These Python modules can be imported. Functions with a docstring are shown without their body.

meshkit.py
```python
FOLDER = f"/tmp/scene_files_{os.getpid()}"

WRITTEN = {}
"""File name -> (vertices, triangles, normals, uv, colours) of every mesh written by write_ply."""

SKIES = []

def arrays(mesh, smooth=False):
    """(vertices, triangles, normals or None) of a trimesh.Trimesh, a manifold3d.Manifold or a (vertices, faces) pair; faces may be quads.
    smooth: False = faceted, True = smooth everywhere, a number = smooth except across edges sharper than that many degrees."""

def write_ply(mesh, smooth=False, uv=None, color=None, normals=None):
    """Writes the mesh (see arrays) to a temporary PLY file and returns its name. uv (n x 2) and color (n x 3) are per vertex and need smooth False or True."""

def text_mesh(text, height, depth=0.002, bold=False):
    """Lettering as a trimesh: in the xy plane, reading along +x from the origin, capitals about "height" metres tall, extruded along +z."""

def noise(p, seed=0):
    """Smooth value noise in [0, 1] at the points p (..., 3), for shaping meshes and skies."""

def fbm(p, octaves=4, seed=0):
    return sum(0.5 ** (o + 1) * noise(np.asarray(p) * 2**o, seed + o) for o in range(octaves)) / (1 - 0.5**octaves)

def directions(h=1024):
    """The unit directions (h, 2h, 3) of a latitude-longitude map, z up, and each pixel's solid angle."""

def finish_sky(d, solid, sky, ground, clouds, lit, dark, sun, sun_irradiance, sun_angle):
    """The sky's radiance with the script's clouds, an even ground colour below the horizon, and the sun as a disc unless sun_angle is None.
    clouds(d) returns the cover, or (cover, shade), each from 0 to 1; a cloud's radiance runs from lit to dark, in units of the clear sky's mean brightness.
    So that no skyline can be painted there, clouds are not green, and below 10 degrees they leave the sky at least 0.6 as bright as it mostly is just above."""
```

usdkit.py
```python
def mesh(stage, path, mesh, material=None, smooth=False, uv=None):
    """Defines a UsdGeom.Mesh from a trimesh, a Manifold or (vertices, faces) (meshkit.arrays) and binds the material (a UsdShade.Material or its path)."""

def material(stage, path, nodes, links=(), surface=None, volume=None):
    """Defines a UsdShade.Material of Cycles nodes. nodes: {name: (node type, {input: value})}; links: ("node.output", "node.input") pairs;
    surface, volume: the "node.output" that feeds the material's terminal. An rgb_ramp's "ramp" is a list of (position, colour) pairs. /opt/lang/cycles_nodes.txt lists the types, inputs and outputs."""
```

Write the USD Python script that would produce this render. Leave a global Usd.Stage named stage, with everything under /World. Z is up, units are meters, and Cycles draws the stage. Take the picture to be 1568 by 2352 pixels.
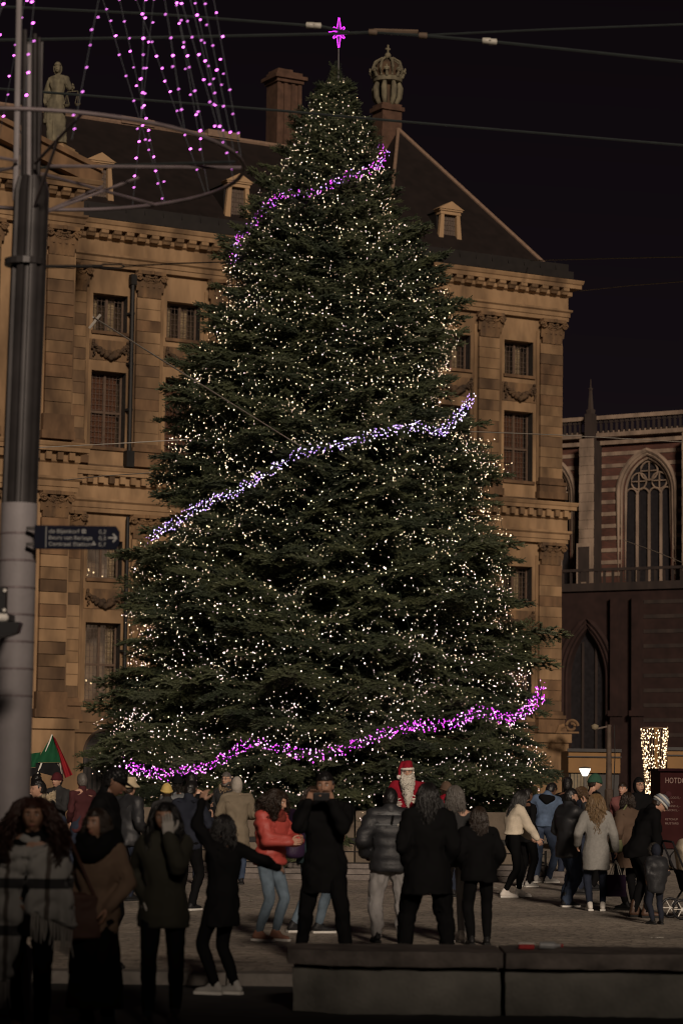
import math
import numpy as np
import trimesh
import manifold3d as m3
import usdkit
import meshkit
from pxr import Usd, UsdGeom, UsdLux, UsdShade, Gf, Sdf, Vt

stage = Usd.Stage.CreateInMemory()
UsdGeom.SetStageUpAxis(stage, UsdGeom.Tokens.z)
UsdGeom.SetStageMetersPerUnit(stage, 1.0)
WORLD = UsdGeom.Xform.Define(stage, '/World')
stage.SetDefaultPrim(WORLD.GetPrim())

# ------------------------------------------------------------------ camera, sky, key light
CAM_Z, PITCH, ROLL, FPX = 1.82, math.atan(609.0 / 5900.0), 0.013, 5900.0     # FPX: focal length in units of a 1568 x 2352 picture
EXPOSURE = 0.0
_f = np.array([0, math.cos(PITCH), math.sin(PITCH)])
_u0 = np.array([0, -math.sin(PITCH), math.cos(PITCH)])
_r0 = np.array([1.0, 0, 0])
_r = _r0 * math.cos(ROLL) + _u0 * math.sin(ROLL)
_u = -_r0 * math.sin(ROLL) + _u0 * math.cos(ROLL)
EYE = np.array([0, 0, CAM_Z])
cam = UsdGeom.Camera.Define(stage, '/World/camera')
M = np.eye(4)
M[0, :3], M[1, :3], M[2, :3], M[3, :3] = _r, _u, -_f, EYE
cam.AddTransformOp().Set(Gf.Matrix4d(*M.ravel().tolist()))
cam.CreateHorizontalApertureAttr(24.0)
cam.CreateVerticalApertureAttr(36.0)
cam.CreateFocalLengthAttr(24.0 * FPX / 1568.0)
cam.CreateFStopAttr(2.4)
cam.CreateFocusDistanceAttr(47.5)
cam.CreateClippingRangeAttr(Gf.Vec2f(0.1, 5000))
cam.CreateExposureAttr(EXPOSURE)

KEY_AZ, KEY_EL = math.radians(10.0), math.radians(22.0)     # azimuth: from straight behind the camera, negative = from the left
L = np.array([math.sin(KEY_AZ) * math.cos(KEY_EL), -math.cos(KEY_AZ) * math.cos(KEY_EL), math.sin(KEY_EL)])   # towards the light
key = UsdLux.DistantLight.Define(stage, '/World/key_light')
key.CreateIntensityAttr(0.58)
key.CreateColorAttr(Gf.Vec3f(1.0, 0.82, 0.66))
key.CreateAngleAttr(8.0)
key.GetPrim().CreateAttribute('inputs:normalize', Sdf.ValueTypeNames.Bool).Set(True)
_z = L
_x = np.cross([0, 0, 1.0], _z); _x /= np.linalg.norm(_x)
_y = np.cross(_z, _x)
K = np.eye(4); K[0, :3], K[1, :3], K[2, :3] = _x, _y, _z
key.AddTransformOp().Set(Gf.Matrix4d(*K.ravel().tolist()))

sky = UsdLux.DomeLight.Define(stage, '/World/sky')
sky_mat = usdkit.material(stage, '/World/Looks/night_sky', {
    'sky': ('sky_texture', {'sky_type': 'single_scattering', 'sun_disc': False, 'sun_elevation': KEY_EL, 'sun_rotation': math.atan2(L[0], L[1])}),
    'bw': ('rgb_to_bw', {}),
    'glow': ('mix', {'mix_type': 'multiply', 'fac': 1.0, 'color2': (1.0, 0.66, 0.90)}),
    'bg': ('background_shader', {'strength': 0.0011}),
}, [('sky.color', 'bw.color'), ('bw.val', 'glow.color1'), ('glow.color', 'bg.color')], surface='bg.background')
UsdShade.MaterialBindingAPI.Apply(sky.GetPrim()).Bind(sky_mat)
for p, l, c in ((sky.GetPrim(), 'black night sky with a faint purple city glow', 'sky'),):
    p.SetCustomDataByKey('label', l); p.SetCustomDataByKey('category', c); p.SetCustomDataByKey('kind', 'structure')


def at(x, y, Y):
    """The point at depth Y on the sight line through (x, y) of a 1568 x 2352 picture."""
    d = _f + (x - 784) / FPX * _r + (1176 - y) / FPX * _u
    return EYE + d * (Y / d[1])


def ground_at(x, y, z=0.0):
    d = _f + (x - 784) / FPX * _r + (1176 - y) / FPX * _u
    return EYE + d * ((z - CAM_Z) / d[2])


# ------------------------------------------------------------------ mesh helpers
class MB:
    """Collects pieces into one mesh."""
    def __init__(self):
        self.v, self.f, self.n = [], [], 0

    def add(self, v, f=None):
        if f is None:
            if isinstance(v, MB):
                v, f = v.get()
            elif hasattr(v, 'to_mesh'):
                m = v.to_mesh(); v, f = m.vert_properties[:, :3], m.tri_verts
            else:
                v, f = v.vertices, v.faces
        v, f = np.asarray(v, float), np.asarray(f, int)
        if f.size == 0:
            return self
        if f.shape[1] == 4:
            f = np.vstack([f[:, [0, 1, 2]], f[:, [0, 2, 3]]])
        self.v.append(v); self.f.append(f + self.n); self.n += len(v)
        return self

    def box(self, x0, x1, y0, y1, z0, z1):
        v = np.array([[x, y, z] for z in (z0, z1) for y in (y0, y1) for x in (x0, x1)])
        return self.add(v, BOXF)

    def bar(self, a, b, w, h=None, up=(0, 0, 1)):
        a, b = np.asarray(a, float), np.asarray(b, float)
        d = b - a; L_ = np.linalg.norm(d); d = d / L_
        s = np.cross(d, up)
        if np.linalg.norm(s) < 1e-6:
            s = np.array([1.0, 0, 0])
        s /= np.linalg.norm(s); u = np.cross(s, d)
        h = w if h is None else h
        v = [p + s * i * w / 2 + u * j * h / 2 for j in (-1, 1) for p in (a, b) for i in (-1, 1)]
        return self.add(np.array(v), BOXF)

    def tube(self, pts, r, sides=6, caps=True):
        return self.add(*tube(pts, r, sides, caps))

    def lathe(self, prof, seg=16, at=(0, 0, 0), scale=(1, 1)):
        prof = np.asarray(prof, float)
        a = np.arange(seg) * 2 * np.pi / seg
        v = np.stack([prof[:, :1] * np.cos(a) * scale[0], prof[:, :1] * np.sin(a) * scale[1], np.repeat(prof[:, 1:2], seg, 1)], -1).reshape(-1, 3) + at
        n = len(prof)
        i, j = np.meshgrid(np.arange(n - 1), np.arange(seg), indexing='ij')
        q = np.stack([i * seg + j, i * seg + (j + 1) % seg, (i + 1) * seg + (j + 1) % seg, (i + 1) * seg + j], -1).reshape(-1, 4)
        f = np.vstack([q[:, [0, 1, 2]], q[:, [0, 2, 3]]])
        ex_v, ex_f = [], []
        for k, flip in ((0, True), (n - 1, False)):
            if prof[k, 0] > 1e-5:
                c = len(v) + len(ex_v)
                ex_v.append(np.array([0, 0, prof[k, 1]]) + at)
                t = np.stack([np.full(seg, c), k * seg + np.arange(seg), k * seg + (np.arange(seg) + 1) % seg], 1)
                ex_f.append(t[:, ::-1] if flip else t)
        if ex_v:
            v = np.vstack([v, ex_v]); f = np.vstack([f] + ex_f)
        return self.add(v, f)

    def prism(self, poly, z0, z1, T=None):
        """A polygon in (x, y), counter-clockwise, extruded along z, then placed by T (4 x 4)."""
        poly = np.asarray(poly, float); n = len(poly)
        try:
            tri = trimesh.creation.triangulate_polygon(__import__('shapely').Polygon(poly), engine='earcut')
            pv, pf = np.asarray(tri[0]), np.asarray(tri[1])
            m = trimesh.creation.extrude_triangulation(pv, pf, z1 - z0)
            v, f = np.array(m.vertices) + [0, 0, z0], np.array(m.faces)
        except Exception:
            return self
        if T is not None:
            v = v @ T[:3, :3].T + T[:3, 3]
        return self.add(v, f)

    def get(self):
        return np.vstack(self.v), np.vstack(self.f)

    def moved(self, T):
        v, f = self.get()
        return MB().add(v @ T[:3, :3].T + T[:3, 3], f)


BOXF = np.array([[0, 2, 3, 1], [4, 5, 7, 6], [0, 1, 5, 4], [2, 6, 7, 3], [0, 4, 6, 2], [1, 3, 7, 5]])
XZ = np.array([[1.0, 0, 0, 0], [0, 0, -1, 0], [0, 1, 0, 0], [0, 0, 0, 1]])       # (x, y, z) -> (x, -z, y): a drawing in x, z; extrusion runs towards -y


def tube(pts, r, sides=6, caps=True):
    p = np.asarray(pts, float)
    r = np.broadcast_to(np.asarray(r, float), (len(p),))
    t = np.gradient(p, axis=0); t /= np.linalg.norm(t, axis=1, keepdims=True) + 1e-12
    ref = np.array([0, 0, 1.0]) if np.abs(t[:, 2]).mean() < 0.8 else np.array([1.0, 0, 0])
    a = np.cross(t, ref); a /= np.linalg.norm(a, axis=1, keepdims=True) + 1e-12
    b = np.cross(t, a)
    ang = np.arange(sides) * 2 * np.pi / sides
    v = p[:, None] + r[:, None, None] * (np.cos(ang)[None, :, None] * a[:, None] + np.sin(ang)[None, :, None] * b[:, None])
    i, j = np.meshgrid(np.arange(len(p) - 1), np.arange(sides), indexing='ij')
    q = np.stack([i * sides + j, (i + 1) * sides + j, (i + 1) * sides + (j + 1) % sides, i * sides + (j + 1) % sides], -1).reshape(-1, 4)
    f = np.vstack([q[:, [0, 1, 2]], q[:, [0, 2, 3]]])
    v = v.reshape(-1, 3)
    if caps:
        n = len(v); v = np.vstack([v, p[0], p[-1]]); k = np.arange(sides)
        e = (len(p) - 1) * sides
        f = np.vstack([f, np.stack([np.full(sides, n), k, (k + 1) % sides], 1), np.stack([np.full(sides, n + 1), e + (k + 1) % sides, e + k], 1)])
    return v, f


def soften(man, edge=.045, it=8, amp=.0, freq=9.0, seed=0, puff=0.0, band=.10, stretch=(1, 1, .55)):
    m = man.refine_to_length(edge).to_mesh()
    tm = trimesh.Trimesh(m.vert_properties[:, :3], m.tri_verts, process=True)
    if it:
        trimesh.smoothing.filter_taubin(tm, lamb=.5, nu=.52, iterations=it)
    v = np.array(tm.vertices); n = np.array(tm.vertex_normals)
    if amp:
        q = meshkit.fbm(v * np.array(stretch) * freq + 31.7 * seed, 3, seed) - .5
        r = np.abs(meshkit.noise(v * np.array([1, 1, 1.6]) * freq * .7 + 11.3 * seed + 5) - .5)
        v = v + n * (amp * 1.6 * q - amp * .9 * (1 - np.minimum(1, r * 6)))[:, None]
    if puff:
        v = v + n * (puff * (np.abs(np.sin(np.pi * (v[:, 2] + .03 * meshkit.noise(v * 6)) / band)) ** .6 - .5))[:, None]
    return v, np.array(tm.faces)


def rotz(a):
    c, s = math.cos(a), math.sin(a)
    return np.array([[c, -s, 0], [s, c, 0], [0, 0, 1.0]])


def rotx(a):
    c, s = math.cos(a), math.sin(a)
    return np.array([[1.0, 0, 0], [0, c, -s], [0, s, c]])


def roty(a):
    c, s = math.cos(a), math.sin(a)
    return np.array([[c, 0, s], [0, 1.0, 0], [-s, 0, c]])


def TT(R=None, t=(0, 0, 0), s=1.0):
    T = np.eye(4); T[:3, :3] = (np.eye(3) if R is None else R) * s; T[:3, 3] = t
    return T


# ------------------------------------------------------------------ scene helpers
USED = {}


def numbered(parent, name):
    k = (parent, name); n = USED.get(k, 0); USED[k] = n + 1
    return f'{parent}/{name}' if n == 0 else f'{parent}/{name}_{n:03d}'


def ppath(parent):
    return '/World' if parent is None else str(parent.GetPath())


def setd(prim, label=None, cat=None, group=None, kind=None):
    for k, v in (('label', label), ('category', cat), ('group', group), ('kind', kind)):
        if v:
            prim.SetCustomDataByKey(k, v)
    return prim


def thing(name, label, cat, loc=(0, 0, 0), rz=0.0, group=None, kind=None):
    x = UsdGeom.Xform.Define(stage, numbered('/World', name))
    x.AddTranslateOp().Set(Gf.Vec3d(*map(float, loc)))
    if rz:
        x.AddRotateZOp().Set(float(math.degrees(rz)))
    return setd(x.GetPrim(), label, cat, group, kind)


def obj(name, mesh, mat, parent=None, smooth=False, label=None, cat=None, group=None, kind=None):
    if isinstance(mesh, MB):
        mesh = mesh.get()
    m = usdkit.mesh(stage, numbered(ppath(parent), name), mesh, mat, smooth=smooth)
    return setd(m.GetPrim(), label, cat, group, kind)


def sub(name, parent, loc=(0, 0, 0), rz=0.0, label=None):
    x = UsdGeom.Xform.Define(stage, numbered(ppath(parent), name))
    if any(loc):
        x.AddTranslateOp().Set(Gf.Vec3d(*map(float, loc)))
    if rz:
        x.AddRotateZOp().Set(float(math.degrees(rz)))
    return setd(x.GetPrim(), label)


# ------------------------------------------------------------------ materials
MAT = {}


def simple(name, col, rough=0.7, metal=0.0, var=0.15, scale=6.0, bump=0.0, bscale=40.0, spec=0.3, col2=None, sheen=0.0, trans=0.0):
    """A principled surface whose colour wanders between two tones of the thing itself."""
    c = np.array(col, float)
    a = tuple(np.clip(c * (1 - var), 0, 1)); b = tuple(np.clip(c * (1 + var), 0, 1)) if col2 is None else tuple(col2)
    nodes = {'tc': ('texture_coordinate', {}), 'n': ('noise_texture', {'scale': scale, 'detail': 5.0, 'roughness': 0.6}),
             'r': ('rgb_ramp', {'ramp': [(0.3, a), (0.7, b)]}),
             'p': ('principled_bsdf', {'roughness': rough, 'metallic': metal, 'specular_ior_level': spec, 'sheen_weight': sheen})}
    links = [('tc.object', 'n.vector'), ('n.fac', 'r.fac'), ('r.color', 'p.base_color')]
    if bump:
        nodes['bn'] = ('noise_texture', {'scale': bscale, 'detail': 4.0})
        nodes['bp'] = ('bump', {'strength': bump, 'distance': 0.02})
        links += [('tc.object', 'bn.vector'), ('bn.fac', 'bp.height'), ('bp.normal', 'p.normal')]
    MAT[name] = usdkit.material(stage, f'/World/Looks/{name}', nodes, links, surface='p.BSDF')
    return MAT[name]


def emit(name, col, strength):
    MAT[name] = usdkit.material(stage, f'/World/Looks/{name}', {'e': ('emission', {'color': col, 'strength': strength})}, [], surface='e.emission')
    return MAT[name]


def stone(name, light, dark, soot, scale=0.5, amount=0.5, course=0.0):
    """Weathered ashlar: two tones, black rain soot in patches that run down, fine relief."""
    nodes = {'tc': ('texture_coordinate', {}), 'g': ('geometry', {}),
             'm1': ('mapping', {'scale': (1.0, 1.0, 0.45)}),
             'n1': ('noise_texture', {'scale': scale, 'detail': 6.0, 'roughness': 0.65}),
             'n2': ('noise_texture', {'scale': scale * 7, 'detail': 5.0, 'roughness': 0.6}),
             'r1': ('rgb_ramp', {'ramp': [(0.32, dark), (0.62, light)]}),
             'r2': ('rgb_ramp', {'ramp': [(0.42, (0, 0, 0)), (0.66, (1, 1, 1))]}),
             'k': ('math', {'math_type': 'multiply', 'value2': amount}),
             'mx': ('mix', {'mix_type': 'mix', 'color2': soot}),
             'm2': ('mapping', {'scale': (1.0, 1.0, 0.3), 'location': (7.3, 1.1, 3.0)}),
             'n3': ('noise_texture', {'scale': scale * 1.7, 'detail': 4.0}),
             'bp': ('bump', {'strength': 0.35, 'distance': 0.03}),
             'p': ('principled_bsdf', {'roughness': 0.9, 'specular_ior_level': 0.2})}
    links = [('g.position', 'm1.vector'), ('m1.vector', 'n1.vector'), ('g.position', 'n2.vector'), ('n1.fac', 'r1.fac'),
             ('g.position', 'm2.vector'), ('m2.vector', 'n3.vector'), ('n3.fac', 'r2.fac'), ('r2.color', 'k.value1'), ('k.value', 'mx.fac'),
             ('r1.color', 'mx.color1'), ('mx.color', 'p.base_color'), ('n2.fac', 'bp.height'), ('bp.normal', 'p.normal')]
    MAT[name] = usdkit.material(stage, f'/World/Looks/{name}', nodes, links, surface='p.BSDF')
    return MAT[name]


RNG = np.random.default_rng(11)
# ------------------------------------------------------------------ ground
def ground():
    nodes = lambda sc, a, b, mort, bmp: ({
        'g': ('geometry', {}), 'mp': ('mapping', {'rotation': (0, 0, 0.5)}),
        'v': ('voronoi_texture', {'scale': sc, 'randomness': 0.55}), 'e': ('voronoi_texture', {'scale': sc, 'feature': 'distance_to_edge', 'randomness': 0.55}),
        'c': ('rgb_ramp', {'ramp': [(0.1, a), (0.9, b)]}), 'bw': ('rgb_to_bw', {}),
        'er': ('rgb_ramp', {'ramp': [(0.02, (1, 1, 1)), (0.10, (0, 0, 0))]}),
        'mx': ('mix', {'mix_type': 'mix', 'color2': mort}),
        'n': ('noise_texture', {'scale': 0.35, 'detail': 5.0}), 'nr': ('rgb_ramp', {'ramp': [(0.35, (0.72, 0.72, 0.72)), (0.65, (1.15, 1.12, 1.08))]}),
        'ml': ('mix', {'mix_type': 'multiply', 'fac': 1.0}),
        'bp': ('bump', {'strength': bmp, 'distance': 0.015}),
        'p': ('principled_bsdf', {'roughness': 0.72, 'specular_ior_level': 0.35})},
        [('g.position', 'mp.vector'), ('mp.vector', 'v.vector'), ('mp.vector', 'e.vector'), ('v.color', 'bw.color'), ('bw.val', 'c.fac'), ('e.distance', 'er.fac'), ('er.color', 'mx.fac'),
         ('c.color', 'mx.color1'), ('g.position', 'n.vector'), ('n.fac', 'nr.fac'), ('mx.color', 'ml.color1'), ('nr.color', 'ml.color2'), ('ml.color', 'p.base_color'),
         ('e.distance', 'bp.height'), ('bp.normal', 'p.normal')])
    n, l = nodes(8.0, (0.26, 0.228, 0.195), (0.42, 0.375, 0.32), (0.14, 0.122, 0.104), 0.6)
    plaza = usdkit.material(stage, '/World/Looks/granite_setts', n, l, surface='p.BSDF')
    road = simple('asphalt', (0.032, 0.031, 0.031), rough=0.85, var=0.3, scale=3.0, bump=0.4, bscale=120.0)
    curb = simple('kerb_granite', (0.16, 0.145, 0.13), rough=0.8, var=0.25, scale=5.0, bump=0.3)
    g = MB().add([[-900, 24.2, 0], [900, 24.2, 0], [900, 1600, 0], [-900, 1600, 0]], [[0, 1, 2, 3]])
    obj('plaza', g, plaza, label='wide plaza of grey granite setts around the lit tree', cat='plaza', kind='structure')
    g = MB().add([[-900, -300, -0.1], [900, -300, -0.1], [900, 24.0, -0.1], [-900, 24.0, -0.1]], [[0, 1, 2, 3]])
    obj('road', g, road, label='dark asphalt roadway in the foreground below the kerb', cat='road', kind='structure')
    k = thing('kerb', 'long pale granite kerb between dark road and sett paving', 'kerb', kind='structure')
    x = -16.0
    rr = np.random.default_rng(3)
    while x < 16:
        w = 1.0
        m = trimesh.creation.box([w - 0.012, 0.34, 0.2]); m.apply_translation([x + w / 2, 24.06 + rr.normal(0, .004), -0.1 + 0.012 + rr.normal(0, .003)])
        obj('kerb_stone', (np.array(m.vertices), np.array(m.faces)), curb, k)
        x += w


ground()
# ------------------------------------------------------------------ the palace: local x runs along the front, local y into the building
PA = math.atan2(0.495, 0.869)
PBACK = np.array([-math.sin(PA), math.cos(PA), 0]); PALONG = np.array([math.cos(PA), math.sin(PA), 0])
P0 = np.array([-9.0, 110.0, 0])


def ploc(t, b, z):
    return P0 + PALONG * t + PBACK * b + [0, 0, z]


def materials_palace():
    for i, (l, d) in enumerate((((0.345, 0.222, 0.122), (0.19, 0.118, 0.063)), ((0.29, 0.183, 0.098), (0.15, 0.093, 0.051)), ((0.18, 0.113, 0.064), (0.088, 0.056, 0.035)), ((0.22, 0.130, 0.070), (0.11, 0.066, 0.038)))):
        stone(f'sandstone_{"abcd"[i]}', l, d, (0.052, 0.032, 0.020), scale=0.40 + 0.1 * i, amount=0.8)
    stone('carved_stone', (0.22, 0.132, 0.068), (0.10, 0.062, 0.036), (0.05, 0.036, 0.027), scale=1.1, amount=0.6)
    stone('dark_carving', (0.11, 0.068, 0.038), (0.055, 0.036, 0.024), (0.03, 0.024, 0.02), scale=1.3, amount=0.6)
    stone('pale_painted_stone', (0.40, 0.26, 0.145), (0.31, 0.20, 0.11), (0.25, 0.18, 0.12), scale=0.8, amount=0.3)
    simple('dark_pipe', (0.010, 0.009, 0.0085), rough=0.6, var=0.3)
    simple('window_wood', (0.10, 0.065, 0.045), rough=0.6, var=0.2)
    simple('shutter_paint', (0.17, 0.085, 0.06), rough=0.75, var=0.2, scale=2.0)
    simple('lead_came', (0.10, 0.07, 0.055), rough=0.7, var=0.2)
    simple('reveal_wood', (0.022, 0.018, 0.016), rough=0.8, var=0.3)  # shade of the window reveals, put into a near-black colour
    simple('curtain', (0.50, 0.42, 0.32), rough=0.95, var=0.25, scale=4.0)
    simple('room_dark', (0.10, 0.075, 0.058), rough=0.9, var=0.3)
    MAT['glass'] = usdkit.material(stage, '/World/Looks/glass', {
        't': ('transparent_bsdf', {'color': (0.82, 0.8, 0.76)}), 'g': ('glossy_bsdf', {'roughness': 0.06, 'color': (0.9, 0.9, 0.9)}),
        'f': ('fresnel', {'IOR': 1.5}), 'm': ('mix_closure', {})}, [('f.fac', 'm.fac'), ('t.BSDF', 'm.closure1'), ('g.BSDF', 'm.closure2')], surface='m.closure')
    simple('slate', (0.013, 0.0085, 0.0075), rough=0.65, var=0.3, scale=1.5, bump=0.3, bscale=8.0)
    simple('lead_roof', (0.015, 0.0125, 0.0115), rough=0.55, var=0.25, scale=2.0)
    simple('ridge_lead', (0.20, 0.13, 0.09), rough=0.7, var=0.2)
    emit('candle_bulb', (1.0, 0.72, 0.42), 2.2)
    MAT['lit_room'] = usdkit.material(stage, '/World/Looks/lit_room', {'g': ('geometry', {}), 'n': ('noise_texture', {'scale': 1.2, 'detail': 3.0}),
        'r': ('rgb_ramp', {'ramp': [(0.35, (0.25, 0.17, 0.12)), (0.7, (0.85, 0.62, 0.46))]}), 'p': ('principled_bsdf', {'roughness': .9, 'base_color': (0.3, 0.22, 0.16), 'emission_strength': 0.2})},
        [('g.position', 'n.vector'), ('n.fac', 'r.fac'), ('r.color', 'p.emission_color')], surface='p.BSDF')


def capital_mesh(w, h, depth):
    """Corinthian pilaster capital: bell, two rows of leaves, corner volutes, abacus. x centred, front towards -y, base at z = 0."""
    m = MB()
    hw = w / 2
    m.prism([(-hw * .92, 0), (hw * .92, 0), (hw * 1.0, h * .8), (-hw * 1.0, h * .8)], -depth, -0.001, TT(XZ[:3, :3]) @ TT(t=(0, 0, 0)) if False else TT(np.array([[1., 0, 0], [0, 0, 1.], [0, 1., 0]])))

    def leaf(x, z, lw, lh, out):
        rows = [(0.0, .9, .03), (.35, 1.0, .08), (.7, .95, .16), (.92, .7, .27), (1.0, .45, .34), (.9, .3, .40)]
        v, f = [], []
        for (a, ww, o) in rows:
            for s, oo in ((-1, 0), (0, .05), (1, 0)):
                v.append((x + s * lw / 2 * ww, -depth - (o + oo) * out, z + a * lh))
        for i in range(len(rows) - 1):
            for j in range(2):
                p = i * 3 + j
                f.append((p, p + 1, p + 4, p + 3))
        m.add(np.array(v), np.array(f))
    for k in range(4):
        leaf(-hw + (k + .5) * w / 4, 0.02, w / 4 * 1.0, h * .42, depth * .9 + .14)
    for k in range(3):
        leaf(-hw + (k + 1) * w / 4, h * .22, w / 4 * 1.05, h * .48, depth * .9 + .22)
    for s in (-1, 1):
        leaf(s * hw * .95, h * .25, w / 4, h * .45, depth + .2)
        for q in range(2):
            a = np.linspace(0, 3.6 * np.pi, 22); r = np.linspace(.15, .03, 22) * w * 1.0
            cx, cz = s * (hw * (1.08 if q == 0 else .30)), h * .74
            pts = np.stack([cx + s * r * np.cos(a) * (1 if q == 0 else -.8), np.full(22, -depth - .12 - .06 * (q == 0)) - np.linspace(0, .05, 22), cz + r * np.sin(a)], 1)
            m.tube(pts, .03 * w + .01, 5)
        m.tube([(s * .02, -depth - .05, h * .55), (s * hw * .5, -depth - .1, h * .62), (s * hw * 1.0, -depth - .16, h * .86)], .04, 5)
    m.box(-hw * 1.18, hw * 1.18, -depth - .24, -.001, h * .86, h)
    m.add(*tube([(0, -depth - .26, h * .86), (0, -depth - .26, h * 1.0)], .1, 7))
    return m


def swag_mesh(w, h):
    """A carved festoon of fruit hanging in a sunk panel."""
    m = MB(); rr = np.random.default_rng(5)
    n = 26
    for i in range(n):
        a = i / (n - 1); x = (a - .5) * w * .86
        z = h * .78 - h * .55 * (1 - (2 * a - 1) ** 2)
        for q in range(3):
            s = .055 + .06 * (1 - abs(2 * a - 1)) + rr.normal(0, .012)
            ic = trimesh.creation.icosphere(1, max(.04, s)); ic.apply_translation([x + rr.normal(0, .03), -.07 - rr.uniform(0, .1), z + rr.normal(0, .07)])
            m.add(ic)
    for s in (-1, 1):
        for q in range(9):
            ic = trimesh.creation.icosphere(1, .075 * (1 - q * .05)); ic.apply_translation([s * w * .45 + rr.normal(0, .03), -.08 - rr.uniform(0, .06), h * (.92 - q * .095)])
            m.add(ic)
    return m


ZU = dict(cap_top=23.58, cap_bot=22.42, shaft_bot=16.0, base=15.0)       # upper order
ZL = dict(cap_top=12.92, cap_bot=11.88, shaft_bot=5.0, base=4.0)         # lower order


def pilaster(par, x, y, w, Z, cap, rr, blocks=True):
    p = sub('pilaster', par, (x, y, 0))
    d = .17
    z, zt = Z['shaft_bot'], Z['cap_bot']
    n = int(round((zt - z) / 0.50)); h = (zt - z) / n
    if blocks:
        for k in range(n):
            e = rr.normal(0, .006)
            m = MB().box(-w / 2, w / 2, -d - e, -.002, z + k * h + .012, z + (k + 1) * h - .012)
            obj('stone_block', m, MAT['sandstone_' + 'abcd'[int(rr.choice(4, p=(.34, .26, .2, .2)))]], p)
        obj('core', MB().box(-w / 2 + .03, w / 2 - .03, -d + .03, -.002, z, zt), MAT['sandstone_c'], p)
    else:
        obj('shaft', MB().box(-w / 2, w / 2, -d, -.002, z, zt), MAT['sandstone_b'], p)
    b = MB()
    zb = Z['base']
    b.box(-w / 2 - .18, w / 2 + .18, -d - .2, -.002, zb, zb + .32)
    b.box(-w / 2 - .12, w / 2 + .12, -d - .14, -.002, zb + .32, zb + .62)
    b.box(-w / 2 - .15, w / 2 + .15, -d - .17, -.002, zb + .66, zb + .82)
    b.box(-w / 2 - .05, w / 2 + .05, -d - .06, -.002, zb + .62, z)
    obj('base', b, MAT['sandstone_d'], p)
    v, f = cap.get()
    obj('capital', (v + [0, 0, Z['cap_bot']], f), MAT['carved_stone'], p, smooth=30)
    return p


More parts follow.
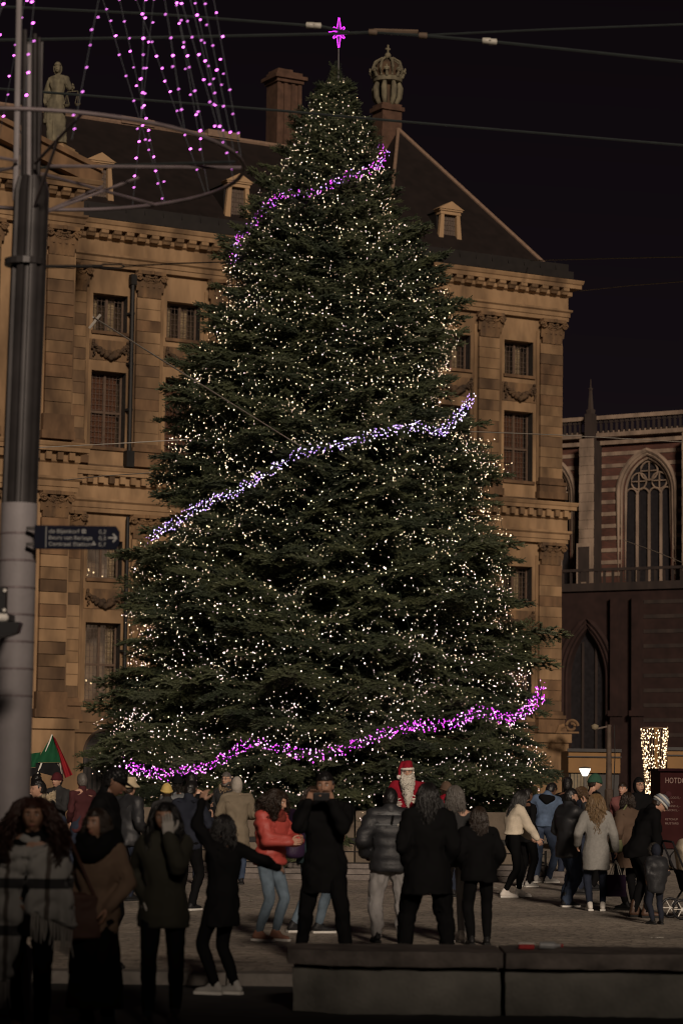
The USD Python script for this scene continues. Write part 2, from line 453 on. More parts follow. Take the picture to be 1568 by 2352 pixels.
def window(par, x, y, w, z0, z1, kind, rr):
    """kind: blind (closed shutters inside), curtain, lit."""
    W = sub('window', par, (x, y, 0))
    D = .52
    hw = w / 2
    fr = MB()
    t = .085
    fr.box(-hw, -hw + t, D - .1, D, z0, z1); fr.box(hw - t, hw, D - .1, D, z0, z1)
    fr.box(-hw + t, hw - t, D - .1, D, z0, z0 + t); fr.box(-hw + t, hw - t, D - .1, D, z1 - t, z1)
    fr.box(-.055, .055, D - .11, D - .005, z0 + t, z1 - t)
    tall = z1 - z0 > 2.4
    if tall:
        zm = z0 + (z1 - z0) * .47
        fr.box(-hw + t, -.055, D - .105, D - .004, zm - .05, zm + .05); fr.box(.055, hw - t, D - .105, D - .004, zm - .05, zm + .05)
    obj('frame', fr, MAT['window_wood'], W)
    ms = MB()
    nx, nz = 4, int(round((z1 - z0) / .235))
    for s in (-1, 1):
        for i in range(1, nx):
            cx = s * (.055 + (hw - t - .055) * i / nx)
            ms.box(cx - .007, cx + .007, D - .07, D - .045, z0 + t, z1 - t)
    for k in range(1, nz):
        cz = z0 + (z1 - z0) * k / nz
        ms.box(-hw + t, -.056, D - .068, D - .043, cz - .007, cz + .007); ms.box(.056, hw - t, D - .068, D - .043, cz - .007, cz + .007)
    obj('glazing_bars', ms, MAT['lead_came'], W)
    for s in (-1, 1):
        a, b = sorted((s * .056, s * (hw - t)))
        obj('pane', MB().box(a, b, D - .036, D - .03, z0 + t, z1 - t), MAT['glass'], W)
    obj('folded_shutter', MB().box(hw - .012, hw + .03, .05, D - .1, z0 + .02, z1 - .02), MAT['reveal_wood'], W)  # dark lining on the right reveal only, paints its shade
    if kind == 'blind':
        sh = MB()
        for s in (-1, 1):
            a, b = sorted((s * .01, s * (hw - t - .12)))
            sh.box(a, b, D + .05, D + .09, z0, z1)
            for zz in np.linspace(z0 + .1, z1 - .1, 5)[:-1]:
                sh.box(a + .06, b - .06, D + .035, D + .05, zz, zz + (z1 - z0) / 5)
        obj('inner_shutter', sh, MAT['shutter_paint'], W)
    elif kind == 'curtain':
        c = MB()
        for a, b in ((-hw + t, -hw * .45), (.08, hw * .55)):
            xs = np.linspace(a, b, 14)
            v = np.array([[xx, D + .1 + .03 * math.sin(i * 2.1 + q), zz] for q, zz in enumerate((z0, z1)) for i, xx in enumerate(xs)])
            c.add(v, np.array([[i, i + 1, 15 + i, 14 + i] for i in range(13)]))
        obj('curtain', c, MAT['curtain'], W)
    else:
        c = MB()
        for a, b in ((-hw + t, -hw * .62), (hw * .5, hw - t)):
            xs = np.linspace(a, b, 8)
            v = np.array([[xx, D + .12 + .03 * math.sin(i * 2.1 + q), zz] for q, zz in enumerate((z0, z1)) for i, xx in enumerate(xs)])
            c.add(v, np.array([[i, i + 1, 9 + i, 8 + i] for i in range(7)]))
        obj('curtain', c, MAT['curtain'], W)
        ch = MB()
        zc = z0 + (z1 - z0) * (.24 if tall else .2)
        for q in range(7):
            a = q / 7 * 2 * np.pi
            ic = trimesh.creation.icosphere(1, .035); ic.apply_translation([.12 - (x % 1) * .5 + .32 * math.cos(a), D + .75 + .32 * math.sin(a), zc + (.12 if q % 2 else 0)])
            ch.add(ic)
        for q in range(4):
            ic = trimesh.creation.icosphere(1, .03); ic.apply_translation([rr.uniform(-hw * .8, hw * .8), D + .5, z0 + t + .05 + rr.uniform(0, .15)])
            ch.add(ic)
        obj('chandelier', ch, MAT['candle_bulb'], W)
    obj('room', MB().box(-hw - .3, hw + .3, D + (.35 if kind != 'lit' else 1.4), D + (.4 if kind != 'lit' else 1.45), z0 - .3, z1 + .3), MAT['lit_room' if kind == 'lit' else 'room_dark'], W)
    sill = MB().box(-hw - .06, hw + .06, -.1, D - .1, z0 - .14, z0 - .002)
    obj('sill', sill, MAT['sandstone_d'], W)
    return W


def wall_with_openings(x0, x1, z0, z1, y0, y1, holes):
    """Boxes around openings (list of columns: (xa, xb, [(za, zb), ...]))."""
    m = MB(); x = x0
    for xa, xb, zs in sorted(holes):
        m.box(x, xa, y0, y1, z0, z1)
        z = z0
        for za, zb in sorted(zs):
            m.box(xa, xb, y0, y1, z, za); z = zb
        m.box(xa, xb, y0, y1, z, z1)
        x = xb
    m.box(x, x1, y0, y1, z0, z1)
    return m


def cornice_run(m, x0, x1, y, prof, endr=True):
    """A moulding along x: prof = [(out, z), ...] from bottom to top, outwards = -y. Returned around the right end."""
    n = len(prof)
    v = []
    for xe, s in ((x0, 0), (x1, 1 if endr else 0)):
        for o, z in prof:
            v.append((xe + s * o, y - o, z))
    if endr:
        for o, z in prof:
            v.append((x1 + o, y + 14.5, z))
    f = []
    for k in range(1 + bool(endr)):
        for i in range(n - 1):
            a = k * n + i
            f.append((a, a + n, a + n + 1, a + 1))
    m.add(np.array(v), np.array(f))


def palace():
    rr = np.random.default_rng(21)
    P = thing('palace', 'long floodlit sandstone palace with pilasters, shuttered windows and hipped slate roof', 'palace', P0, PA)
    X0, X1 = -7.0, 22.35
    ts = [0.52 + 3.52 * k for k in range(-1, 7)]
    bays = [0.52 + 3.52 * k + 1.76 for k in range(-1, 6)]
    rows = [('upper', 20.8, 22.43, 1.42), ('ul', 15.78, 19.07, 1.5), ('lower', 10.12, 11.75, 1.42), ('ll', 4.88, 8.23, 1.5)]
    holes = [(b - .82, b + .82, [(r[1], r[2]) for r in rows]) for b in bays]
    w = wall_with_openings(X0, X1, 0.0, 25.0, 0.0, 0.6, holes)
    w.box(X1 - .6, X1, .6, 14.5, 0, 25.0)
    w.box(X0, X1, 14.0, 14.5, 0, 25.0)
    w.box(X0, X1 - .7, 1.2, 1.3, 23, 24)
    obj('wall', w, MAT['sandstone_a'], P)
    pl = MB()
    pl.box(X0, X1 + .25, -.30, 0, 0, 3.55); pl.box(X0, X1 + .34, -.42, 0, 3.55, 3.95)
    obj('plinth', pl, MAT['sandstone_b'], P)
    cu, cl = capital_mesh(1.12, 1.16, .2), capital_mesh(1.12, 1.04, .2)
    for k, t in enumerate(ts):
        ww = 1.12 if k < 7 else 1.25
        vis = k in (0, 1, 2, 5, 6, 7)
        pilaster(P, t, 0, ww, ZU, cu, rr, vis); pilaster(P, t, 0, ww, ZL, cl, rr, vis)
    for b in bays:
        for i, (nm, z0, z1, ww) in enumerate(rows):
            kind = {'upper': 'curtain', 'ul': 'blind', 'lower': 'lit', 'll': 'lit'}[nm]
            if b > 15:
                kind = 'blind' if nm in ('ul', 'll') else 'curtain'
            window(P, b, 0, 1.64, z0, z1, kind, rr)
        for z0, h in ((19.55, .85), (8.83, .82)):
            g = sub('festoon_panel', P, (b, 0, 0))
            pm = MB()
            pm.box(-.95, .95, -.035, -.002, z0 - .02, z0 + h + .02)
            obj('panel', pm, MAT['carved_stone'], g)
            v, f = swag_mesh(1.8, h).get()
            obj('festoon', (v + [0, -.03, z0], f), MAT['dark_carving'], g, smooth=True)
        # raised strips of wall beside the windows
        fl = MB()
        for s in (-1, 1):
            for za, zb in ((15.6, 23.0), (4.6, 12.3)):
                fl.box(b + s * 1.06 - .07, b + s * 1.06 + .07, -.045, -.002, za, zb)
        obj('wall_strip', fl, MAT['sandstone_b'], P)
    # entablatures
    e = MB()
    cornice_run(e, X0, X1, 0, [(.0, 23.58), (.22, 23.58), (.22, 23.76), (.27, 23.78), (.27, 23.97), (.36, 24.04), (.36, 24.13), (.20, 24.15), (.20, 24.72)])
    cornice_run(e, X0, X1, 0, [(0, 12.92), (.22, 12.92), (.22, 13.1), (.27, 13.12), (.27, 13.34), (.36, 13.42), (.36, 13.52), (.20, 13.54), (.20, 14.05)])
    obj('frieze', e, MAT['sandstone_a'], P)
    c = MB()
    cornice_run(c, X0, X1, 0, [(.20, 24.72), (.34, 24.80), (.34, 25.12), (.66, 25.12), (.66, 25.30), (.71, 25.34), (.76, 25.48), (.76, 25.52), (.0, 25.60)])
    obj('cornice', c, MAT['sandstone_a'], P)
    c = MB()
    cornice_run(c, X0, X1, 0, [(.20, 14.05), (.32, 14.12), (.32, 14.50), (.52, 14.50), (.52, 14.66), (.56, 14.70), (.60, 14.82), (.60, 14.86), (.0, 14.92)])
    obj('string_course', c, MAT['sandstone_a'], P)
    md = MB().prism([(.0, 0), (.0, .30), (.30, .30), (.30, .16), (.22, .10), (.16, .0)], -.17, .17, TT(np.array([[0, 0, 1.0], [-1.0, 0, 0], [0, 1.0, 0]])))
    mv, mf = md.get()
    n = int((X1 - X0) / .60)
    for k in range(n + 1):
        obj('modillion', (mv + [X0 + .35 + k * .60, -.34, 24.815], mf), MAT['sandstone_' + 'ab'[k % 2]], P)
    dv, df = MB().box(-.12, .12, -.19, 0, 0, .30).get()
    n = int((X1 - X0) / .50)
    for k in range(n + 1):
        obj('dentil', (dv + [X0 + .3 + k * .50, -.32, 14.17], df), MAT['sandstone_' + 'ab'[k % 2]], P)
    sc = MB()
    sc.box(X0, X1 + .12, -.14, 0, 14.93, 15.0)
    sc.box(X0, X1 + .06, -.06, 0, 4.0, 4.5)
    obj('ledge', sc, MAT['sandstone_c'], P)
    # drain pipe with its hopper
    dp = MB()
    dp.tube([(-.34, -.3, 23.2), (-.34, -.3, 15.3)], .10, 8)
    dp.tube([(-.34, -.3, 12.8), (-.34, -.3, 4.2)], .085, 8)
    dp.box(-.52, -.16, -.45, -.1, 14.95, 15.65); dp.box(-.46, -.2, -.42, -.14, 22.9, 23.35)
    for z in (21.6, 19.4, 17.4, 11.0, 9.0, 7.0):
        dp.box(-.46, -.22, -.32, -.0, z, z + .1)
    obj('drainpipe', dp, MAT['dark_pipe'], P)
    # gutter, roof
    g = MB()
    g.box(X0, X1 + .36, -.42, .6, 25.62, 25.98); g.box(X1 - .3, X1 + .36, .6, 14.6, 25.62, 25.98)
    g.box(X0, X1 + .2, -.22, .62, 25.98, 26.35)
    obj('gutter', g, MAT['lead_roof'], P)
    for k in range(33):
        obj('gutter_bracket', MB().bar((X0 + k * .9, -.44, 25.6), (X0 + k * .9, -.14, 26.42), .045), MAT['lead_roof'], P)
    r = MB()
    r.add([[X0 - 8, .1, 26.0], [X1 - 4, .1, 26.0], [X1 - 4, 7, 32.0], [X0 - 8, 7, 32.0], [X0 - 8, 14, 26.0], [X1 - 4, 14, 26.0]], [[0, 1, 2], [0, 2, 3], [3, 2, 5], [3, 5, 4], [0, 3, 4], [1, 5, 2]])
    roof = obj('roof', r, MAT['slate'], P)
    hx0, hx1, hxc = 12.6, 21.6, 17.3
    h = MB()
    h.add([[hx0, .05, 26.1], [hx1, .05, 26.1], [hxc, 7.0, 33.75], [hxc, 12.0, 33.75], [hx1, 14.2, 26.1], [hx0, 14.2, 26.1]],
          [[0, 1, 2], [1, 4, 3], [1, 3, 2], [4, 5, 3], [5, 0, 2], [5, 2, 3]])
    hip = obj('hip_roof', h, MAT['slate'], P)
    rd = MB()
    rd.tube([(X0 - 8, 7, 32.03), (14.5, 7, 32.03)], .14, 8)
    obj('ridge_cap', rd, MAT['ridge_lead'], roof)
    for k in range(2):
        obj('ridge_block', MB().box(2.2 + k * .0 + k * 4.5, 3.9 + k * 4.5, 6.8, 7.2, 32.0, 32.32), MAT['ridge_lead'], roof)
    rd = MB()
    rd.tube([(hx1, .05, 26.14), (hxc, 7.0, 33.8)], .10, 8); rd.tube([(hx0, .05, 26.14), (hxc, 7.0, 33.8)], .09, 8); rd.tube([(hxc, 7, 33.8), (hxc, 12, 33.8)], .09, 8)
    obj('hip_cap', rd, MAT['ridge_lead'], hip)
    # chimney stack
    simple('chimney_brick', (0.085, 0.046, 0.030), rough=0.9, var=0.35, scale=2.0, bump=0.4, bscale=12)
    ch = sub('chimney', P, (11.5, 8.2, 0.55))
    s = MB().box(-.60, .60, -.5, .5, 30.5, 35.2)
    for q in (-.58, -.2, .2, .58):
        s.box(q - .09, q + .09, -.57, .57, 31.2, 34.9)
    obj('stack', s, MAT['chimney_brick'], ch)
    cp = MB().box(-.74, .74, -.66, .66, 34.9, 35.08); cp.box(-.88, .88, -.78, .78, 35.08, 35.25); cp.box(-.70, .70, -.58, .58, 35.25, 35.45); cp.box(-.62, .2, -.5, .5, 35.45, 35.58)
    obj('chimney_cap', cp, MAT['chimney_brick'], ch)
    ch2 = sub('chimney', P, (17.0, 7.6, 0))
    s = MB().box(-.55, .55, -.5, .5, 32.0, 35.1); s.box(-.66, .66, -.6, .6, 34.75, 34.95); s.box(-.62, .62, -.57, .57, 32.0, 33.7)
    obj('stack', s, MAT['chimney_brick'], ch2)
    # dormers
    for (t, zb, hgt, yb) in ((-1.40, 26.62, 2.05, 1.2), (5.4, 26.62, 2.0, 1.2), (16.65, 26.62, 2.1, 1.2)):
        d = sub('dormer', P, (t, yb, 0))
        m = MB()
        zt = zb + hgt
        for s in (-1, 1):
            m.prism([(s * .68, zb), (s * .40, zb), (s * .34, zt - .42), (s * .52, zt - .42)] if s > 0 else [(-.40, zb), (-.68, zb), (-.52, zt - .42), (-.34, zt - .42)][::1], 0, .18, TT(np.array([[1., 0, 0], [0, 0, -1.], [0, 1., 0]])))
        m.box(-.56, .56, -.2, .3, zt - .42, zt - .26)
        m.box(-.62, .62, -.26, .3, zt - .26, zt - .18)
        m.box(-.5, .5, -.16, .2, zb - .12, zb + .06)
        m.add([[-.7, -.3, zt - .18], [.7, -.3, zt - .18], [0, -.3, zt + .2], [-.7, .3, zt - .18], [.7, .3, zt - .18], [0, .3, zt + .2]], [[0, 1, 2], [3, 5, 4], [0, 2, 5], [0, 5, 3], [1, 4, 5], [1, 5, 2], [0, 3, 4], [0, 4, 1]])
        obj('surround', m, MAT['pale_painted_stone'], d)
        ck = MB().box(-.56, .56, .18, 2.6, zb - .6, zt - .3)
        ck.add([[-.62, .3, zt - .28], [.62, .3, zt - .28], [0, .3, zt + .1], [-.62, 2.6, zt - .28], [.62, 2.6, zt - .28], [0, 2.6, zt + .1]], [[0, 1, 2], [3, 5, 4], [0, 2, 5], [0, 5, 3], [1, 4, 5], [1, 5, 2]])
        obj('cheek', ck, MAT['lead_roof'], d)
        obj('pane', MB().box(-.4, .4, .02, .03, zb + .05, zt - .42), MAT['room_dark'], d)
        gb = MB()
        for i in range(1, 6):
            gb.box(-.4 + i * .133 - .014, -.4 + i * .133 + .014, -.01, .018, zb + .05, zt - .42)
        for i in range(1, 7):
            z = zb + .05 + i * (hgt - .47) / 7
            gb.box(-.4, .4, -.012, .016, z - .014, z + .014)
        obj('glazing_bars', gb, MAT['lead_came'], d)
    # projecting centre block on the left
    Y, XE = -6.5, -5.75
    cb = sub('centre_block', P)
    XL = -24.0
    w = MB().box(XL, XE, Y, 2.0, 0, 25.0)
    obj('block_wall', w, MAT['sandstone_a'], cb)
    e = MB()
    cornice_run(e, XL, XE, Y, [(.0, 23.58), (.22, 23.58), (.22, 23.76), (.27, 23.78), (.27, 23.97), (.36, 24.04), (.36, 24.13), (.20, 24.15), (.20, 24.72)])
    cornice_run(e, XL, XE, Y, [(0, 12.92), (.22, 12.92), (.22, 13.1), (.27, 13.12), (.27, 13.34), (.36, 13.42), (.36, 13.52), (.20, 13.54), (.20, 14.05)])
    cornice_run(e, XL, XE, Y, [(.20, 24.72), (.3, 24.80), (.3, 25.12), (.68, 25.12), (.68, 25.30), (.73, 25.34), (.78, 25.48), (.78, 25.52), (.0, 25.60)])
    cornice_run(e, XL, XE, Y, [(.20, 14.05), (.28, 14.12), (.28, 14.50), (.56, 14.50), (.56, 14.66), (.6, 14.70), (.65, 14.82), (.65, 14.86), (.0, 14.92)])
    cornice_run(e, XL, XE, Y, [(0, 0), (.3, 0), (.3, 3.55), (.42, 3.55), (.42, 3.95), (0, 4.0)])
    obj('block_mouldings', e, MAT['sandstone_a'], cb)
    for k in range(9):
        obj('modillion', (mv + [XE - .1 - k * .6, Y - .30, 24.815], mf), MAT['sandstone_' + 'ab'[k % 2]], cb)
        obj('dentil', (dv + [XE - .15 - k * .5, Y - .28, 14.17], df), MAT['sandstone_' + 'ab'[k % 2]], cb)
    # pediment: raking cornice over the block
    rk = MB()
    xa, xm = XE + .75, XE - 9.0
    rise = .33
    for (o, za, zb) in ((.62, -.34, .30), (.8, .30, .50)):
        rk.bar((xa, Y + .5 - o / 2, 25.6 + (za + zb) / 2), (xm, Y + .5 - o / 2, 25.6 + (xa - xm) * rise + (za + zb) / 2), o + 1.0, zb - za - .004)
    obj('pediment_cornice', rk, MAT['sandstone_d'], cb)
    v = [(xa - 1.4, Y - .2, 25.6), (xm, Y - .2, 25.6), (xm, Y - .2, 25.6 + (xa - 1.4 - xm) * rise)]
    tp = MB().add(np.array(v), np.array([[0, 2, 1]]))
    v2 = [(xa - .2, Y + .6, 25.55), (xm, Y + .6, 25.6 + (xa - .2 - xm) * rise), (xm, 14, 25.6 + (xa - .2 - xm) * rise), (xa - .2, 14, 25.55)]
    obj('tympanum', tp, MAT['sandstone_b'], cb)
    obj('block_roof', MB().add(np.array(v2), np.array([[0, 3, 2, 1]])), MAT['slate'], cb)
    for x in (-6.45, -9.6):
        p = sub('block_pilaster', cb, (x, Y, 0))
        for Z, cap in ((ZU, cu), (ZL, cl)):
            z, zt = Z['shaft_bot'], Z['cap_bot']
            n = int(round((zt - z) / .5)); h = (zt - z) / n
            for k in range(n):
                obj('stone_block', MB().box(-.57, .57, -.19 + rr.normal(0, .006), -.002, z + k * h + .012, z + (k + 1) * h - .012), MAT['sandstone_' + 'abcd'[int(rr.choice(4, p=(.2, .25, .3, .25)))]], p)
            b = MB().box(-.57 - .18, .68, -.39, -.002, Z['base'], Z['base'] + .32).box(-.66, .66, -.3, -.002, Z['base'] + .32, Z['shaft_bot'])
            obj('base', b, MAT['sandstone_d'], p)
            v, f = cap.get()
            obj('capital', (v + [0, 0, Z['cap_bot']], f), MAT['carved_stone'], p, smooth=30)
    # corner base block with its scroll at the right end
    return P


materials_palace()
PALACE = palace()
# ------------------------------------------------------------------ the fir tree
TREE = np.array([-0.25, 50.5, 0.0])
_TZ = np.array([0.5, 0.9, 1.6, 2.5, 3.4, 4.25, 5.0, 6.06, 7.2, 8.1, 9.2, 10.2, 11.1, 12.3, 13.4, 14.5, 15.2, 15.8])
_TR = np.array([3.6, 4.05, 4.4, 4.35, 4.1, 3.95, 3.95, 3.65, 3.35, 3.25, 2.95, 2.55, 2.4, 1.95, 1.42, 0.95, 0.52, 0.10])


def tree_r(z, az=None):
    r = np.interp(z, _TZ, _TR)
    if az is not None:
        r = r * (1 - 0.02 * np.cos(az)) * (1 + .05 * np.sin(3.1 * az + 1.7 * np.asarray(z)))
    return r


def lump(z, az):
    """How far the foliage bulges out or falls back."""
    q = meshkit.fbm(np.array([math.cos(az) * 1.7 + 9, math.sin(az) * 1.7 + 4, z * .75]), 3)
    return float(np.interp(q, [.3, .5, .7], [.66, .93, 1.05]))


def foliage_material():
    MAT['needles'] = usdkit.material(stage, '/World/Looks/needles', {
        'o': ('object_info', {}), 'g': ('geometry', {}), 'n': ('noise_texture', {'scale': 0.55, 'detail': 3.0}),
        'a': ('math', {'math_type': 'multiply', 'value2': 0.35}), 'b': ('math', {'math_type': 'multiply', 'value2': 0.75}), 's': ('math', {'math_type': 'add'}),
        'r': ('rgb_ramp', {'ramp': [(0.15, (0.030, 0.043, 0.031)), (0.42, (0.064, 0.082, 0.050)), (0.66, (0.112, 0.130, 0.066)), (0.9, (0.13, 0.150, 0.108))]}),
        'p': ('principled_bsdf', {'roughness': 0.5, 'specular_ior_level': 0.35}), 't': ('translucent_bsdf', {}), 'm': ('mix_closure', {'fac': 0.34})},
        [('o.random', 'a.value1'), ('g.position', 'n.vector'), ('n.fac', 'b.value1'), ('a.value', 's.value1'), ('b.value', 's.value2'), ('s.value', 'r.fac'),
         ('r.color', 'p.base_color'), ('r.color', 't.color'), ('p.BSDF', 'm.closure1'), ('t.BSDF', 'm.closure2')], surface='m.closure')
    simple('fir_bark', (0.075, 0.05, 0.035), rough=0.95, var=0.35, scale=9.0, bump=0.6)


def spray_mesh(seed):
    """One layered fir spray, 0.7 m long along +x: short blunt shoots bristling with needles all round."""
    rr = np.random.default_rng(seed)
    V, F = [], []

    def shoot(p, d, l, w):
        d = d / np.linalg.norm(d)
        s = np.cross([0, 0, 1.0], d); s /= np.linalg.norm(s) + 1e-9
        u = np.cross(d, s)
        n = max(4, int(l / .020))
        for i in range(n):
            a = i / (n - 1)
            c = p + d * l * a - np.array([0, 0, .22 * (l * a) ** 2])
            wl = w * rr.uniform(.8, 1.15) * (1 - .25 * a ** 4)
            for k in range(3):
                an = rr.uniform(-.5, .5) + (0.25, 2.9, 1.57)[k]
                q = (s * math.cos(an) + u * math.sin(an) * .8) * wl + d * rr.uniform(.012, .032)
                t = np.cross(q, d); t = t / (np.linalg.norm(t) + 1e-9) * .010
                b = len(V)
                V.extend([c - t, c + t, c + q]); F.append((b, b + 1, b + 2))
    main = 0.66
    for i in range(8):
        a = .10 + .84 * i / 7
        p = np.array([main * a, rr.normal(0, .01), -.05 * a * a])
        for s in (-1, 1):
            l = (.25 * (1 - a) ** .6 + .10) * rr.uniform(.7, 1.2)
            ang = math.radians(rr.uniform(38, 66))
            dd = np.array([math.cos(ang), s * math.sin(ang), rr.uniform(-.35, .18)])
            shoot(p, dd, l, .042)
            if l > .17:
                m = p + dd * l * rr.uniform(.4, .6)
                for q in (-1, 1):
                    an2 = ang * s + q * .8
                    shoot(m, np.array([math.cos(an2), math.sin(an2), rr.uniform(-.35, .2)]), l * rr.uniform(.45, .6), .040)
        if i % 2:
            shoot(p, np.array([.8, rr.uniform(-.3, .3), rr.uniform(.3, .6)]), rr.uniform(.06, .11), .034)
    shoot(np.array([main * .35, 0, 0]), np.array([1, 0, -.05]), main * .65, .038)
    v, f = np.array(V), np.array(F)
    tv, tf = tube([(0, 0, 0), (.33, 0, -.01), (.66, 0, -.05)], [.012, .008, .003], 3)
    return np.vstack([v, tv]), np.vstack([f, tf + len(v)])


BOUGHS = []


def fir_tree():
    rr = np.random.default_rng(77)
    T = thing('christmas_tree', 'tall dark green fir tree covered in warm white lights and purple garlands', 'christmas tree', TREE)
    tr = MB().tube([(0, 0, 0.1), (0, 0, 5), (0.02, 0, 10), (0, 0, 14), (0, 0, 16.0)], [.30, .24, .16, .07, .02], 12)
    obj('trunk', tr, MAT['fir_bark'], T, smooth=40)
    br = MB()
    pos, quat, scl, idx = [], [], [], []

    def place(p, d, roll, s):
        d = d / np.linalg.norm(d)
        y = np.cross([0, 0, 1.0], d); y /= np.linalg.norm(y) + 1e-9
        z = np.cross(d, y)
        c, s_ = math.cos(roll), math.sin(roll)
        y2, z2 = y * c + z * s_, -y * s_ + z * c
        R = np.stack([d, y2, z2], 1)
        q = trimesh.transformations.quaternion_from_matrix(np.block([[R, np.zeros((3, 1))], [np.zeros((1, 3)), np.ones((1, 1))]]))
        pos.append(p); quat.append(q); scl.append(s); idx.append(int(rr.integers(0, 5)))

    z = .75
    while z < 15.7:
        R = float(tree_r(z))
        BOUGHS.append([])
        n = int(2 * np.pi * R / 1.18) + 4
        ph = rr.uniform(0, 7)
        a = (15.8 - z) / 15.0
        for k in range(n):
            az = ph + 2 * np.pi * (k + rr.uniform(-.3, .3)) / n
            zt = z + rr.normal(0, .15)
            Lb = (float(tree_r(zt, az)) - .28 * min(1, R)) * (lump(zt, az) + rr.normal(0, .04))
            if Lb < .12:
                continue
            e = np.interp(a, [0, .15, .5, 1], [.75, .45, .16, -.02]) + rr.normal(0, .06)      # rise of the bough
            sag = np.interp(a, [0, .3, 1], [.02, .10, .16])
            h = np.array([math.cos(az), math.sin(az), 0])
            z0 = zt - Lb * e * .6 + sag * Lb * .5
            s = np.linspace(0, 1, 9)
            bend = rr.normal(0, .05)
            sd = np.array([-h[1], h[0], 0])
            pts = h * (s * Lb)[:, None] + sd * (bend * Lb * s ** 2)[:, None] + np.array([0, 0, 1.0]) * (z0 + Lb * (e * s - sag * 1.3 * s ** 2 + .10 * s ** 4))[:, None]
            BOUGHS[-1].append((az % (2 * np.pi), pts))
            br.tube(pts, np.interp(s, [0, 1], [.012 + .012 * Lb, .006]), 4, False)
            inner = .30 if Lb > 1.5 else .1
            m = max(3, int(Lb * (1 - inner) / .215))
            for i in range(m + 1):
                si = inner + (1 - inner) * i / m
                p = np.array([np.interp(si, s, pts[:, c]) for c in range(3)])
                p2 = np.array([np.interp(min(1, si + .05), s, pts[:, c]) for c in range(3)])
                p1 = np.array([np.interp(si - .05, s, pts[:, c]) for c in range(3)])
                d = (p2 - p1) / np.linalg.norm(p2 - p1)
                droop = np.interp(a, [0, .4, 1], [-.02, -.22, -.40])
                size = np.interp(Lb, [.3, 1.2, 4.5], [.55, 1.0, 1.38])
                if i == m:
                    place(p - d * .2, d + [0, 0, droop * .3], rr.normal(0, .2), size * rr.uniform(.85, 1.1))
                    continue
                for q in (-1, 1):
                    an = q * math.radians(rr.uniform(35, 70))
                    dd = d * math.cos(an) + np.cross([0, 0, 1.0], d) * math.sin(an) + [0, 0, droop + rr.normal(0, .12)]
                    place(p, dd, rr.normal(0, .28) - q * .25, size * rr.uniform(.65, 1.08) * (1.08 - .42 * si ** 3))
                if rr.random() < .5:
                    place(p + [0, 0, .03], d + [rr.normal(0, .3), rr.normal(0, .3), .25], rr.normal(0, .6), size * rr.uniform(.5, .8))
        z += np.interp(R, [.2, 2, 4.5], [.15, .29, .46])
    for zt in np.arange(15.0, 16.0, .13):        # the leader and the last whorls at the very tip
        for q in range(4 if zt < 15.7 else 2):
            an = rr.uniform(0, 6.28)
            place(np.array([0, 0, zt]), np.array([math.cos(an), math.sin(an), np.interp(zt, [15, 16], [.5, 2.2])]), rr.normal(0, .5), np.interp(zt, [15, 16], [.62, .34]))
    obj('branches', br, MAT['fir_bark'], T, kind='stuff')
    pi = UsdGeom.PointInstancer.Define(stage, str(T.GetPath()) + '/crown')
    targets = []
    for k in range(5):
        p = usdkit.mesh(stage, f'{T.GetPath()}/crown/spray_{k + 1:03d}', spray_mesh(100 + k), MAT['needles'])
        targets.append(p.GetPath())
    pi.CreatePrototypesRel().SetTargets(targets)
    pi.CreateProtoIndicesAttr(Vt.IntArray(idx))
    pi.CreatePositionsAttr(Vt.Vec3fArray.FromNumpy(np.array(pos, np.float32)))
    q = np.array(quat)
    pi.CreateOrientationsAttr(Vt.QuathArray([Gf.Quath(float(a), float(b), float(c), float(d)) for a, b, c, d in q]))
    s = np.array(scl, np.float32)
    pi.CreateScalesAttr(Vt.Vec3fArray.FromNumpy(np.stack([s, s, s], 1)))
    setd(pi.GetPrim(), kind='stuff')
    print('sprays', len(pos))
    return T


# ------------------------------------------------------------------ lights hung on the tree
OCT_V = np.array([[1, 0, 0], [-1, 0, 0], [0, 1, 0], [0, -1, 0], [0, 0, 1.3], [0, 0, -1.3]], float)
OCT_F = np.array([[0, 2, 4], [2, 1, 4], [1, 3, 4], [3, 0, 4], [2, 0, 5], [1, 2, 5], [3, 1, 5], [0, 3, 5]])


def bulbs_mesh(P, r):
    P = np.asarray(P); r = np.broadcast_to(np.asarray(r, float), (len(P),))
    v = (P[:, None] + OCT_V[None] * r[:, None, None]).reshape(-1, 3)
    f = (OCT_F[None] + 6 * np.arange(len(P))[:, None, None]).reshape(-1, 3)
    return v, f


def wires_mesh(paths, r=.006):
    m = MB()
    for p in paths:
        if len(p) > 1:
            m.tube(p, r, 3, False)
    return m


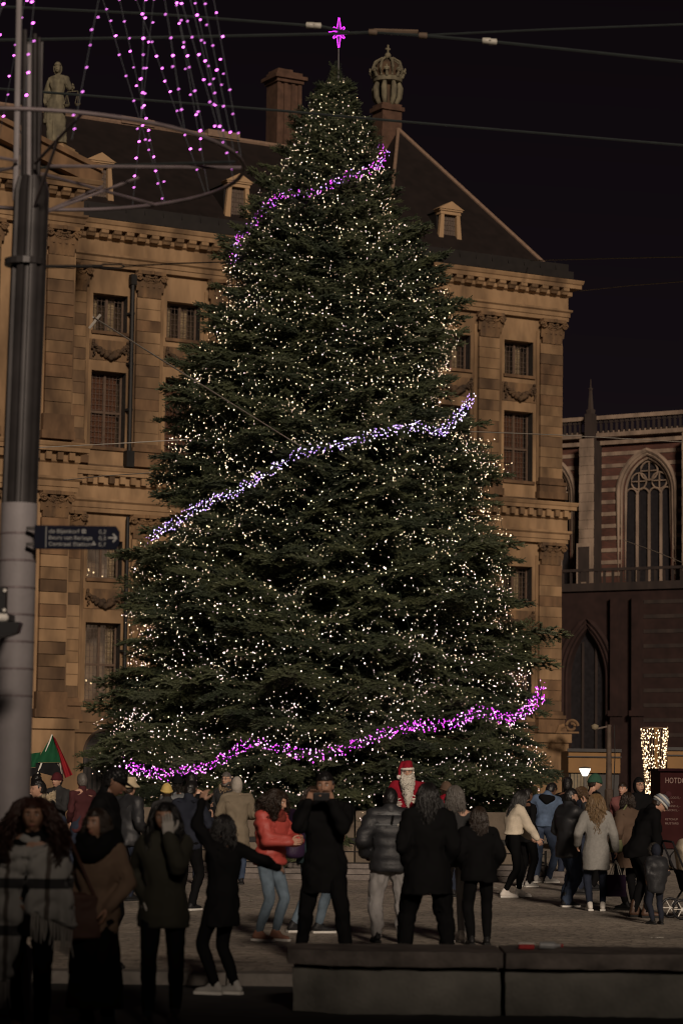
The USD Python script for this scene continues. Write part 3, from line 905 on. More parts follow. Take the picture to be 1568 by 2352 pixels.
def fairy_lights():
    rr = np.random.default_rng(5)
    emit('warm_bulb', (1.0, 0.74, 0.45), 3.7)
    emit('rosy_bulb', (1.0, 0.71, 0.66), 3.5)
    emit('dim_bulb', (1.0, 0.68, 0.42), 1.2)
    simple('green_wire', (0.02, 0.03, 0.022), rough=0.6)
    paths, bulbs = [], {'warm_bulb': [], 'rosy_bulb': [], 'dim_bulb': []}

    def run(anchors):
        """A string through its anchors with a sag between each two."""
        P = []
        for a, b, sag in anchors:
            d = np.linalg.norm(b - a); n = max(2, int(d / .115))
            t = np.linspace(0, 1, n, endpoint=False)[:, None]
            c = a + (b - a) * t - np.array([0, 0, 1.0]) * sag * 4 * t * (1 - t)
            P.append(c)
        P = np.vstack(P)
        paths.append(P)
        for p in P:
            if rr.random() < .04:
                continue
            k = 'dim_bulb' if rr.random() < .30 else ('rosy_bulb' if rr.random() < np.interp(p[2], [1.5, 4, 7, 11], [.95, .7, .1, .25]) else 'warm_bulb')
            bulbs[k].append(p + rr.normal(0, .035, 3))

    def on_tree(az, z, k=1.0):
        r = (tree_r(z, az) * lump(z, az) + .06) * k
        return np.array([r * math.cos(az), r * math.sin(az), z])
    z = .95
    while z < 15.5:
        R = float(tree_r(z))
        az, az_end = rr.uniform(0, 6.28), 0
        az_end = az + 2 * np.pi + rr.uniform(-.6, .6)
        zz = z
        prev = on_tree(az, zz, rr.uniform(.9, 1.02))
        segs = []
        while az < az_end:
            step = rr.uniform(.5, 1.35) / max(R, .25)
            az += min(step, 1.1)
            zz = z + rr.normal(0, .38) * min(1, R / 2)
            nxt = on_tree(az, max(.7, zz), rr.uniform(.90, 1.06))
            d = np.linalg.norm(nxt - prev)
            segs.append((prev, nxt, d * rr.uniform(.02, .26)))
            prev = nxt
        run(segs)
        z += np.interp(z, [1, 5, 9, 13, 15], [.17, .155, .12, .085, .08])
    lift = np.array([0, 0, .15])
    for tier in BOUGHS:        # strings laid out along the boughs, tip to tip
        bs = sorted(tier, key=lambda b: b[0])
        segs, prev = [], None
        for az, pts in bs:
            if rr.random() < .16:
                prev = None
                continue
            out = [3, 5, 7, 8] if rr.random() < .6 else [5, 6, 7, 8]
            if rr.random() < .5:
                out = out[::-1]
            Pn = [pts[i] * [1.03, 1.03, 1] + lift + rr.normal(0, .05, 3) for i in out]
            if prev is not None:
                d = np.linalg.norm(Pn[0] - prev); segs.append((prev, Pn[0], d * rr.uniform(.03, .2)))
            for a_, b_ in zip(Pn[:-1], Pn[1:]):
                segs.append((a_, b_, .02))
            prev = Pn[-1]
        if segs:
            run(segs)
    for k in range(26):        # strings that hang from bough to bough
        az, z1 = rr.uniform(0, 6.28), rr.uniform(2.5, 9.5)
        a = on_tree(az, z1, rr.uniform(.92, 1.03)); b = on_tree(az + rr.normal(0, .08), z1 - rr.uniform(.8, 1.6), rr.uniform(.95, 1.03))
        run([(a, b, .05)])
    F = thing('fairy_lights', 'strings of tiny warm white bulbs draped all over the fir tree', 'string lights', TREE)
    obj('wire', wires_mesh(paths, .005), MAT['green_wire'], F, kind='stuff')
    for k, P in bulbs.items():
        obj('bulbs', bulbs_mesh(P, np.clip(np.exp(rr.normal(math.log(.0068), .36, len(P))), .004, .017)), MAT[k], F, kind='stuff')
    print('bulbs', {k: len(v) for k, v in bulbs.items()})


def tree_surface(px, py, k=1.03):
    Y = 47.0
    for _ in range(12):
        p = at(px, py, Y)
        R = float(tree_r(p[2])) * k
        dx = p[0] - TREE[0]
        Y = .5 * Y + .5 * (TREE[1] - math.sqrt(max(R * R - dx * dx, 0.0)))
    return at(px, py, Y) - TREE


def garland(name_, label, pix, mats, dens, rad, seed, back=None):
    rr = np.random.default_rng(seed)
    pts = [tree_surface(x, y, 1.10) for x, y in pix]
    pts = np.array(pts)
    seg = np.linalg.norm(np.diff(pts, axis=0), axis=1); s = np.concatenate([[0], np.cumsum(seg)])
    n = int(s[-1] / .12); u = np.linspace(0, s[-1], n)
    path = np.stack([np.interp(u, s, pts[:, c]) for c in range(3)], 1)
    path += np.stack([meshkit.fbm(np.stack([u * 1.3, np.full(n, 3.3 * c + seed), u * 0], 1)) - .5 for c in range(3)], 1) * .12
    G = thing('garland', label, 'garland', TREE, group='light garlands wound round the tree')
    obj('rope', MB().tube(path, .012, 4, False), MAT['green_wire'], G)
    nb = int(s[-1] * dens)
    ub = rr.uniform(0, s[-1], nb)
    P = np.stack([np.interp(ub, u, path[:, c]) for c in range(3)], 1)
    off = rr.normal(0, 1, (nb, 3)); off /= np.linalg.norm(off, axis=1, keepdims=True)
    P += off * rad * 1.15 * rr.uniform(.25, 1, (nb, 1)) ** .6
    which = rr.choice(len(mats), nb, p=[m[1] for m in mats])
    for i, (mt, _p) in enumerate(mats):
        obj('bulbs', bulbs_mesh(P[which == i], np.exp(rr.normal(math.log(.0095), .25, int((which == i).sum())))), MAT[mt], G, kind='stuff')


def star():
    emit('star_bulb', (0.62, 0.03, 0.72), 2.6)
    simple('star_frame', (0.12, 0.03, 0.14), rough=0.5)
    simple('grey_steel', (0.20, 0.19, 0.19), rough=0.5, metal=0.6, var=.15)
    c = at(778, 75, TREE[1] - .1)
    S = thing('tree_star', 'glowing magenta eight pointed star on a pole at the tree top', 'star', c)
    fr = MB(); P = []
    rr = np.random.default_rng(2)
    tips = [(0, .30), (.20, 0), (0, -.30), (-.20, 0), (.11, .11), (.11, -.11), (-.11, -.11), (-.11, .11)]
    for x, z in tips:
        fr.bar((0, 0, 0), (x, 0, z), .022)
        L_ = math.hypot(x, z); n = int(L_ / .022)
        for i in range(n + 1):
            a = .12 + .88 * i / n
            w = .035 * (1 - a) + .012
            for s in (-1, 1):
                P.append((x * a - z / L_ * s * w, -.03 + rr.normal(0, .008), z * a + x / L_ * s * w))
    obj('star_frame', fr, MAT['star_frame'], S)
    obj('bulbs', bulbs_mesh(P, .0125), MAT['star_bulb'], S, kind='stuff')
    obj('pole', MB().tube([(0, 0, -.32), (-.0, 0.05, -1.25)], .018, 6), MAT['grey_steel'], S)


foliage_material()
fir_tree()
fairy_lights()
emit('magenta_bulb', (0.80, 0.06, 0.84), 2.6)
emit('pink_bulb', (1.0, 0.40, 1.0), 4.0)
emit('lilac_bulb', (0.48, 0.28, 0.85), 2.4)
emit('cold_bulb', (0.90, 0.76, 1.0), 3.4)
garland('g', 'magenta light garland wound round the lowest boughs of the tree', [(1240, 1570), (1240, 1598), (1225, 1615), (1200, 1638), (1170, 1648), (1135, 1645), (1100, 1630), (1050, 1660), (990, 1668), (930, 1668), (890, 1685), (850, 1700), (790, 1722), (730, 1735), (690, 1730), (640, 1715), (590, 1700), (540, 1725), (500, 1750), (470, 1765), (400, 1780), (330, 1768), (285, 1752)],
        [('magenta_bulb', .7), ('pink_bulb', .3)], 84, .115, 1)
garland('g', 'pale lilac and white light garland wound round the middle of the tree', [(1083, 900), (1085, 910), (1060, 955), (1030, 978), (1000, 990), (960, 975), (930, 985), (900, 990), (850, 1003), (800, 1015), (720, 1028), (660, 1050), (625, 1080), (600, 1095), (560, 1120), (520, 1140), (440, 1170), (400, 1200), (375, 1222), (345, 1242)],
        [('lilac_bulb', .6), ('cold_bulb', .4)], 76, .105, 2)
garland('g', 'violet light garland wound round the top third of the tree', [(875, 330), (885, 345), (880, 362), (865, 380), (830, 398), (800, 405), (760, 425), (720, 440), (680, 445), (640, 455), (610, 480), (590, 505), (560, 540), (540, 565), (538, 600)],
        [('magenta_bulb', .5), ('lilac_bulb', .35), ('pink_bulb', .15)], 58, .10, 3)
star()
# ------------------------------------------------------------------ the brick church behind the palace's right corner
def church():
    rr = np.random.default_rng(4)
    CA = math.atan2(-0.54, 0.84)
    C0 = np.array([12.0, 142.0, 0])
    MAT['church_brick'] = usdkit.material(stage, '/World/Looks/church_brick', {
        'tc': ('texture_coordinate', {}), 'sep': ('separate_xyz', {}), 'cmb': ('combine_xyz', {}),
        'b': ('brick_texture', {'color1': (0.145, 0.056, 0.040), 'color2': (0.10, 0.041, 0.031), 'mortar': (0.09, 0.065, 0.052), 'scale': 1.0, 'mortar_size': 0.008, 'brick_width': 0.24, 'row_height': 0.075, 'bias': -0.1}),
        'n': ('noise_texture', {'scale': 0.6, 'detail': 5.0}), 'nr': ('rgb_ramp', {'ramp': [(0.35, (0.55, 0.55, 0.55)), (0.65, (1.0, 1.0, 1.0))]}), 'ml': ('mix', {'mix_type': 'multiply', 'fac': 1.0}),
        'p': ('principled_bsdf', {'roughness': 0.9, 'specular_ior_level': 0.2})},
        [('tc.object', 'sep.vector'), ('sep.x', 'cmb.x'), ('sep.z', 'cmb.y'), ('cmb.vector', 'b.vector'), ('tc.object', 'n.vector'), ('n.fac', 'nr.fac'), ('b.color', 'ml.color1'), ('nr.color', 'ml.color2'), ('ml.color', 'p.base_color')], surface='p.BSDF')
    stone('church_stone', (0.34, 0.25, 0.185), (0.22, 0.16, 0.12), (0.06, 0.045, 0.037), scale=.9, amount=.55)
    stone('church_dark_stone', (0.055, 0.040, 0.034), (0.032, 0.024, 0.022), (0.022, 0.018, 0.017), scale=.8, amount=.6)
    simple('church_glass', (0.022, 0.02, 0.022), rough=0.25, spec=.5, var=.3)
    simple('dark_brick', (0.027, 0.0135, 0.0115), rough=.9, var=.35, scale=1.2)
    C = thing('church', 'dark brick church with pale stone bands, pointed windows and a balustraded parapet', 'church', C0, CA)
    wins = [(-.62, 1.55), (5.5, 1.55), (11.6, 1.55)]
    hw, zs, zt, zb = 1.42, 17.5, 19.45, 12.6

    def arch(cx, hw_, z_spring, z_top, n=9):
        """Pointed arch outline from left springing over the apex to the right springing."""
        h = z_top - z_spring
        R = (hw_ ** 2 + h ** 2) / (2 * hw_)
        a1 = math.asin(min(1, h / R))
        L_ = [(cx - hw_ + R - R * math.cos(a), z_spring + R * math.sin(a)) for a in np.linspace(0, a1, n)]
        return L_ + [(2 * cx - x, z) for x, z in L_[-2::-1]]

    XZF = TT(np.array([[1., 0, 0], [0, 0, 1.], [0, 1., 0]]))     # drawing in x, z; extrusion along +y
    w = MB()
    xs = [-6.0]
    for cx, _ in wins:
        o = arch(cx, hw, zs, zt)
        poly_l = [(xs[-1], 10), (cx - hw, 10), (cx - hw, zs)] + o[1:len(o) // 2 + 1] + [(cx, 20.6), (xs[-1], 20.6)]
        nx = cx + 3.05
        poly_r = [(cx + hw, 10), (nx, 10), (nx, 20.6), (cx, 20.6)] + o[len(o) // 2:-1] + [(cx + hw, zs)]
        w.prism(poly_l, 0, .5, XZF); w.prism(poly_r, 0, .5, XZF)
        w.box(cx - hw, cx + hw, 0, .5, 10, zb)
        xs.append(nx)
    w.box(xs[-1], xs[-1] + 30, 0, .5, 0, 20.6)
    w.box(-6, xs[-1] + 30, .5, 12, 0, 10)
    obj('wall', w, MAT['church_brick'], C)
    # stone bands, interrupted by windows
    z = 12.95
    while z < 20.2:
        x = -6.0
        for cx, _ in wins + [(99, 0)]:
            if cx > 90:
                half = 0
            elif z <= zs:
                half = hw + .16
            else:
                h = zt - zs; R = (hw ** 2 + h ** 2) / (2 * hw)
                half = max(0, hw - (R - math.sqrt(max(0, R * R - (z + .1 - zs) ** 2)))) + .2 if z < zt + .2 else 0
            e = cx - half if cx < 90 else 20
            if e > x and half > 0 or cx > 90:
                q = x
                while q < e - .02:
                    l = min(rr.uniform(.7, 1.2), e - q)
                    obj('stone_band', MB().box(q + .005, q + l - .005, -.03 - rr.uniform(0, .01), -.002, z, z + .21), MAT['church_stone'], C)
                    q += l
                x = cx + half
        z += .665
    for cx, _ in wins:
        W = sub('window', C, (cx, 0, 0))
        o1, o2, o3 = arch(0, hw + .30, zs, zt + .34), arch(0, hw + .12, zs, zt + .14), arch(0, hw - .06, zs, zt - .06)
        fr = MB()
        for (oa, y, r_) in ((o1, -.06, .14), (o2, -.02, .10), (o3, .12, .09)):
            pts = [(oa[0][0], y, zb)] + [(x, y, z_) for x, z_ in oa] + [(oa[-1][0], y, zb)]
            fr.tube(pts, r_, 6)
        obj('frame', fr, MAT['church_stone'], W)
        tr = MB()
        for k in (-1, 0, 1):
            tr.box(k * .71 - .055, k * .71 + .055, .16, .3, zb, zs - .1)
        a = np.linspace(0, np.pi, 9)
        for k in range(4):
            c = (k - 1.5) * .71
            tr.tube([(c + .355 * math.cos(t), .23, zs - .12 + .36 * math.sin(t)) for t in a], .055, 5)
        for cxx, cz, r_ in ((-.62, zs + .62, .46), (.62, zs + .62, .46), (0, zs + 1.18, .52)):
            b = np.linspace(0, 2 * np.pi, 17)
            tr.tube([(cxx + r_ * math.cos(t), .23, cz + r_ * math.sin(t)) for t in b], .055, 5)
            for q in range(4):
                t = q * np.pi / 2
                tr.bar((cxx, .23, cz), (cxx + r_ * math.cos(t), .23, cz + r_ * math.sin(t)), .06)
        obj('tracery', tr, MAT['church_stone'], W)
        g = [(-hw, zb)] + [(hw, zb)] + arch(0, hw, zs, zt)[::-1]
        obj('pane', MB().prism(g, .32, .36, XZF), MAT['church_glass'], W)
    for x in (2.32, 8.5):
        b = MB().box(x - .42, x + .42, -1.0, 0, 10, 20.4)
        obj('buttress', b, MAT['church_dark_stone'], C)
        bf = MB()
        for k in range(15):
            z = 13 + k * .5
            bf.box(x - .44 - (k % 2) * .015, x + .44 + (k % 2) * .015, -1.04, -1.003, z, z + .485)
        obj('buttress_facing', bf, MAT['church_stone'], C, kind='stuff')
        if x < 3:
            nb = MB().box(x - .46, x + .46, -1.30, -1.05, 12.4, 14.7)
            obj('niche_frame', nb, MAT['church_stone'], C)
            obj('niche_relief', MB().box(x - .33, x + .33, -1.335, -1.303, 12.6, 14.5), MAT['church_dark_stone'], C)
        pn = MB().box(x - .24, x + .24, -.8, -.3, 20.4, 21.9)
        pn.lathe([(.26, 21.9), (.30, 22.1), (.17, 22.2), (.09, 23.2), (.14, 23.3), (.05, 23.4), (.03, 23.8), (0.0, 23.9)], 6, (x, -.55, 0))
        obj('pinnacle', pn, MAT['church_dark_stone'], C)
    st = MB()
    st.box(-6, 20, -.22, -.002, 20.2, 20.42); st.box(-6, 20, -.35, -.002, 20.62, 20.85); st.box(-6, 20, -.3, 0, 21.6, 21.82)
    st.box(-6, 20, -.05, .5, 20.6, 21.0)
    obj('parapet_rails', st, MAT['church_stone'], C)
    for k in range(42):
        x = -3 + k * .32
        b = MB().box(x - .055, x + .055, -.2, -.09, 20.85, 21.6)
        b.box(x - .11, x + .11, -.21, -.08, 21.42, 21.6)
        obj('baluster', b, MAT['church_dark_stone'], C)
    # lower aisle in front, dark brick
    A = sub('aisle', C, (0, -3.2, 0))
    al = MB()
    cx, ah, az0, az1 = 3.5, 1.14, 7.2, 9.9
    o = arch(cx, ah, az0, az1)
    al.prism([(-6, 0), (cx - ah, 0), (cx - ah, az0)] + o[1:len(o) // 2 + 1] + [(cx, 12.3), (-6, 12.3)], 0, .6, XZF)
    al.prism([(cx + ah, 0), (22, 0), (22, 12.3), (cx, 12.3)] + o[len(o) // 2:-1] + [(cx + ah, az0)], 0, .6, XZF)
    al.box(cx - ah, cx + ah, 0, .6, 0, 2.6)
    al.box(-6, 22, .6, 3.2, 11.8, 12.3)
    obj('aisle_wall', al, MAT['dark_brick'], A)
    fr = MB()
    for dw, y, r_ in ((.55, -.1, .16), (.3, -.08, .13), (.08, -.02, .1)):
        oo = arch(cx, ah + dw, az0, az1 + dw)
        fr.tube([(oo[0][0], y, 2.6)] + [(x, y, z) for x, z in oo] + [(oo[-1][0], y, 2.6)], r_, 6)
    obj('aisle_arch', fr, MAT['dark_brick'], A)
    obj('aisle_glass', MB().box(cx - ah, cx + ah, .4, .45, 2.6, az1), MAT['church_glass'], A)
    mu = MB()
    for k in (-.4, .4):
        mu.box(cx + k - .05, cx + k + .05, .28, .38, 2.6, az1 - .7)
    obj('aisle_mullions', mu, MAT['church_dark_stone'], A)
    for x in (5.35, 6.6):
        obj('aisle_pier', MB().box(x - .22, x + .22, -.5, -.002, 0, 11.6).box(x - .3, x + .3, -.6, -.002, 5.2, 5.5), MAT['dark_brick'], A)
    for z in np.arange(1.0, 12, .78):
        obj('aisle_band', MB().box(6.85, 22, -.025, -.002, z, z + .2), MAT['church_dark_stone'], A)
        if z > 9.4:
            obj('aisle_band', MB().box(-6, 1.7, -.025, -.002, z + .4, z + .6), MAT['church_dark_stone'], A)
    pr = MB().box(-6, 22, -.15, -.002, 11.9, 12.32)
    for k in range(30):
        pr.box(-3 + k * .5, -3 + k * .5 + .12, -.1, .0, 12.32, 12.95)
    pr.box(-6, 22, -.14, .02, 12.95, 13.1)
    obj('aisle_parapet', pr, MAT['church_dark_stone'], A, kind='stuff')
    pk = MB().box(.8, 1.25, -.1, .3, 12.3, 13.6).lathe([(.3, 13.6), (.12, 14.4), (0.0, 15.0)], 6, (1.02, .1, 0))
    obj('aisle_pinnacle', pk, MAT['church_dark_stone'], A)


church()


# ------------------------------------------------------------------ booths, lamp, light column, hot dog stand on the far side of the plaza
def far_furniture():
    simple('ochre_board', (0.22, 0.115, 0.036), rough=.6, var=.12, scale=2.0)
    simple('dark_panel', (0.03, 0.027, 0.026), rough=.5, var=.2)
    simple('pale_blind', (0.20, 0.165, 0.11), rough=.8, var=.15)
    d = 66.0
    for (x0, x1, yt, ym, yb, lab) in ((1305, 1424, 1725, 1775, 1965, 'ochre market booth with dark front behind the small white lamp'), (1532, 1640, 1722, 1768, 1965, 'ochre market booth behind the column of lights at the right edge')):
        a, b = at(x0, yt, d), at(x1, yt, d)
        zt, zm = a[2], at(x0, ym, d)[2]
        B = thing('market_booth', lab, 'booth', (a[0], d, 0))
        wdt = b[0] - a[0]
        obj('fascia', MB().box(0, wdt, 0, 2.2, zm, zt), MAT['ochre_board'], B)
        obj('fascia_trim', MB().box(-.03, wdt + .03, -.05, -.002, zt - .16, zt - .13).box(-.03, wdt + .03, -.06, -.002, zt - .02, zt + .06), MAT['dark_panel'], B)
        obj('front', MB().box(0.02, wdt - .02, .1, 2.2, 0, zm - .002), MAT['dark_panel'], B)
        obj('blind', MB().box(.06, wdt * .45, .05, .09, .9, zm - .03), MAT['pale_blind'], B)
        for k in range(6):
            obj('slat', MB().box(.06 + k * wdt * .065, .06 + k * wdt * .065 + .012, .035, .048, .9, zm - .03), MAT['dark_panel'], B)
        obj('counter', MB().box(-.02, wdt + .02, -.15, .1, .82, .9), MAT['ochre_board'], B)
    # little street lamp with a white glass bowl
    emit('lamp_glass', (1.0, 0.98, 0.90), 1.5)
    simple('lamp_post_paint', (0.12, 0.11, 0.10), rough=.5)
    p = at(1343, 1773, 58.0)
    Lp = thing('street_lamp', 'small street lamp with a glowing white bowl shade', 'street lamp', (p[0], p[1], 0))
    z = p[2]
    obj('bowl', MB().lathe([(.045, z - .10), (.06, z - .09), (.13, z + .05), (.13, z + .07), (.0, z + .075)], 20), MAT['lamp_glass'], Lp, smooth=40)
    obj('lid', MB().lathe([(.145, z + .078), (.13, z + .092), (.05, z + .11), (0, z + .115)], 20), MAT['lamp_post_paint'], Lp, smooth=40)
    obj('post', MB().tube([(0, 0, 0), (0, 0, z - .102)], .04, 10), MAT['lamp_post_paint'], Lp)
    # slender mast with a small fixture
    simple('mast_paint', (0.085, 0.06, 0.045), rough=.6, var=.25)
    p = at(1398, 1665, 60.0)
    Q = thing('mast', 'slender bare mast standing behind the blonde woman in the grey coat', 'mast', (p[0], 60.0, 0))
    obj('pole', MB().tube([(0, 0, 0), (0, 0, 1.6), (0, 0, 1.62), (0, 0, p[2])], [.11, .10, .075, .05], 12), MAT['mast_paint'], Q)
    obj('cross_arm', MB().bar((-.3, 0, p[2] - .1), (.05, 0, p[2] - .02), .04), MAT['mast_paint'], Q)
    obj('fixture', MB().lathe([(0, -.08), (.08, -.05), (.09, .03), (0, .07)], 10, (-.33, 0, p[2] - .05)), MAT['pale_blind'], Q, smooth=True)
    obj('cable', MB().tube([(.12, 0, p[2]), (.14, 0, 2.4), (.10, 0, 1.2)], .012, 5), MAT['dark_panel'], Q)
    # column of lights, a net of bulbs flaring upwards round a post
    d = 56.0
    rr = np.random.default_rng(8)
    emit('column_bulb', (1.0, 0.74, 0.42), 3.4)
    emit('lit_post', (1.0, 0.52, 0.24), .32)
    c = at(1503, 1672, d)
    G = thing('light_column', 'flared column of warm white lights around an orange post', 'light column', (c[0], d, 0))
    zt, zb = c[2], .55
    prof = lambda z: np.interp((z - zb) / (zt - zb), [0, .45, 1], [.07, .20, .30])
    P, paths = [], []
    for k in range(30):
        a = 2 * np.pi * k / 30
        zz = np.arange(zb, zt, .085)
        if k % 4:
            for z in zz:
                if rr.random() < .85:
                    b = a + rr.normal(0, .07); r = prof(z) * rr.uniform(.93, 1.03)
                    P.append((r * math.cos(b), r * math.sin(b), z + rr.normal(0, .03)))
        paths.append(np.stack([prof(zz) * math.cos(a), prof(zz) * math.sin(a), zz], 1))
    obj('net', wires_mesh(paths, .006), MAT['ridge_lead'], G, kind='stuff')
    obj('bulbs', bulbs_mesh(P, .0165), MAT['column_bulb'], G, kind='stuff')
    obj('post', MB().tube([(0.03, 0, 0), (0.03, 0, zt)], .045, 10), MAT['lit_post'] if False else MAT['ochre_board'], G)
    obj('hoop', MB().tube([(.30 * math.cos(t), .30 * math.sin(t), zt) for t in np.linspace(0, 2 * np.pi, 25)], .012, 5), MAT['ridge_lead'], G)
    # hot dog stand
    d = 53.0
    simple('maroon_paint', (0.036, 0.011, 0.011), spec=.05, rough=.8, var=.2, scale=2.0)
    simple('maroon_dark', (0.022, 0.007, 0.009), spec=.05, rough=.8, var=.2)
    simple('menu_paint', (0.20, 0.13, 0.11), rough=.6)
    simple('brass_trim', (0.12, 0.095, 0.07), rough=.5)
    a = at(1516, 1765, d)
    H = thing('food_stall', 'dark red hot dog stall with white lettering and menu boards', 'food stall', (a[0], d, 0))
    zt = a[2]
    W_ = 2.6
    obj('body', MB().box(0, W_, 0, 1.6, .45, zt - .06), MAT['maroon_paint'], H)
    obj('roof', MB().box(-.06, W_ + .06, -.08, 1.66, zt - .058, zt), MAT['maroon_dark'], H)
    obj('base', MB().box(.05, W_ - .05, .06, 1.5, .10, .448), MAT['dark_panel'], H)
    for x in (.4, 2.2):
        obj('wheel', MB().lathe([(.0, -.05), (.2, -.05), (.22, 0), (.2, .05), (0, .05)], 14).moved(TT(rotx(math.pi / 2), (x, .02, .22))), MAT['dark_panel'], H)
    tm = meshkit.text_mesh('HOTDOGS', .105, .012, bold=True)
    v = np.array(tm.vertices) @ XZ[:3, :3].T
    v[:, 0] *= .60 / v[:, 0].max()
    v = v + [.09, -.004, zt - .30]
    obj('lettering', (v, np.array(tm.faces)), MAT['menu_paint'], H)
    ms = MB()
    words = ['HOTDOG 5,-', 'BIG 6,-', 'CHEESE 6,-', 'ONION 5,-', 'KETCHUP', 'MUSTARD']
    y = zt - .62
    for k, t in enumerate(words):
        tm = meshkit.text_mesh(t, .042, .004)
        vv = np.array(tm.vertices) @ XZ[:3, :3].T
        vv[:, 0] *= .33 / max(.33, vv[:, 0].max())
        obj('menu_line', (vv + [.09, -.004, y - k * .085 - (k > 3) * .1], np.array(tm.faces)), MAT['menu_paint'], H)
    wf = MB()
    x0, x1, z0, z1 = .50, 1.5, .62, zt - .48
    wf.box(x0, x0 + .04, -.04, -.002, z0, z1); wf.box(x1 - .04, x1, -.04, -.002, z0, z1); wf.box(x0, x1, -.042, -.002, z1 - .04, z1 + .001); wf.box(x0, x1, -.042, -.002, z0 - .001, z0 + .04)
    obj('menu_frame', wf, MAT['brass_trim'], H)
    obj('menu_board', MB().box(x0 + .042, x1 - .042, -.02, -.003, z0 + .042, z1 - .042), MAT['maroon_dark'], H)
    for k in range(2):
        obj('menu_rule', MB().box(x0 + .1, x1 - .1, -.026, -.0215, z1 - .16 - k * .75, z1 - .135 - k * .75), MAT['menu_paint'], H)
    # carved scroll on the corner of the palace plinth
    s = at(1298, 1700, 118.6)
    S = thing('stone_scroll', 'small carved stone scroll on the plinth at the palace corner', 'stone scroll', (s[0], s[1], 3.95))
    t = np.linspace(0, 2.6 * np.pi, 26)
    m = MB().tube([(.28 + (.30 - .024 * a) * math.cos(a), 0, .34 + (.30 - .024 * a) * math.sin(a)) for a in t][::-1], .07, 7)
    m.tube([(-.35, 0, .0), (-.25, 0, .30), (-.05, 0, .36)], .12, 8)
    obj('volute', m, MAT['carved_stone'], S, smooth=40)
    obj('block', MB().box(-.45, .6, -.2, .2, 0, .08), MAT['carved_stone'], S)


far_furniture()
# ------------------------------------------------------------------ the mast with its cone of lights, at the left
POLE = np.array([(40 - 784) / FPX * 21.0, 21.0, -0.1])


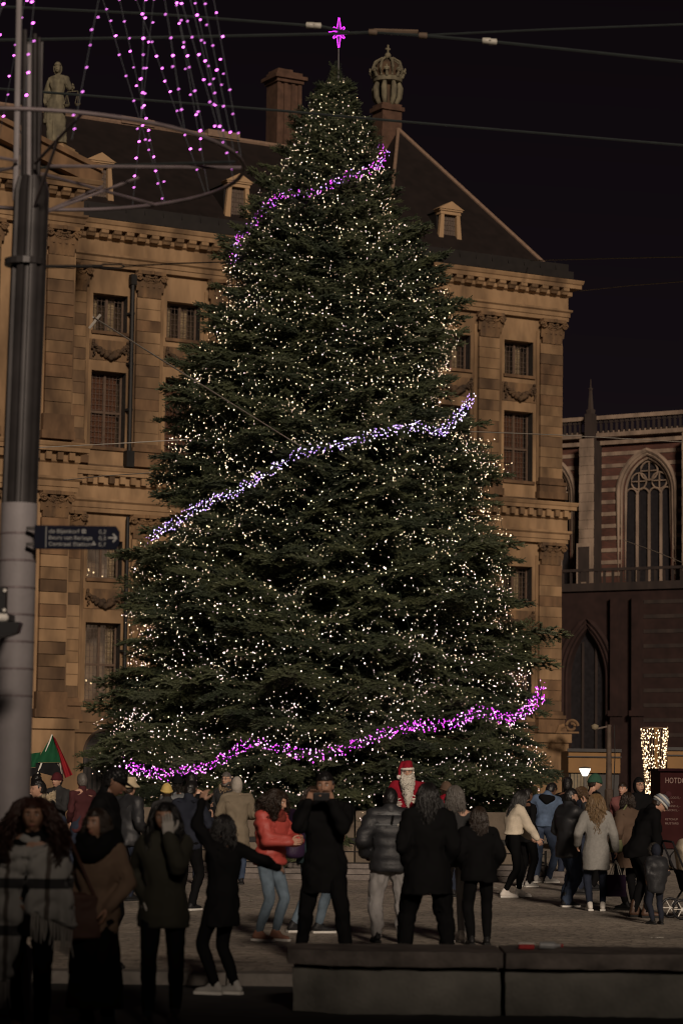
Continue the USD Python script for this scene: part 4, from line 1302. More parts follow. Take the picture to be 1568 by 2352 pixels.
def light_mast():
    rr = np.random.default_rng(31)
    simple('mast_grey', (0.24, 0.22, 0.225), rough=.55, metal=.0, var=.12, scale=3.0, bump=.15)
    simple('mast_dark', (0.04, 0.036, 0.036), rough=.42, metal=.3, var=.25, scale=3.0)
    simple('hoop_steel', (0.17, 0.14, 0.145), rough=.5, metal=.2, var=.2)
    emit('violet_bulb', (1.0, 0.16, 0.95), 10.0)
    emit('violet_bulb_dim', (0.8, 0.2, 0.78), 3.0)
    simple('string_wire', (0.09, 0.10, 0.11), rough=.6)
    T = thing('light_mast', 'tall grey tram mast carrying a hoop hung with purple lights', 'mast', POLE)
    d = POLE[1]
    Z = lambda y: at(40, y, d)[2] + .1
    off = lambda x, y: at(x, y, d)[0] - POLE[0]
    z1, z2, z3 = Z(1157), Z(407), Z(92)
    lo = MB().lathe([(.20, 0), (.20, .5), (.152, .55), (.150, z1), (.0, z1)], 28)
    obj('shaft', lo, MAT['mast_grey'], T, smooth=40)
    for k in range(7):
        z = Z(1230 + k * 62)
        obj('band', MB().lathe([(.1505, z), (.1535, z + .004), (.1535, z + .016), (.1505, z + .02)], 28), MAT['hoop_steel'], T)
    # fluted upper part
    a = np.linspace(0, 2 * np.pi, 96, endpoint=False)
    r = .150 - .028 * (np.cos(a * 8) > .1)
    cx0, cx1 = off(40, 1157), off(49, 430)
    v = np.concatenate([np.stack([cx + r * k * np.cos(a), r * k * np.sin(a), np.full(96, z)], 1) for z, cx, k in ((z1, cx0 * 0, .98), (z2 - .12, .035, .98), (z2, .035, .8))])
    f = np.array([[i * 96 + j, i * 96 + (j + 1) % 96, (i + 1) * 96 + (j + 1) % 96, (i + 1) * 96 + j] for i in range(2) for j in range(96)])
    obj('fluted_shaft', MB().add(v, f), MAT['mast_dark'], T)
    for x, w in ((38, .026), (57, .022), (68, .02), (80, .02), (90, .016)):
        zt = Z(-260) if x == 38 else z3 + rr.uniform(-.05, .1)
        obj('upper_tube', MB().tube([(off(x, 407), -.02, z2 - .2), (off(x + (2 if x == 38 else 0), 100), -.02, zt)], w, 8), MAT['mast_grey' if x in (38, 68) else 'mast_dark'], T, smooth=40)
    obj('upper_core', MB().box(off(48, 250), off(94, 250), .03, .09, z2 - .1, z3), MAT['mast_dark'], T)
    cl = MB().lathe([(.155, Z(612)), (.175, Z(610)), (.175, Z(596)), (.155, Z(594))], 20)
    obj('clamp', cl, MAT['mast_dark'], T)
    # hoop and spokes
    C = np.array([.03, 0, Z(374)])
    R = 1.765
    ring = lambda ph: C + [R * math.cos(ph), R * math.sin(ph), 0]
    hoop = obj('hoop', MB().tube([ring(t) for t in np.linspace(0, 2 * np.pi, 73)], .018, 8), MAT['hoop_steel'], T, smooth=60)
    for ph, dz in ((.03, -.02), (1.02, -.06), (-1.23, -.03), (2.4, 0), (-2.5, 0)):
        obj('spoke', MB().tube([C + [.14 * math.cos(ph), .14 * math.sin(ph), dz], ring(ph)], .014, 6), MAT['hoop_steel'], T)
    for ph in (1.02, -1.23, .5):
        obj('brace', MB().tube([C + [.1 * math.cos(ph), .1 * math.sin(ph), -.42], ring(ph) * .55 + C * .45], .013, 6), MAT['hoop_steel'], T)
    # strings: (bottom x, y) on the hoop, near or far side, and where it leaves the top of the picture
    S = [(530, 354, 464, -1), (513, 359, 433, -1), (518, 420, 440, 1), (507, 364, 410, -1), (451, 443, 392, 1), (428, 323, 379, -1), (443, 440, 303, 1), (338, 272, 338, -1), (333, 451, 259, 1), (336, 446, 222, 1),
         (165, 320, 226, -1), (92, 262, 99, -1), (16, 262, 24, -1), (-40, 280, 40, -1), (250, 455, 330, 1), (-120, 450, 20, 1), (545, 380, 486, 1), (470, 335, 400, -1)]
    for i, (xb, yb, xt, side) in enumerate(S):
        c = np.clip((xb - 50) / 497, -1, 1)
        ph = side * math.acos(c)
        b = ring(ph)
        if i == 10:
            b = at(xb, yb, d - 1.6) - POLE
        top = at(xt - (xb - xt) * (300 / max(yb, 1)), -300, d + .55 * R * math.sin(ph)) - POLE
        s = sub('light_string', T)
        n = 24
        pts = b + (top - b) * np.linspace(0, 1, n)[:, None]
        obj('wire', MB().tube(pts, .0028, 4, False), MAT['string_wire'], s)
        L_ = np.linalg.norm(top - b)
        u = rr.uniform(.02, .25)
        while u < L_ * .72:
            p = b + (top - b) * u / L_ + [rr.normal(0, .012), -.012, 0]
            k = rr.random()
            ic = trimesh.creation.icosphere(1, 1.0)
            v = np.array(ic.vertices) * [.0105, .0046, .0046] @ roty(-.45).T * rr.uniform(.85, 1.15)
            obj('bulb', (v + p, np.array(ic.faces)), MAT['violet_bulb' if k < .42 else 'violet_bulb_dim'], s)
            u += rr.uniform(.09, .23)
    return T


def sign_board():
    rr = np.random.default_rng(3)
    simple('sign_navy', (0.010, 0.011, 0.020), rough=.8, var=.1, spec=.05)
    simple('sign_letter', (0.30, 0.30, 0.29), rough=.6, var=.05)
    d = 20.8
    a, b = at(80, 1234, d), at(275, 1234, d)
    w, h = b[0] - a[0], .192
    S = thing('signpost', 'dark blue arrow signpost with three lines of pale lettering fixed to the mast', 'signpost', (a[0], d, a[2]))
    out = [(0, -h / 2), (w - .03, -h / 2), (w, -h / 2 + .045), (w, h / 2 - .045), (w - .03, h / 2), (0, h / 2)]
    obj('panel', MB().prism(out, 0, .03, TT(XZ[:3, :3], (0, .0, 0))), MAT['sign_navy'], S)
    obj('divider', MB().box(.092, .097, -.0335, -.0305, -h / 2 + .01, h / 2 - .01), MAT['sign_letter'], S)
    for z in (-.07, .06):
        obj('bracket', MB().box(-.07, .03, -.02, .02, z, z + .025), MAT['mast_dark'], S)
    lines = [('de Bijenkorf', '0,2'), ('Beurs van Berlage', '0,3'), ('Centraal Station', '0,7')]
    for k, (t, n) in enumerate(lines):
        z = .034 - k * .052
        for s, x, mx in ((t, .115, .29), (n, .52, .06)):
            tm = meshkit.text_mesh(s, .030, .003)
            v = np.array(tm.vertices) @ XZ[:3, :3].T
            wd = v[:, 0].max()
            tgt = {'de Bijenkorf': .25, 'Beurs van Berlage': .355, 'Centraal Station': .345}.get(s, .06)
            v[:, 0] *= tgt / wd
            obj('lettering', (v + [x, -.0305, z], np.array(tm.faces)), MAT['sign_letter'], S)
    sq = MB().box(.385, .392, -.0335, -.0305, .034, .066).box(.41, .417, -.0335, -.0305, .034, .066).box(.392, .41, -.0335, -.0305, .06, .066).box(.392, .41, -.0335, -.0305, .034, .04).box(.398, .404, -.0335, -.0305, .04, .06)
    obj('symbol', sq, MAT['sign_letter'], S)
    bt = MB().prism([(.47, -.062), (.495, -.062), (.503, -.05), (.462, -.05)], 0.0305, .0335, TT(XZ[:3, :3])).box(.474, .49, -.0335, -.0305, -.047, -.036).box(.478, .483, -.0335, -.0305, -.036, -.028)
    obj('symbol', bt, MAT['sign_letter'], S)
    ar = MB().bar((.60, -.032, 0), (.665, -.032, 0), .003, .012, up=(0, 0, 1)).bar((.637, -.0322, .033), (.668, -.0322, 0), .003, .013).bar((.637, -.0324, -.033), (.668, -.0324, 0), .003, .013)
    obj('arrow', ar, MAT['sign_letter'], S)
    # signal head poking in at the left edge
    simple('signal_black', (0.012, 0.012, 0.014), rough=.4)
    simple('signal_rim', (0.75, 0.72, 0.66), rough=.35)
    d = 19.6
    p = at(0, 1430, d)
    G = thing('signal_head', 'black traffic signal housing with a pale upper rim at the left edge', 'traffic signal', (p[0] - .01, d, p[2]))
    s = 1 / (FPX / d)
    body = MB().prism([(-.12, -.13), (.08, -.105), (.155, -.075), (.175, .0), (-.12, .0)], -.1, .1, TT(XZ[:3, :3]))
    obj('housing', body, MAT['signal_black'], G)
    rim = trimesh.creation.capsule(height=.27, radius=.036, count=[8, 12])
    rv = np.array(rim.vertices) @ roty(math.pi / 2).T + [-.09, -.03, .035]
    obj('rim', (rv, np.array(rim.faces)), MAT['signal_rim'], G, smooth=True)
    obj('lens_box', MB().box(-.12, .055, -.06, .06, .075, .27), MAT['signal_black'], G)
    for z in (.09, .24):
        obj('bolt', MB().lathe([(0, 0), (.014, .0), (.014, .02), (0, .022)], 8).moved(TT(rotx(math.pi / 2), (.05, -.06, z))), MAT['signal_rim'], G)
    obj('bracket', MB().bar((-.12, .05, .1), (POLE[0] - p[0], 1.2, .1), .05), MAT['signal_black'], G)


def wires():
    simple('tram_wire', (0.035, 0.042, 0.042), rough=.5, metal=.4)
    simple('insulator', (0.42, 0.40, 0.35), rough=.4)
    simple('guy_wire', (0.34, 0.31, 0.27), rough=.5)
    simple('rust_bar', (0.12, 0.085, 0.06), rough=.7)

    def wire(pts, d, r, lab, mat='tram_wire', group=None, name='overhead_wire', extend=True):
        P = [at(x, y, dd) for (x, y), dd in zip(pts, d if np.ndim(d) else [d] * len(pts))]
        if extend:
            if pts[0][0] <= 2:
                P = [P[0] + (P[0] - P[1]) * .6] + P
            if pts[-1][0] >= 1566:
                P = P + [P[-1] + (P[-1] - P[-2]) * .6]
        W = thing(name, lab, 'wire', group=group)
        obj('cable', MB().tube(P, r, 6), MAT[mat], W)
        return W
    g = 'overhead wires across the night sky'
    a = wire([(0, 14), (370, 32), (740, 60), (800, 73)], 27.0, .016, 'topmost dark overhead wire running from the upper left past the star', group=g)
    for x, y in ((712, 57), (728, 58)):
        p = at(x, y, 27.0); obj('insulator', MB().lathe([(0, -.05), (.035, -.04), (.035, .04), (0, .05)], 10).moved(TT(roty(math.pi / 2), p)), MAT['insulator'], a, smooth=True)
    b = wire([(0, 91), (370, 85), (755, 77), (860, 73), (971, 81), (1123, 94), (1567, 141)], 26.0, .017, 'overhead wire behind the star sloping down to the right with twin pale insulators', group=g)
    for x, y in ((1117, 93), (1131, 95), (856, 73), (971, 81)):
        p = at(x, y, 26.0); obj('insulator', MB().lathe([(0, -.05), (.035, -.04), (.035, .04), (0, .05)], 10).moved(TT(roty(math.pi / 2), p)), MAT['insulator' if x > 1100 else 'rust_bar'], b, smooth=True)
    obj('spreader_bar', MB().tube([at(858, 69, 26.0), at(960, 72, 26.0)], .022, 6), MAT['rust_bar'], b)
    wire([(971, 80), (1250, 67), (1567, 55)], 26.0, .012, 'thin overhead wire rising to the right from the spreader bar', group=g)
    wire([(0, 203), (605, 250), (919, 278), (1567, 333)], 29.0, .015, 'long overhead wire passing behind the treetop and the crown', group=g)
    wire([(-30, 388), (40, 386), (100, 384), (540, 371)], [21.4, 21.4, 21.4, 20.9], .012, 'short straight stay wire from the left edge to the hoop', group=g, extend=False)
    wire([(1218, 598), (1400, 593), (1567, 589)], [119.0, 80, 60], .02, 'thin wire leaving the palace cornice at the end of the hip roof', group=g)
    wire([(1330, 668), (1450, 655), (1567, 646)], [121.0, 90, 70], .02, 'thin wire leaving the tip of the palace cornice', group=g)
    g2 = 'thin guy wires holding the tree'
    c = wire([(214, 728), (225, 735), (690, 1025)], [34.6, 35, 46.6], .011, 'pale guy wire with a crossbar running down to the middle of the tree', 'guy_wire', g2, 'guy_wire')
    obj('crossbar', MB().tube([at(205, 754, 35), at(231, 722, 35)], .02, 6), MAT['guy_wire'], c)
    wire([(82, 1028), (260, 1019), (430, 1009)], [50, 49, 48.6], .01, 'thin guy wire to the left side of the tree at mid height', 'guy_wire', g2, 'guy_wire')
    wire([(146, 1103), (240, 1093), (345, 1086)], [54, 51, 49], .01, 'short guy wire to the left boughs below the string course', 'guy_wire', g2, 'guy_wire')
    wire([(1000, 988), (1283, 999), (1567, 1015)], [48, 60, 70], .012, 'thin guy wire from the right side of the tree across the church', 'guy_wire', g2, 'guy_wire')
    wire([(1430, 1240), (1500, 1265), (1568, 1293)], [100, 90, 80], .012, 'faint thin wire in front of the church window at the right', 'guy_wire', g2, 'guy_wire')
    # tension wire with its turnbuckle
    T = thing('tension_wire', 'rusty tension wire with a turnbuckle fixed to the mast', 'wire')
    d = 21.0
    obj('rod', MB().tube([at(86, 612, d), at(232, 611, d)], .014, 8), MAT['dark_pipe'], T)
    obj('cable', MB().tube([at(284, 611, d), at(420, 604, d + 6), at(560, 600, d + 14)], .008, 6), MAT['dark_pipe'], T)
    tb = MB()
    for s in (-4.5, 4.5):
        tb.tube([at(230, 611, d), at(238, 611 + s, d), at(278, 611 + s, d), at(286, 611, d)], .009, 6)
    obj('turnbuckle', tb, MAT['dark_pipe'], T)


light_mast()
sign_board()
wires()


# ------------------------------------------------------------------ stone bench block, planter round the tree, litter
def rbox(x0, x1, y0, y1, z0, z1, r=.02):
    c = m3.Manifold.cube((x1 - x0 - 2 * r, y1 - y0 - 2 * r, z1 - z0 - 2 * r)).translate((x0 + r, y0 + r, z0 + r))
    pts = c.to_mesh().vert_properties[:, :3]
    s = trimesh.creation.icosphere(1, r).vertices
    return m3.Manifold.hull_points((pts[:, None] + s[None]).reshape(-1, 3))


def street_furniture():
    rr = np.random.default_rng(9)
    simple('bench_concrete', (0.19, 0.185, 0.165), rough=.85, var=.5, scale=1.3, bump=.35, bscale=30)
    simple('bench_granite', (0.15, 0.13, 0.118), rough=.8, var=.5, scale=3.0, bump=.35, bscale=30)
    g = ground_at(655, 2330, -.1)
    d = g[1]
    x0 = g[0]; x1 = at(1158, 2300, d)[0]
    B = thing('stone_bench', 'long low stone bench block with an overhanging slab in the foreground', 'bench', (x0, d, -.1))
    w1 = x1 - x0
    ch = .16
    for k, (a, b) in enumerate(((0, w1 - .006), (w1 + .006, w1 * 2.1))):
        base = m3.Manifold.hull_points([(x, y, z) for z in (0, .355) for x, y in ((a + (.05 if k == 0 else 0), ch + .05), (a + (ch + .30 if k == 0 else 0), .03), (b - .02, .03), (b - .02, .95), (a + (ch if k == 0 else 0), .95), (a + (.05 if k == 0 else 0), .8))])
        obj('base_block', soften(base, .06, 2, .010, 5, k + 3), MAT['bench_concrete'], B, smooth=40)
        slab = m3.Manifold.hull_points([(x, y, z) for z in (.385, .515) for x, y in ((a, ch), (a + (ch + .28 if k == 0 else 0), 0), (b, 0), (b, 1.0), (a + (ch if k == 0 else 0), 1.0), (a, .82))])
        obj('slab', soften(slab, .05, 2, .010, 6, k + 7), MAT['bench_granite'], B, smooth=40)
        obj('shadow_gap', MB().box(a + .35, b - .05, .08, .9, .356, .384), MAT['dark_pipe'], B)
    # things left on it
    simple('red_plastic', (0.35, 0.02, 0.022), rough=.5)
    simple('clear_plastic', (0.32, 0.33, 0.34), rough=.3)
    p = at(1208, 2174, d + .5)
    R = thing('food_box', 'flat red takeaway box lying on the stone bench', 'box', (p[0], d + .5, .415))
    obj('tray', rbox(-.065, .065, -.05, .05, 0, .04, .006), MAT['red_plastic'], R)
    obj('lid', rbox(-.07, .07, -.055, .055, .041, .052, .004), MAT['signal_rim'], R)
    p = at(1262, 2170, d + .45)
    R = thing('bottle', 'clear plastic bottle lying on the stone bench beside the red box', 'bottle', (p[0], d + .45, .415))
    obj('body', MB().lathe([(0, -.09), (.03, -.085), (.032, .03), (.012, .07), (.012, .09), (0, .09)], 14).moved(TT(roty(math.pi / 2) , (0, 0, .033))), MAT['clear_plastic'], R, smooth=40)
    obj('cap', MB().lathe([(0, .091), (.015, .091), (.015, .11), (0, .11)], 12).moved(TT(roty(math.pi / 2), (0, 0, .033))), MAT['red_plastic'], R)
    # two tiers of concrete blocks round the foot of the tree
    simple('ballast_concrete', (0.125, 0.10, 0.075), rough=.85, var=.3, scale=1.6, bump=.4, bscale=22)
    simple('ballast_pale', (0.175, 0.14, 0.105), rough=.85, var=.3, scale=1.6, bump=.4, bscale=22)
    P = thing('tree_planter', 'square two-tier enclosure of concrete blocks round the foot of the tree', 'planter', (TREE[0], 46.6, 0))
    hw = 3.95
    n = 7
    for tier, (z0, z1, y) in enumerate(((.28, .62, 0.0), (.72, 1.22, .10))):
        for k in range(n):
            a = -hw + 2 * hw * k / n + .01; b = -hw + 2 * hw * (k + 1) / n - .01
            obj('block', rbox(a, b, y + rr.uniform(-.015, .015), y + .5, z0, z1 + rr.uniform(-.01, .01), .02), MAT['ballast_' + ('pale' if rr.random() < .4 else 'concrete')], P)
        for s in (-1, 1):
            for k in range(6):
                a = y + .52 + k * 1.2
                xx = s * (hw - .25 - .0)
                obj('block', rbox(xx - .25, xx + .25, a, a + 1.18, z0, z1, .02), MAT['ballast_concrete'], P)
    for k, (z, o) in enumerate(((.0, .55), (.095, .36), (.19, .18))):
        obj('step', MB().box(-hw - o, hw + o, -o, 7.9 + o, z + .002, z + .09), MAT['bench_granite'], P)
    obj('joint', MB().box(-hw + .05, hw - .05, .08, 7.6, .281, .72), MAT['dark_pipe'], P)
    F = thing('low_fence', 'low black railing along the steps of the tree planter', 'fence', (TREE[0], 46.0, 0))
    for k in range(9):
        x = -hw + 2 * hw * k / 8
        obj('post', MB().box(x - .02, x + .02, -.02, .02, 0, .56), MAT['dark_pipe'], F)
    for z in (.50, .30):
        obj('rail', MB().tube([(-hw, 0, z), (hw, 0, z)], .012, 6), MAT['dark_pipe'], F)
    simple('litter_paper', (0.6, 0.58, 0.52), rough=.9)
    for i, (x, y, s, lab) in enumerate(((1130, 2042, .16, 'white paper strip on the paving right of the white sneakers'), (1508, 2158, .14, 'white paper scrap on the paving near the pushchair'), (1128 - 500 + 14, 2118, .0, ''), (663, 2057, .07, 'crumpled white tissue on the paving behind the girl in the red jacket'), (575, 2072, .06, 'tiny white scrap on the paving right of the black coat'), (405, 2181, .07, 'pale scrap on the paving by the kerb behind the gloved woman'))):
        if not s:
            continue
        p = ground_at(x, y, 0.0)
        L_ = thing('litter', lab, 'litter', (p[0], p[1], .004), rz=rr.uniform(-.3, .3))
        v = [(i_ * s / 4 - s / 2, j * .05 - .025, .005 + .012 * rr.random()) for j in range(3) for i_ in range(5)]
        f = [[j * 5 + i_, j * 5 + i_ + 1, j * 5 + i_ + 6, j * 5 + i_ + 5] for j in range(2) for i_ in range(4)]
        obj('scrap', MB().add(np.array(v), np.array(f)), MAT['litter_paper'], L_)
    # dark round-topped stall left of the tree
    p = ground_at(215, 2005, 0)
    d = 52.5
    a = at(192, 1765, d)
    K = thing('covered_stall', 'dark round-topped stall with slatted sides at the left of the tree', 'stall', (a[0], d, 0))
    z0 = at(200, 1722, d)[2]
    simple('stall_dark', (0.035, 0.03, 0.028), rough=.7, var=.3)
    hood = [(.0 + .36 * (1 - math.cos(t)), z0 - .1 + .5 * math.sin(t)) for t in np.linspace(0, np.pi, 13)]
    hood = [(x * 1.15, z) for x, z in hood]
    obj('hood', MB().prism([(0, z0 - .15)] [::1] + hood[::-1][::-1] + [(hood[-1][0], z0 - .15)], -.0, 1.4, TT(np.array([[1., 0, 0], [0, 0, 1.], [0, 1., 0]]))), MAT['stall_dark'], K)
    for k in range(9):
        obj('slat', MB().box(k * .1, k * .1 + .055, .0, .03, 0.0, z0 - .16), MAT['stall_dark'], K)
    obj('cabin', MB().box(-.02, .85, .05, 1.4, 0, z0 - .16), MAT['dark_pipe'], K)
    obj('rim', MB().tube([(x, -.02, z) for x, z in hood], .03, 6), MAT['mast_paint'], K)


street_furniture()
# ------------------------------------------------------------------ people
ICO1 = np.array(trimesh.creation.icosphere(1, 1.0).vertices)
ICO0 = np.array(trimesh.creation.icosphere(0, 1.0).vertices)


def hull(balls, ico=ICO1):
    """Convex hull of balls (centre, radius or three radii)."""
    return m3.Manifold.hull_points(np.vstack([ico * np.asarray(r, float) + np.asarray(c, float) for c, r in balls]))


def fuse(parts):
    return m3.Manifold.batch_boolean(list(parts), m3.OpType.Add)


def ik(a, b, l1, l2, pole):
    d = b - a; L_ = np.linalg.norm(d)
    if L_ > (l1 + l2) * .999:
        b = a + d / L_ * (l1 + l2) * .999; d = b - a; L_ = np.linalg.norm(d)
    u = d / L_
    x = (l1 ** 2 - l2 ** 2 + L_ ** 2) / (2 * L_)
    h = math.sqrt(max(0, l1 ** 2 - x ** 2))
    p = pole - u * (pole @ u); p /= np.linalg.norm(p) + 1e-9
    return a + u * x + p * h, b


def head_mesh(woman):
    s = trimesh.creation.icosphere(4, 1.0)
    d = np.array(s.vertices)
    x, y, z = d.T
    g = lambda cx, cy, cz, w: np.exp(-((x - cx) ** 2 + (y - cy) ** 2 + (z - cz) ** 2) / (2 * w * w))
    gx = lambda cx, cz, wx, wz: np.exp(-((x - cx) / wx) ** 2 / 2 - ((z - cz) / wz) ** 2 / 2) * (y > 0)
    v = d * [.074, .094, .116]
    jaw = np.where(z < 0, 1 - .30 * np.abs(z) ** 1.4, 1)
    v[:, 0] *= jaw
    v[:, 1] = np.where((z < -.1) & (y < 0), v[:, 1] * (1 - .45 * np.clip(-z - .1, 0, 1)), v[:, 1])
    v[:, 1] += np.where(y > 0, .012 * np.clip(-z, 0, 1), 0)
    v[:, 1] += .024 * gx(0, -.20, .13, .10) + .013 * gx(0, .02, .10, .16)
    v[:, 1] -= .011 * (gx(.40, .10, .17, .10) + gx(-.40, .10, .17, .10))
    v[:, 1] += .005 * (gx(.38, .27, .25, .07) + gx(-.38, .27, .25, .07)) * (.5 if woman else 1)
    v[:, 1] += .008 * gx(0, -.50, .22, .06) + .007 * gx(0, -.60, .2, .05) - .004 * gx(0, -.555, .22, .02)
    v[:, 1] += .010 * gx(0, -.86, .25, .12)
    v[:, 1] += .005 * (gx(.5, -.2, .2, .2) + gx(-.5, -.2, .2, .2))
    return m3.Manifold(m3.Mesh(vert_properties=v.astype(np.float32), tri_verts=np.array(s.faces, np.uint32)))


HEADS = {w: head_mesh(w) for w in (True, False)}
EAR = fuse([hull([((s * .076, -.012, .012), (.010, .019, .021)), ((s * .073, -.006, -.022), (.008, .011, .012))]) for s in (-1, 1)])
HEADM = {w: fuse([h, EAR]) for w, h in HEADS.items()}


def xf(man, R, t, s=1.0):
    A = np.hstack([R * s, np.asarray(t, float).reshape(3, 1)])
    return man.transform(A)


def hand_parts(w, f, n, side, s=1.0, curl=.5, spread=.10):
    """Palm, four fingers and a thumb. w: wrist, f: the way the fingers point, n: the palm's outward normal."""
    f = f / np.linalg.norm(f); n = n - f * (n @ f); n /= np.linalg.norm(n) + 1e-9
    a = np.cross(f, n) * side           # towards the thumb
    P = lambda x, y, z: w + (a * x + f * y + n * z) * s
    out = [hull([(P(.026, .02, 0), .014 * s), (P(-.026, .02, 0), .014 * s), (P(.034, .088, 0), .012 * s), (P(-.032, .082, 0), .011 * s)], ICO0 if s < 0 else ICO1)]
    for x, L_, k in ((.030, .072, 0), (.010, .080, 1), (-.010, .074, 2), (-.029, .060, 3)):
        p = np.array([x, .088, 0.0]); ang = curl * (.55 + .08 * k)
        r = .0095 if k < 3 else .0085
        for q, l in enumerate((.46, .31, .23)):
            e = p + np.array([(x * spread * 4) * l, math.cos(ang), math.sin(ang)]) * L_ * l
            out.append(hull([(P(*p), r * s), (P(*e), r * .88 * s)], ICO0))
            p = e; ang += curl * .75; r *= .88
    p = np.array([.028, .030, .006])
    for v, l, r in (((.75, .62, .25), .040, .0125), ((.45, .85, .35), .032, .011), ((.15, .92, .45), .024, .0095)):
        e = p + np.array(v) / np.linalg.norm(v) * l
        out.append(hull([(P(*p), r * s), (P(*e), r * .9 * s)], ICO0)); p = e
    return out


SKINS = {}


def cloth(name, col, **k):
    if name not in MAT:
        simple(name, col, rough=k.pop('rough', .85), var=k.pop('var', .14), scale=k.pop('scale', 5.0), bump=k.pop('bump', .25), bscale=k.pop('bscale', 90.0), spec=k.pop('spec', .2), **k)
    return MAT[name]


def hair_mat(name, a, b):
    if name not in MAT:
        MAT[name] = usdkit.material(stage, f'/World/Looks/{name}', {
            'g': ('geometry', {}), 'r': ('rgb_ramp', {'ramp': [(0.0, a), (1.0, b)]}), 'p': ('principled_bsdf', {'roughness': .45, 'specular_ior_level': .5})},
            [('g.random_per_island', 'r.fac'), ('r.color', 'p.base_color')], surface='p.BSDF')
    return MAT[name]


simple('skin_fair', (0.46, 0.27, 0.19), rough=.5, var=.08, scale=20, spec=.4)
simple('skin_mid', (0.34, 0.19, 0.125), rough=.5, var=.08, scale=20, spec=.4)
simple('skin_dark', (0.16, 0.085, 0.055), rough=.5, var=.08, scale=20, spec=.4)
simple('eye_dark', (0.015, 0.011, 0.010), rough=.15, spec=.6)
simple('eye_white', (0.55, 0.53, 0.50), rough=.3)
simple('lips', (0.26, 0.09, 0.075), rough=.45)
hair_mat('hair_black', (0.008, 0.007, 0.007), (0.018, 0.014, 0.013))
hair_mat('hair_brown', (0.022, 0.013, 0.008), (0.06, 0.034, 0.02))
hair_mat('hair_auburn', (0.035, 0.013, 0.008), (0.085, 0.032, 0.018))
hair_mat('hair_light_brown', (0.08, 0.045, 0.022), (0.19, 0.11, 0.055))
hair_mat('hair_blond', (0.18, 0.115, 0.055), (0.42, 0.30, 0.165))
hair_mat('hair_grey', (0.10, 0.09, 0.08), (0.22, 0.20, 0.18))
hair_mat('beard_white', (0.55, 0.52, 0.46), (0.85, 0.82, 0.76))


def scalp_cap(R, c, s, style, seed, thick=1.09):
    """Hair or cap as a shell round the skull; over the face it dips inside the head."""
    sp = trimesh.creation.icosphere(4, 1.0); d = np.array(sp.vertices); x, y, z = d.T
    if style == 'short':
        line = (z > .42 + .0 * y) | (y < -.12 - .25 * (z < -.45)) & (z > -.62) | ((y < .18) & (z > .05))
    elif style == 'beanie':
        line = z > .10 - .35 * (y < 0) * np.abs(y)
    elif style == 'full':
        line = (z > .50) | (y < .10) & (z > -.85)
    elif style == 'hood':
        line = (z > .62) | (y < .42)
    else:
        line = z > .2
    k = np.where(line, thick, .86)
    if style in ('short', 'full'):
        k = k + np.where(line, (meshkit.fbm(d * 9 + seed, 3) - .5) * .22, 0)
    if style == 'hood':
        k = np.where(line, thick + .10 * (meshkit.fbm(d * 3 + seed, 2) - .5), .9)
    v = d * [.077, .097, .119] * k[:, None]
    if style in ('hood',):
        v[:, 1] -= .012; v[:, 2] *= 1.03
    # pull the lower back in towards the neck
    return (v * s) @ R.T + c, np.array(sp.faces)


def strands(R, c, s, n, length, vol, curl, seed, r0=.0078, face=.95, back_only=False, toward=None):
    rr = np.random.default_rng(seed)
    m = MB()
    for k in range(n):
        az = rr.uniform(face, 2 * np.pi - face)            # 0 = forward
        if back_only:
            az = rr.uniform(2.0, 2 * np.pi - 2.0)
        el0 = rr.uniform(.3, 1.35)
        L_ = length * rr.uniform(.72, 1.08)
        vol_k = vol * rr.uniform(.55, 1.25)
        npt = 11
        ell = np.array([.079, .099, .121])
        pts = []
        steps = np.linspace(0, 1, npt)
        arc = min(.16, L_ * .5)
        amp = curl * rr.uniform(.5, 1.2); ph = rr.uniform(0, 7); fr = rr.uniform(14, 22)
        for t in steps:
            l = t * L_
            if l < arc:
                el = el0 + (0.0 - el0) * (l / arc)
                p = np.array([-math.sin(az) * math.cos(el), math.cos(az) * math.cos(el), math.sin(el)]) * ell * (1.02 + vol_k * .9 * l / arc)
            else:
                p0 = np.array([-math.sin(az), math.cos(az), 0]) * ell * (1.02 + vol_k * .9)
                h = (l - arc)
                out = vol_k * .25 * math.sin(min(1, h / max(.01, L_ - arc)) * 2.2)
                p = p0 + np.array([-math.sin(az), math.cos(az), 0]) * out * .25 - np.array([0, 0, h])
            pts.append(p * s)
        P = np.array(pts)
        wob = np.stack([np.sin(fr * steps + ph), np.cos(fr * steps * 1.1 + ph * 1.7), np.zeros(npt)], 1) * amp * np.clip(steps * 2, .15, 1)[:, None]
        P = P + wob
        world = P @ R.T
        # the hanging part falls straight down whatever the head does
        world = world + c
        m.tube(world, np.linspace(r0, r0 * .45, npt) * s, 4, False)
    return m


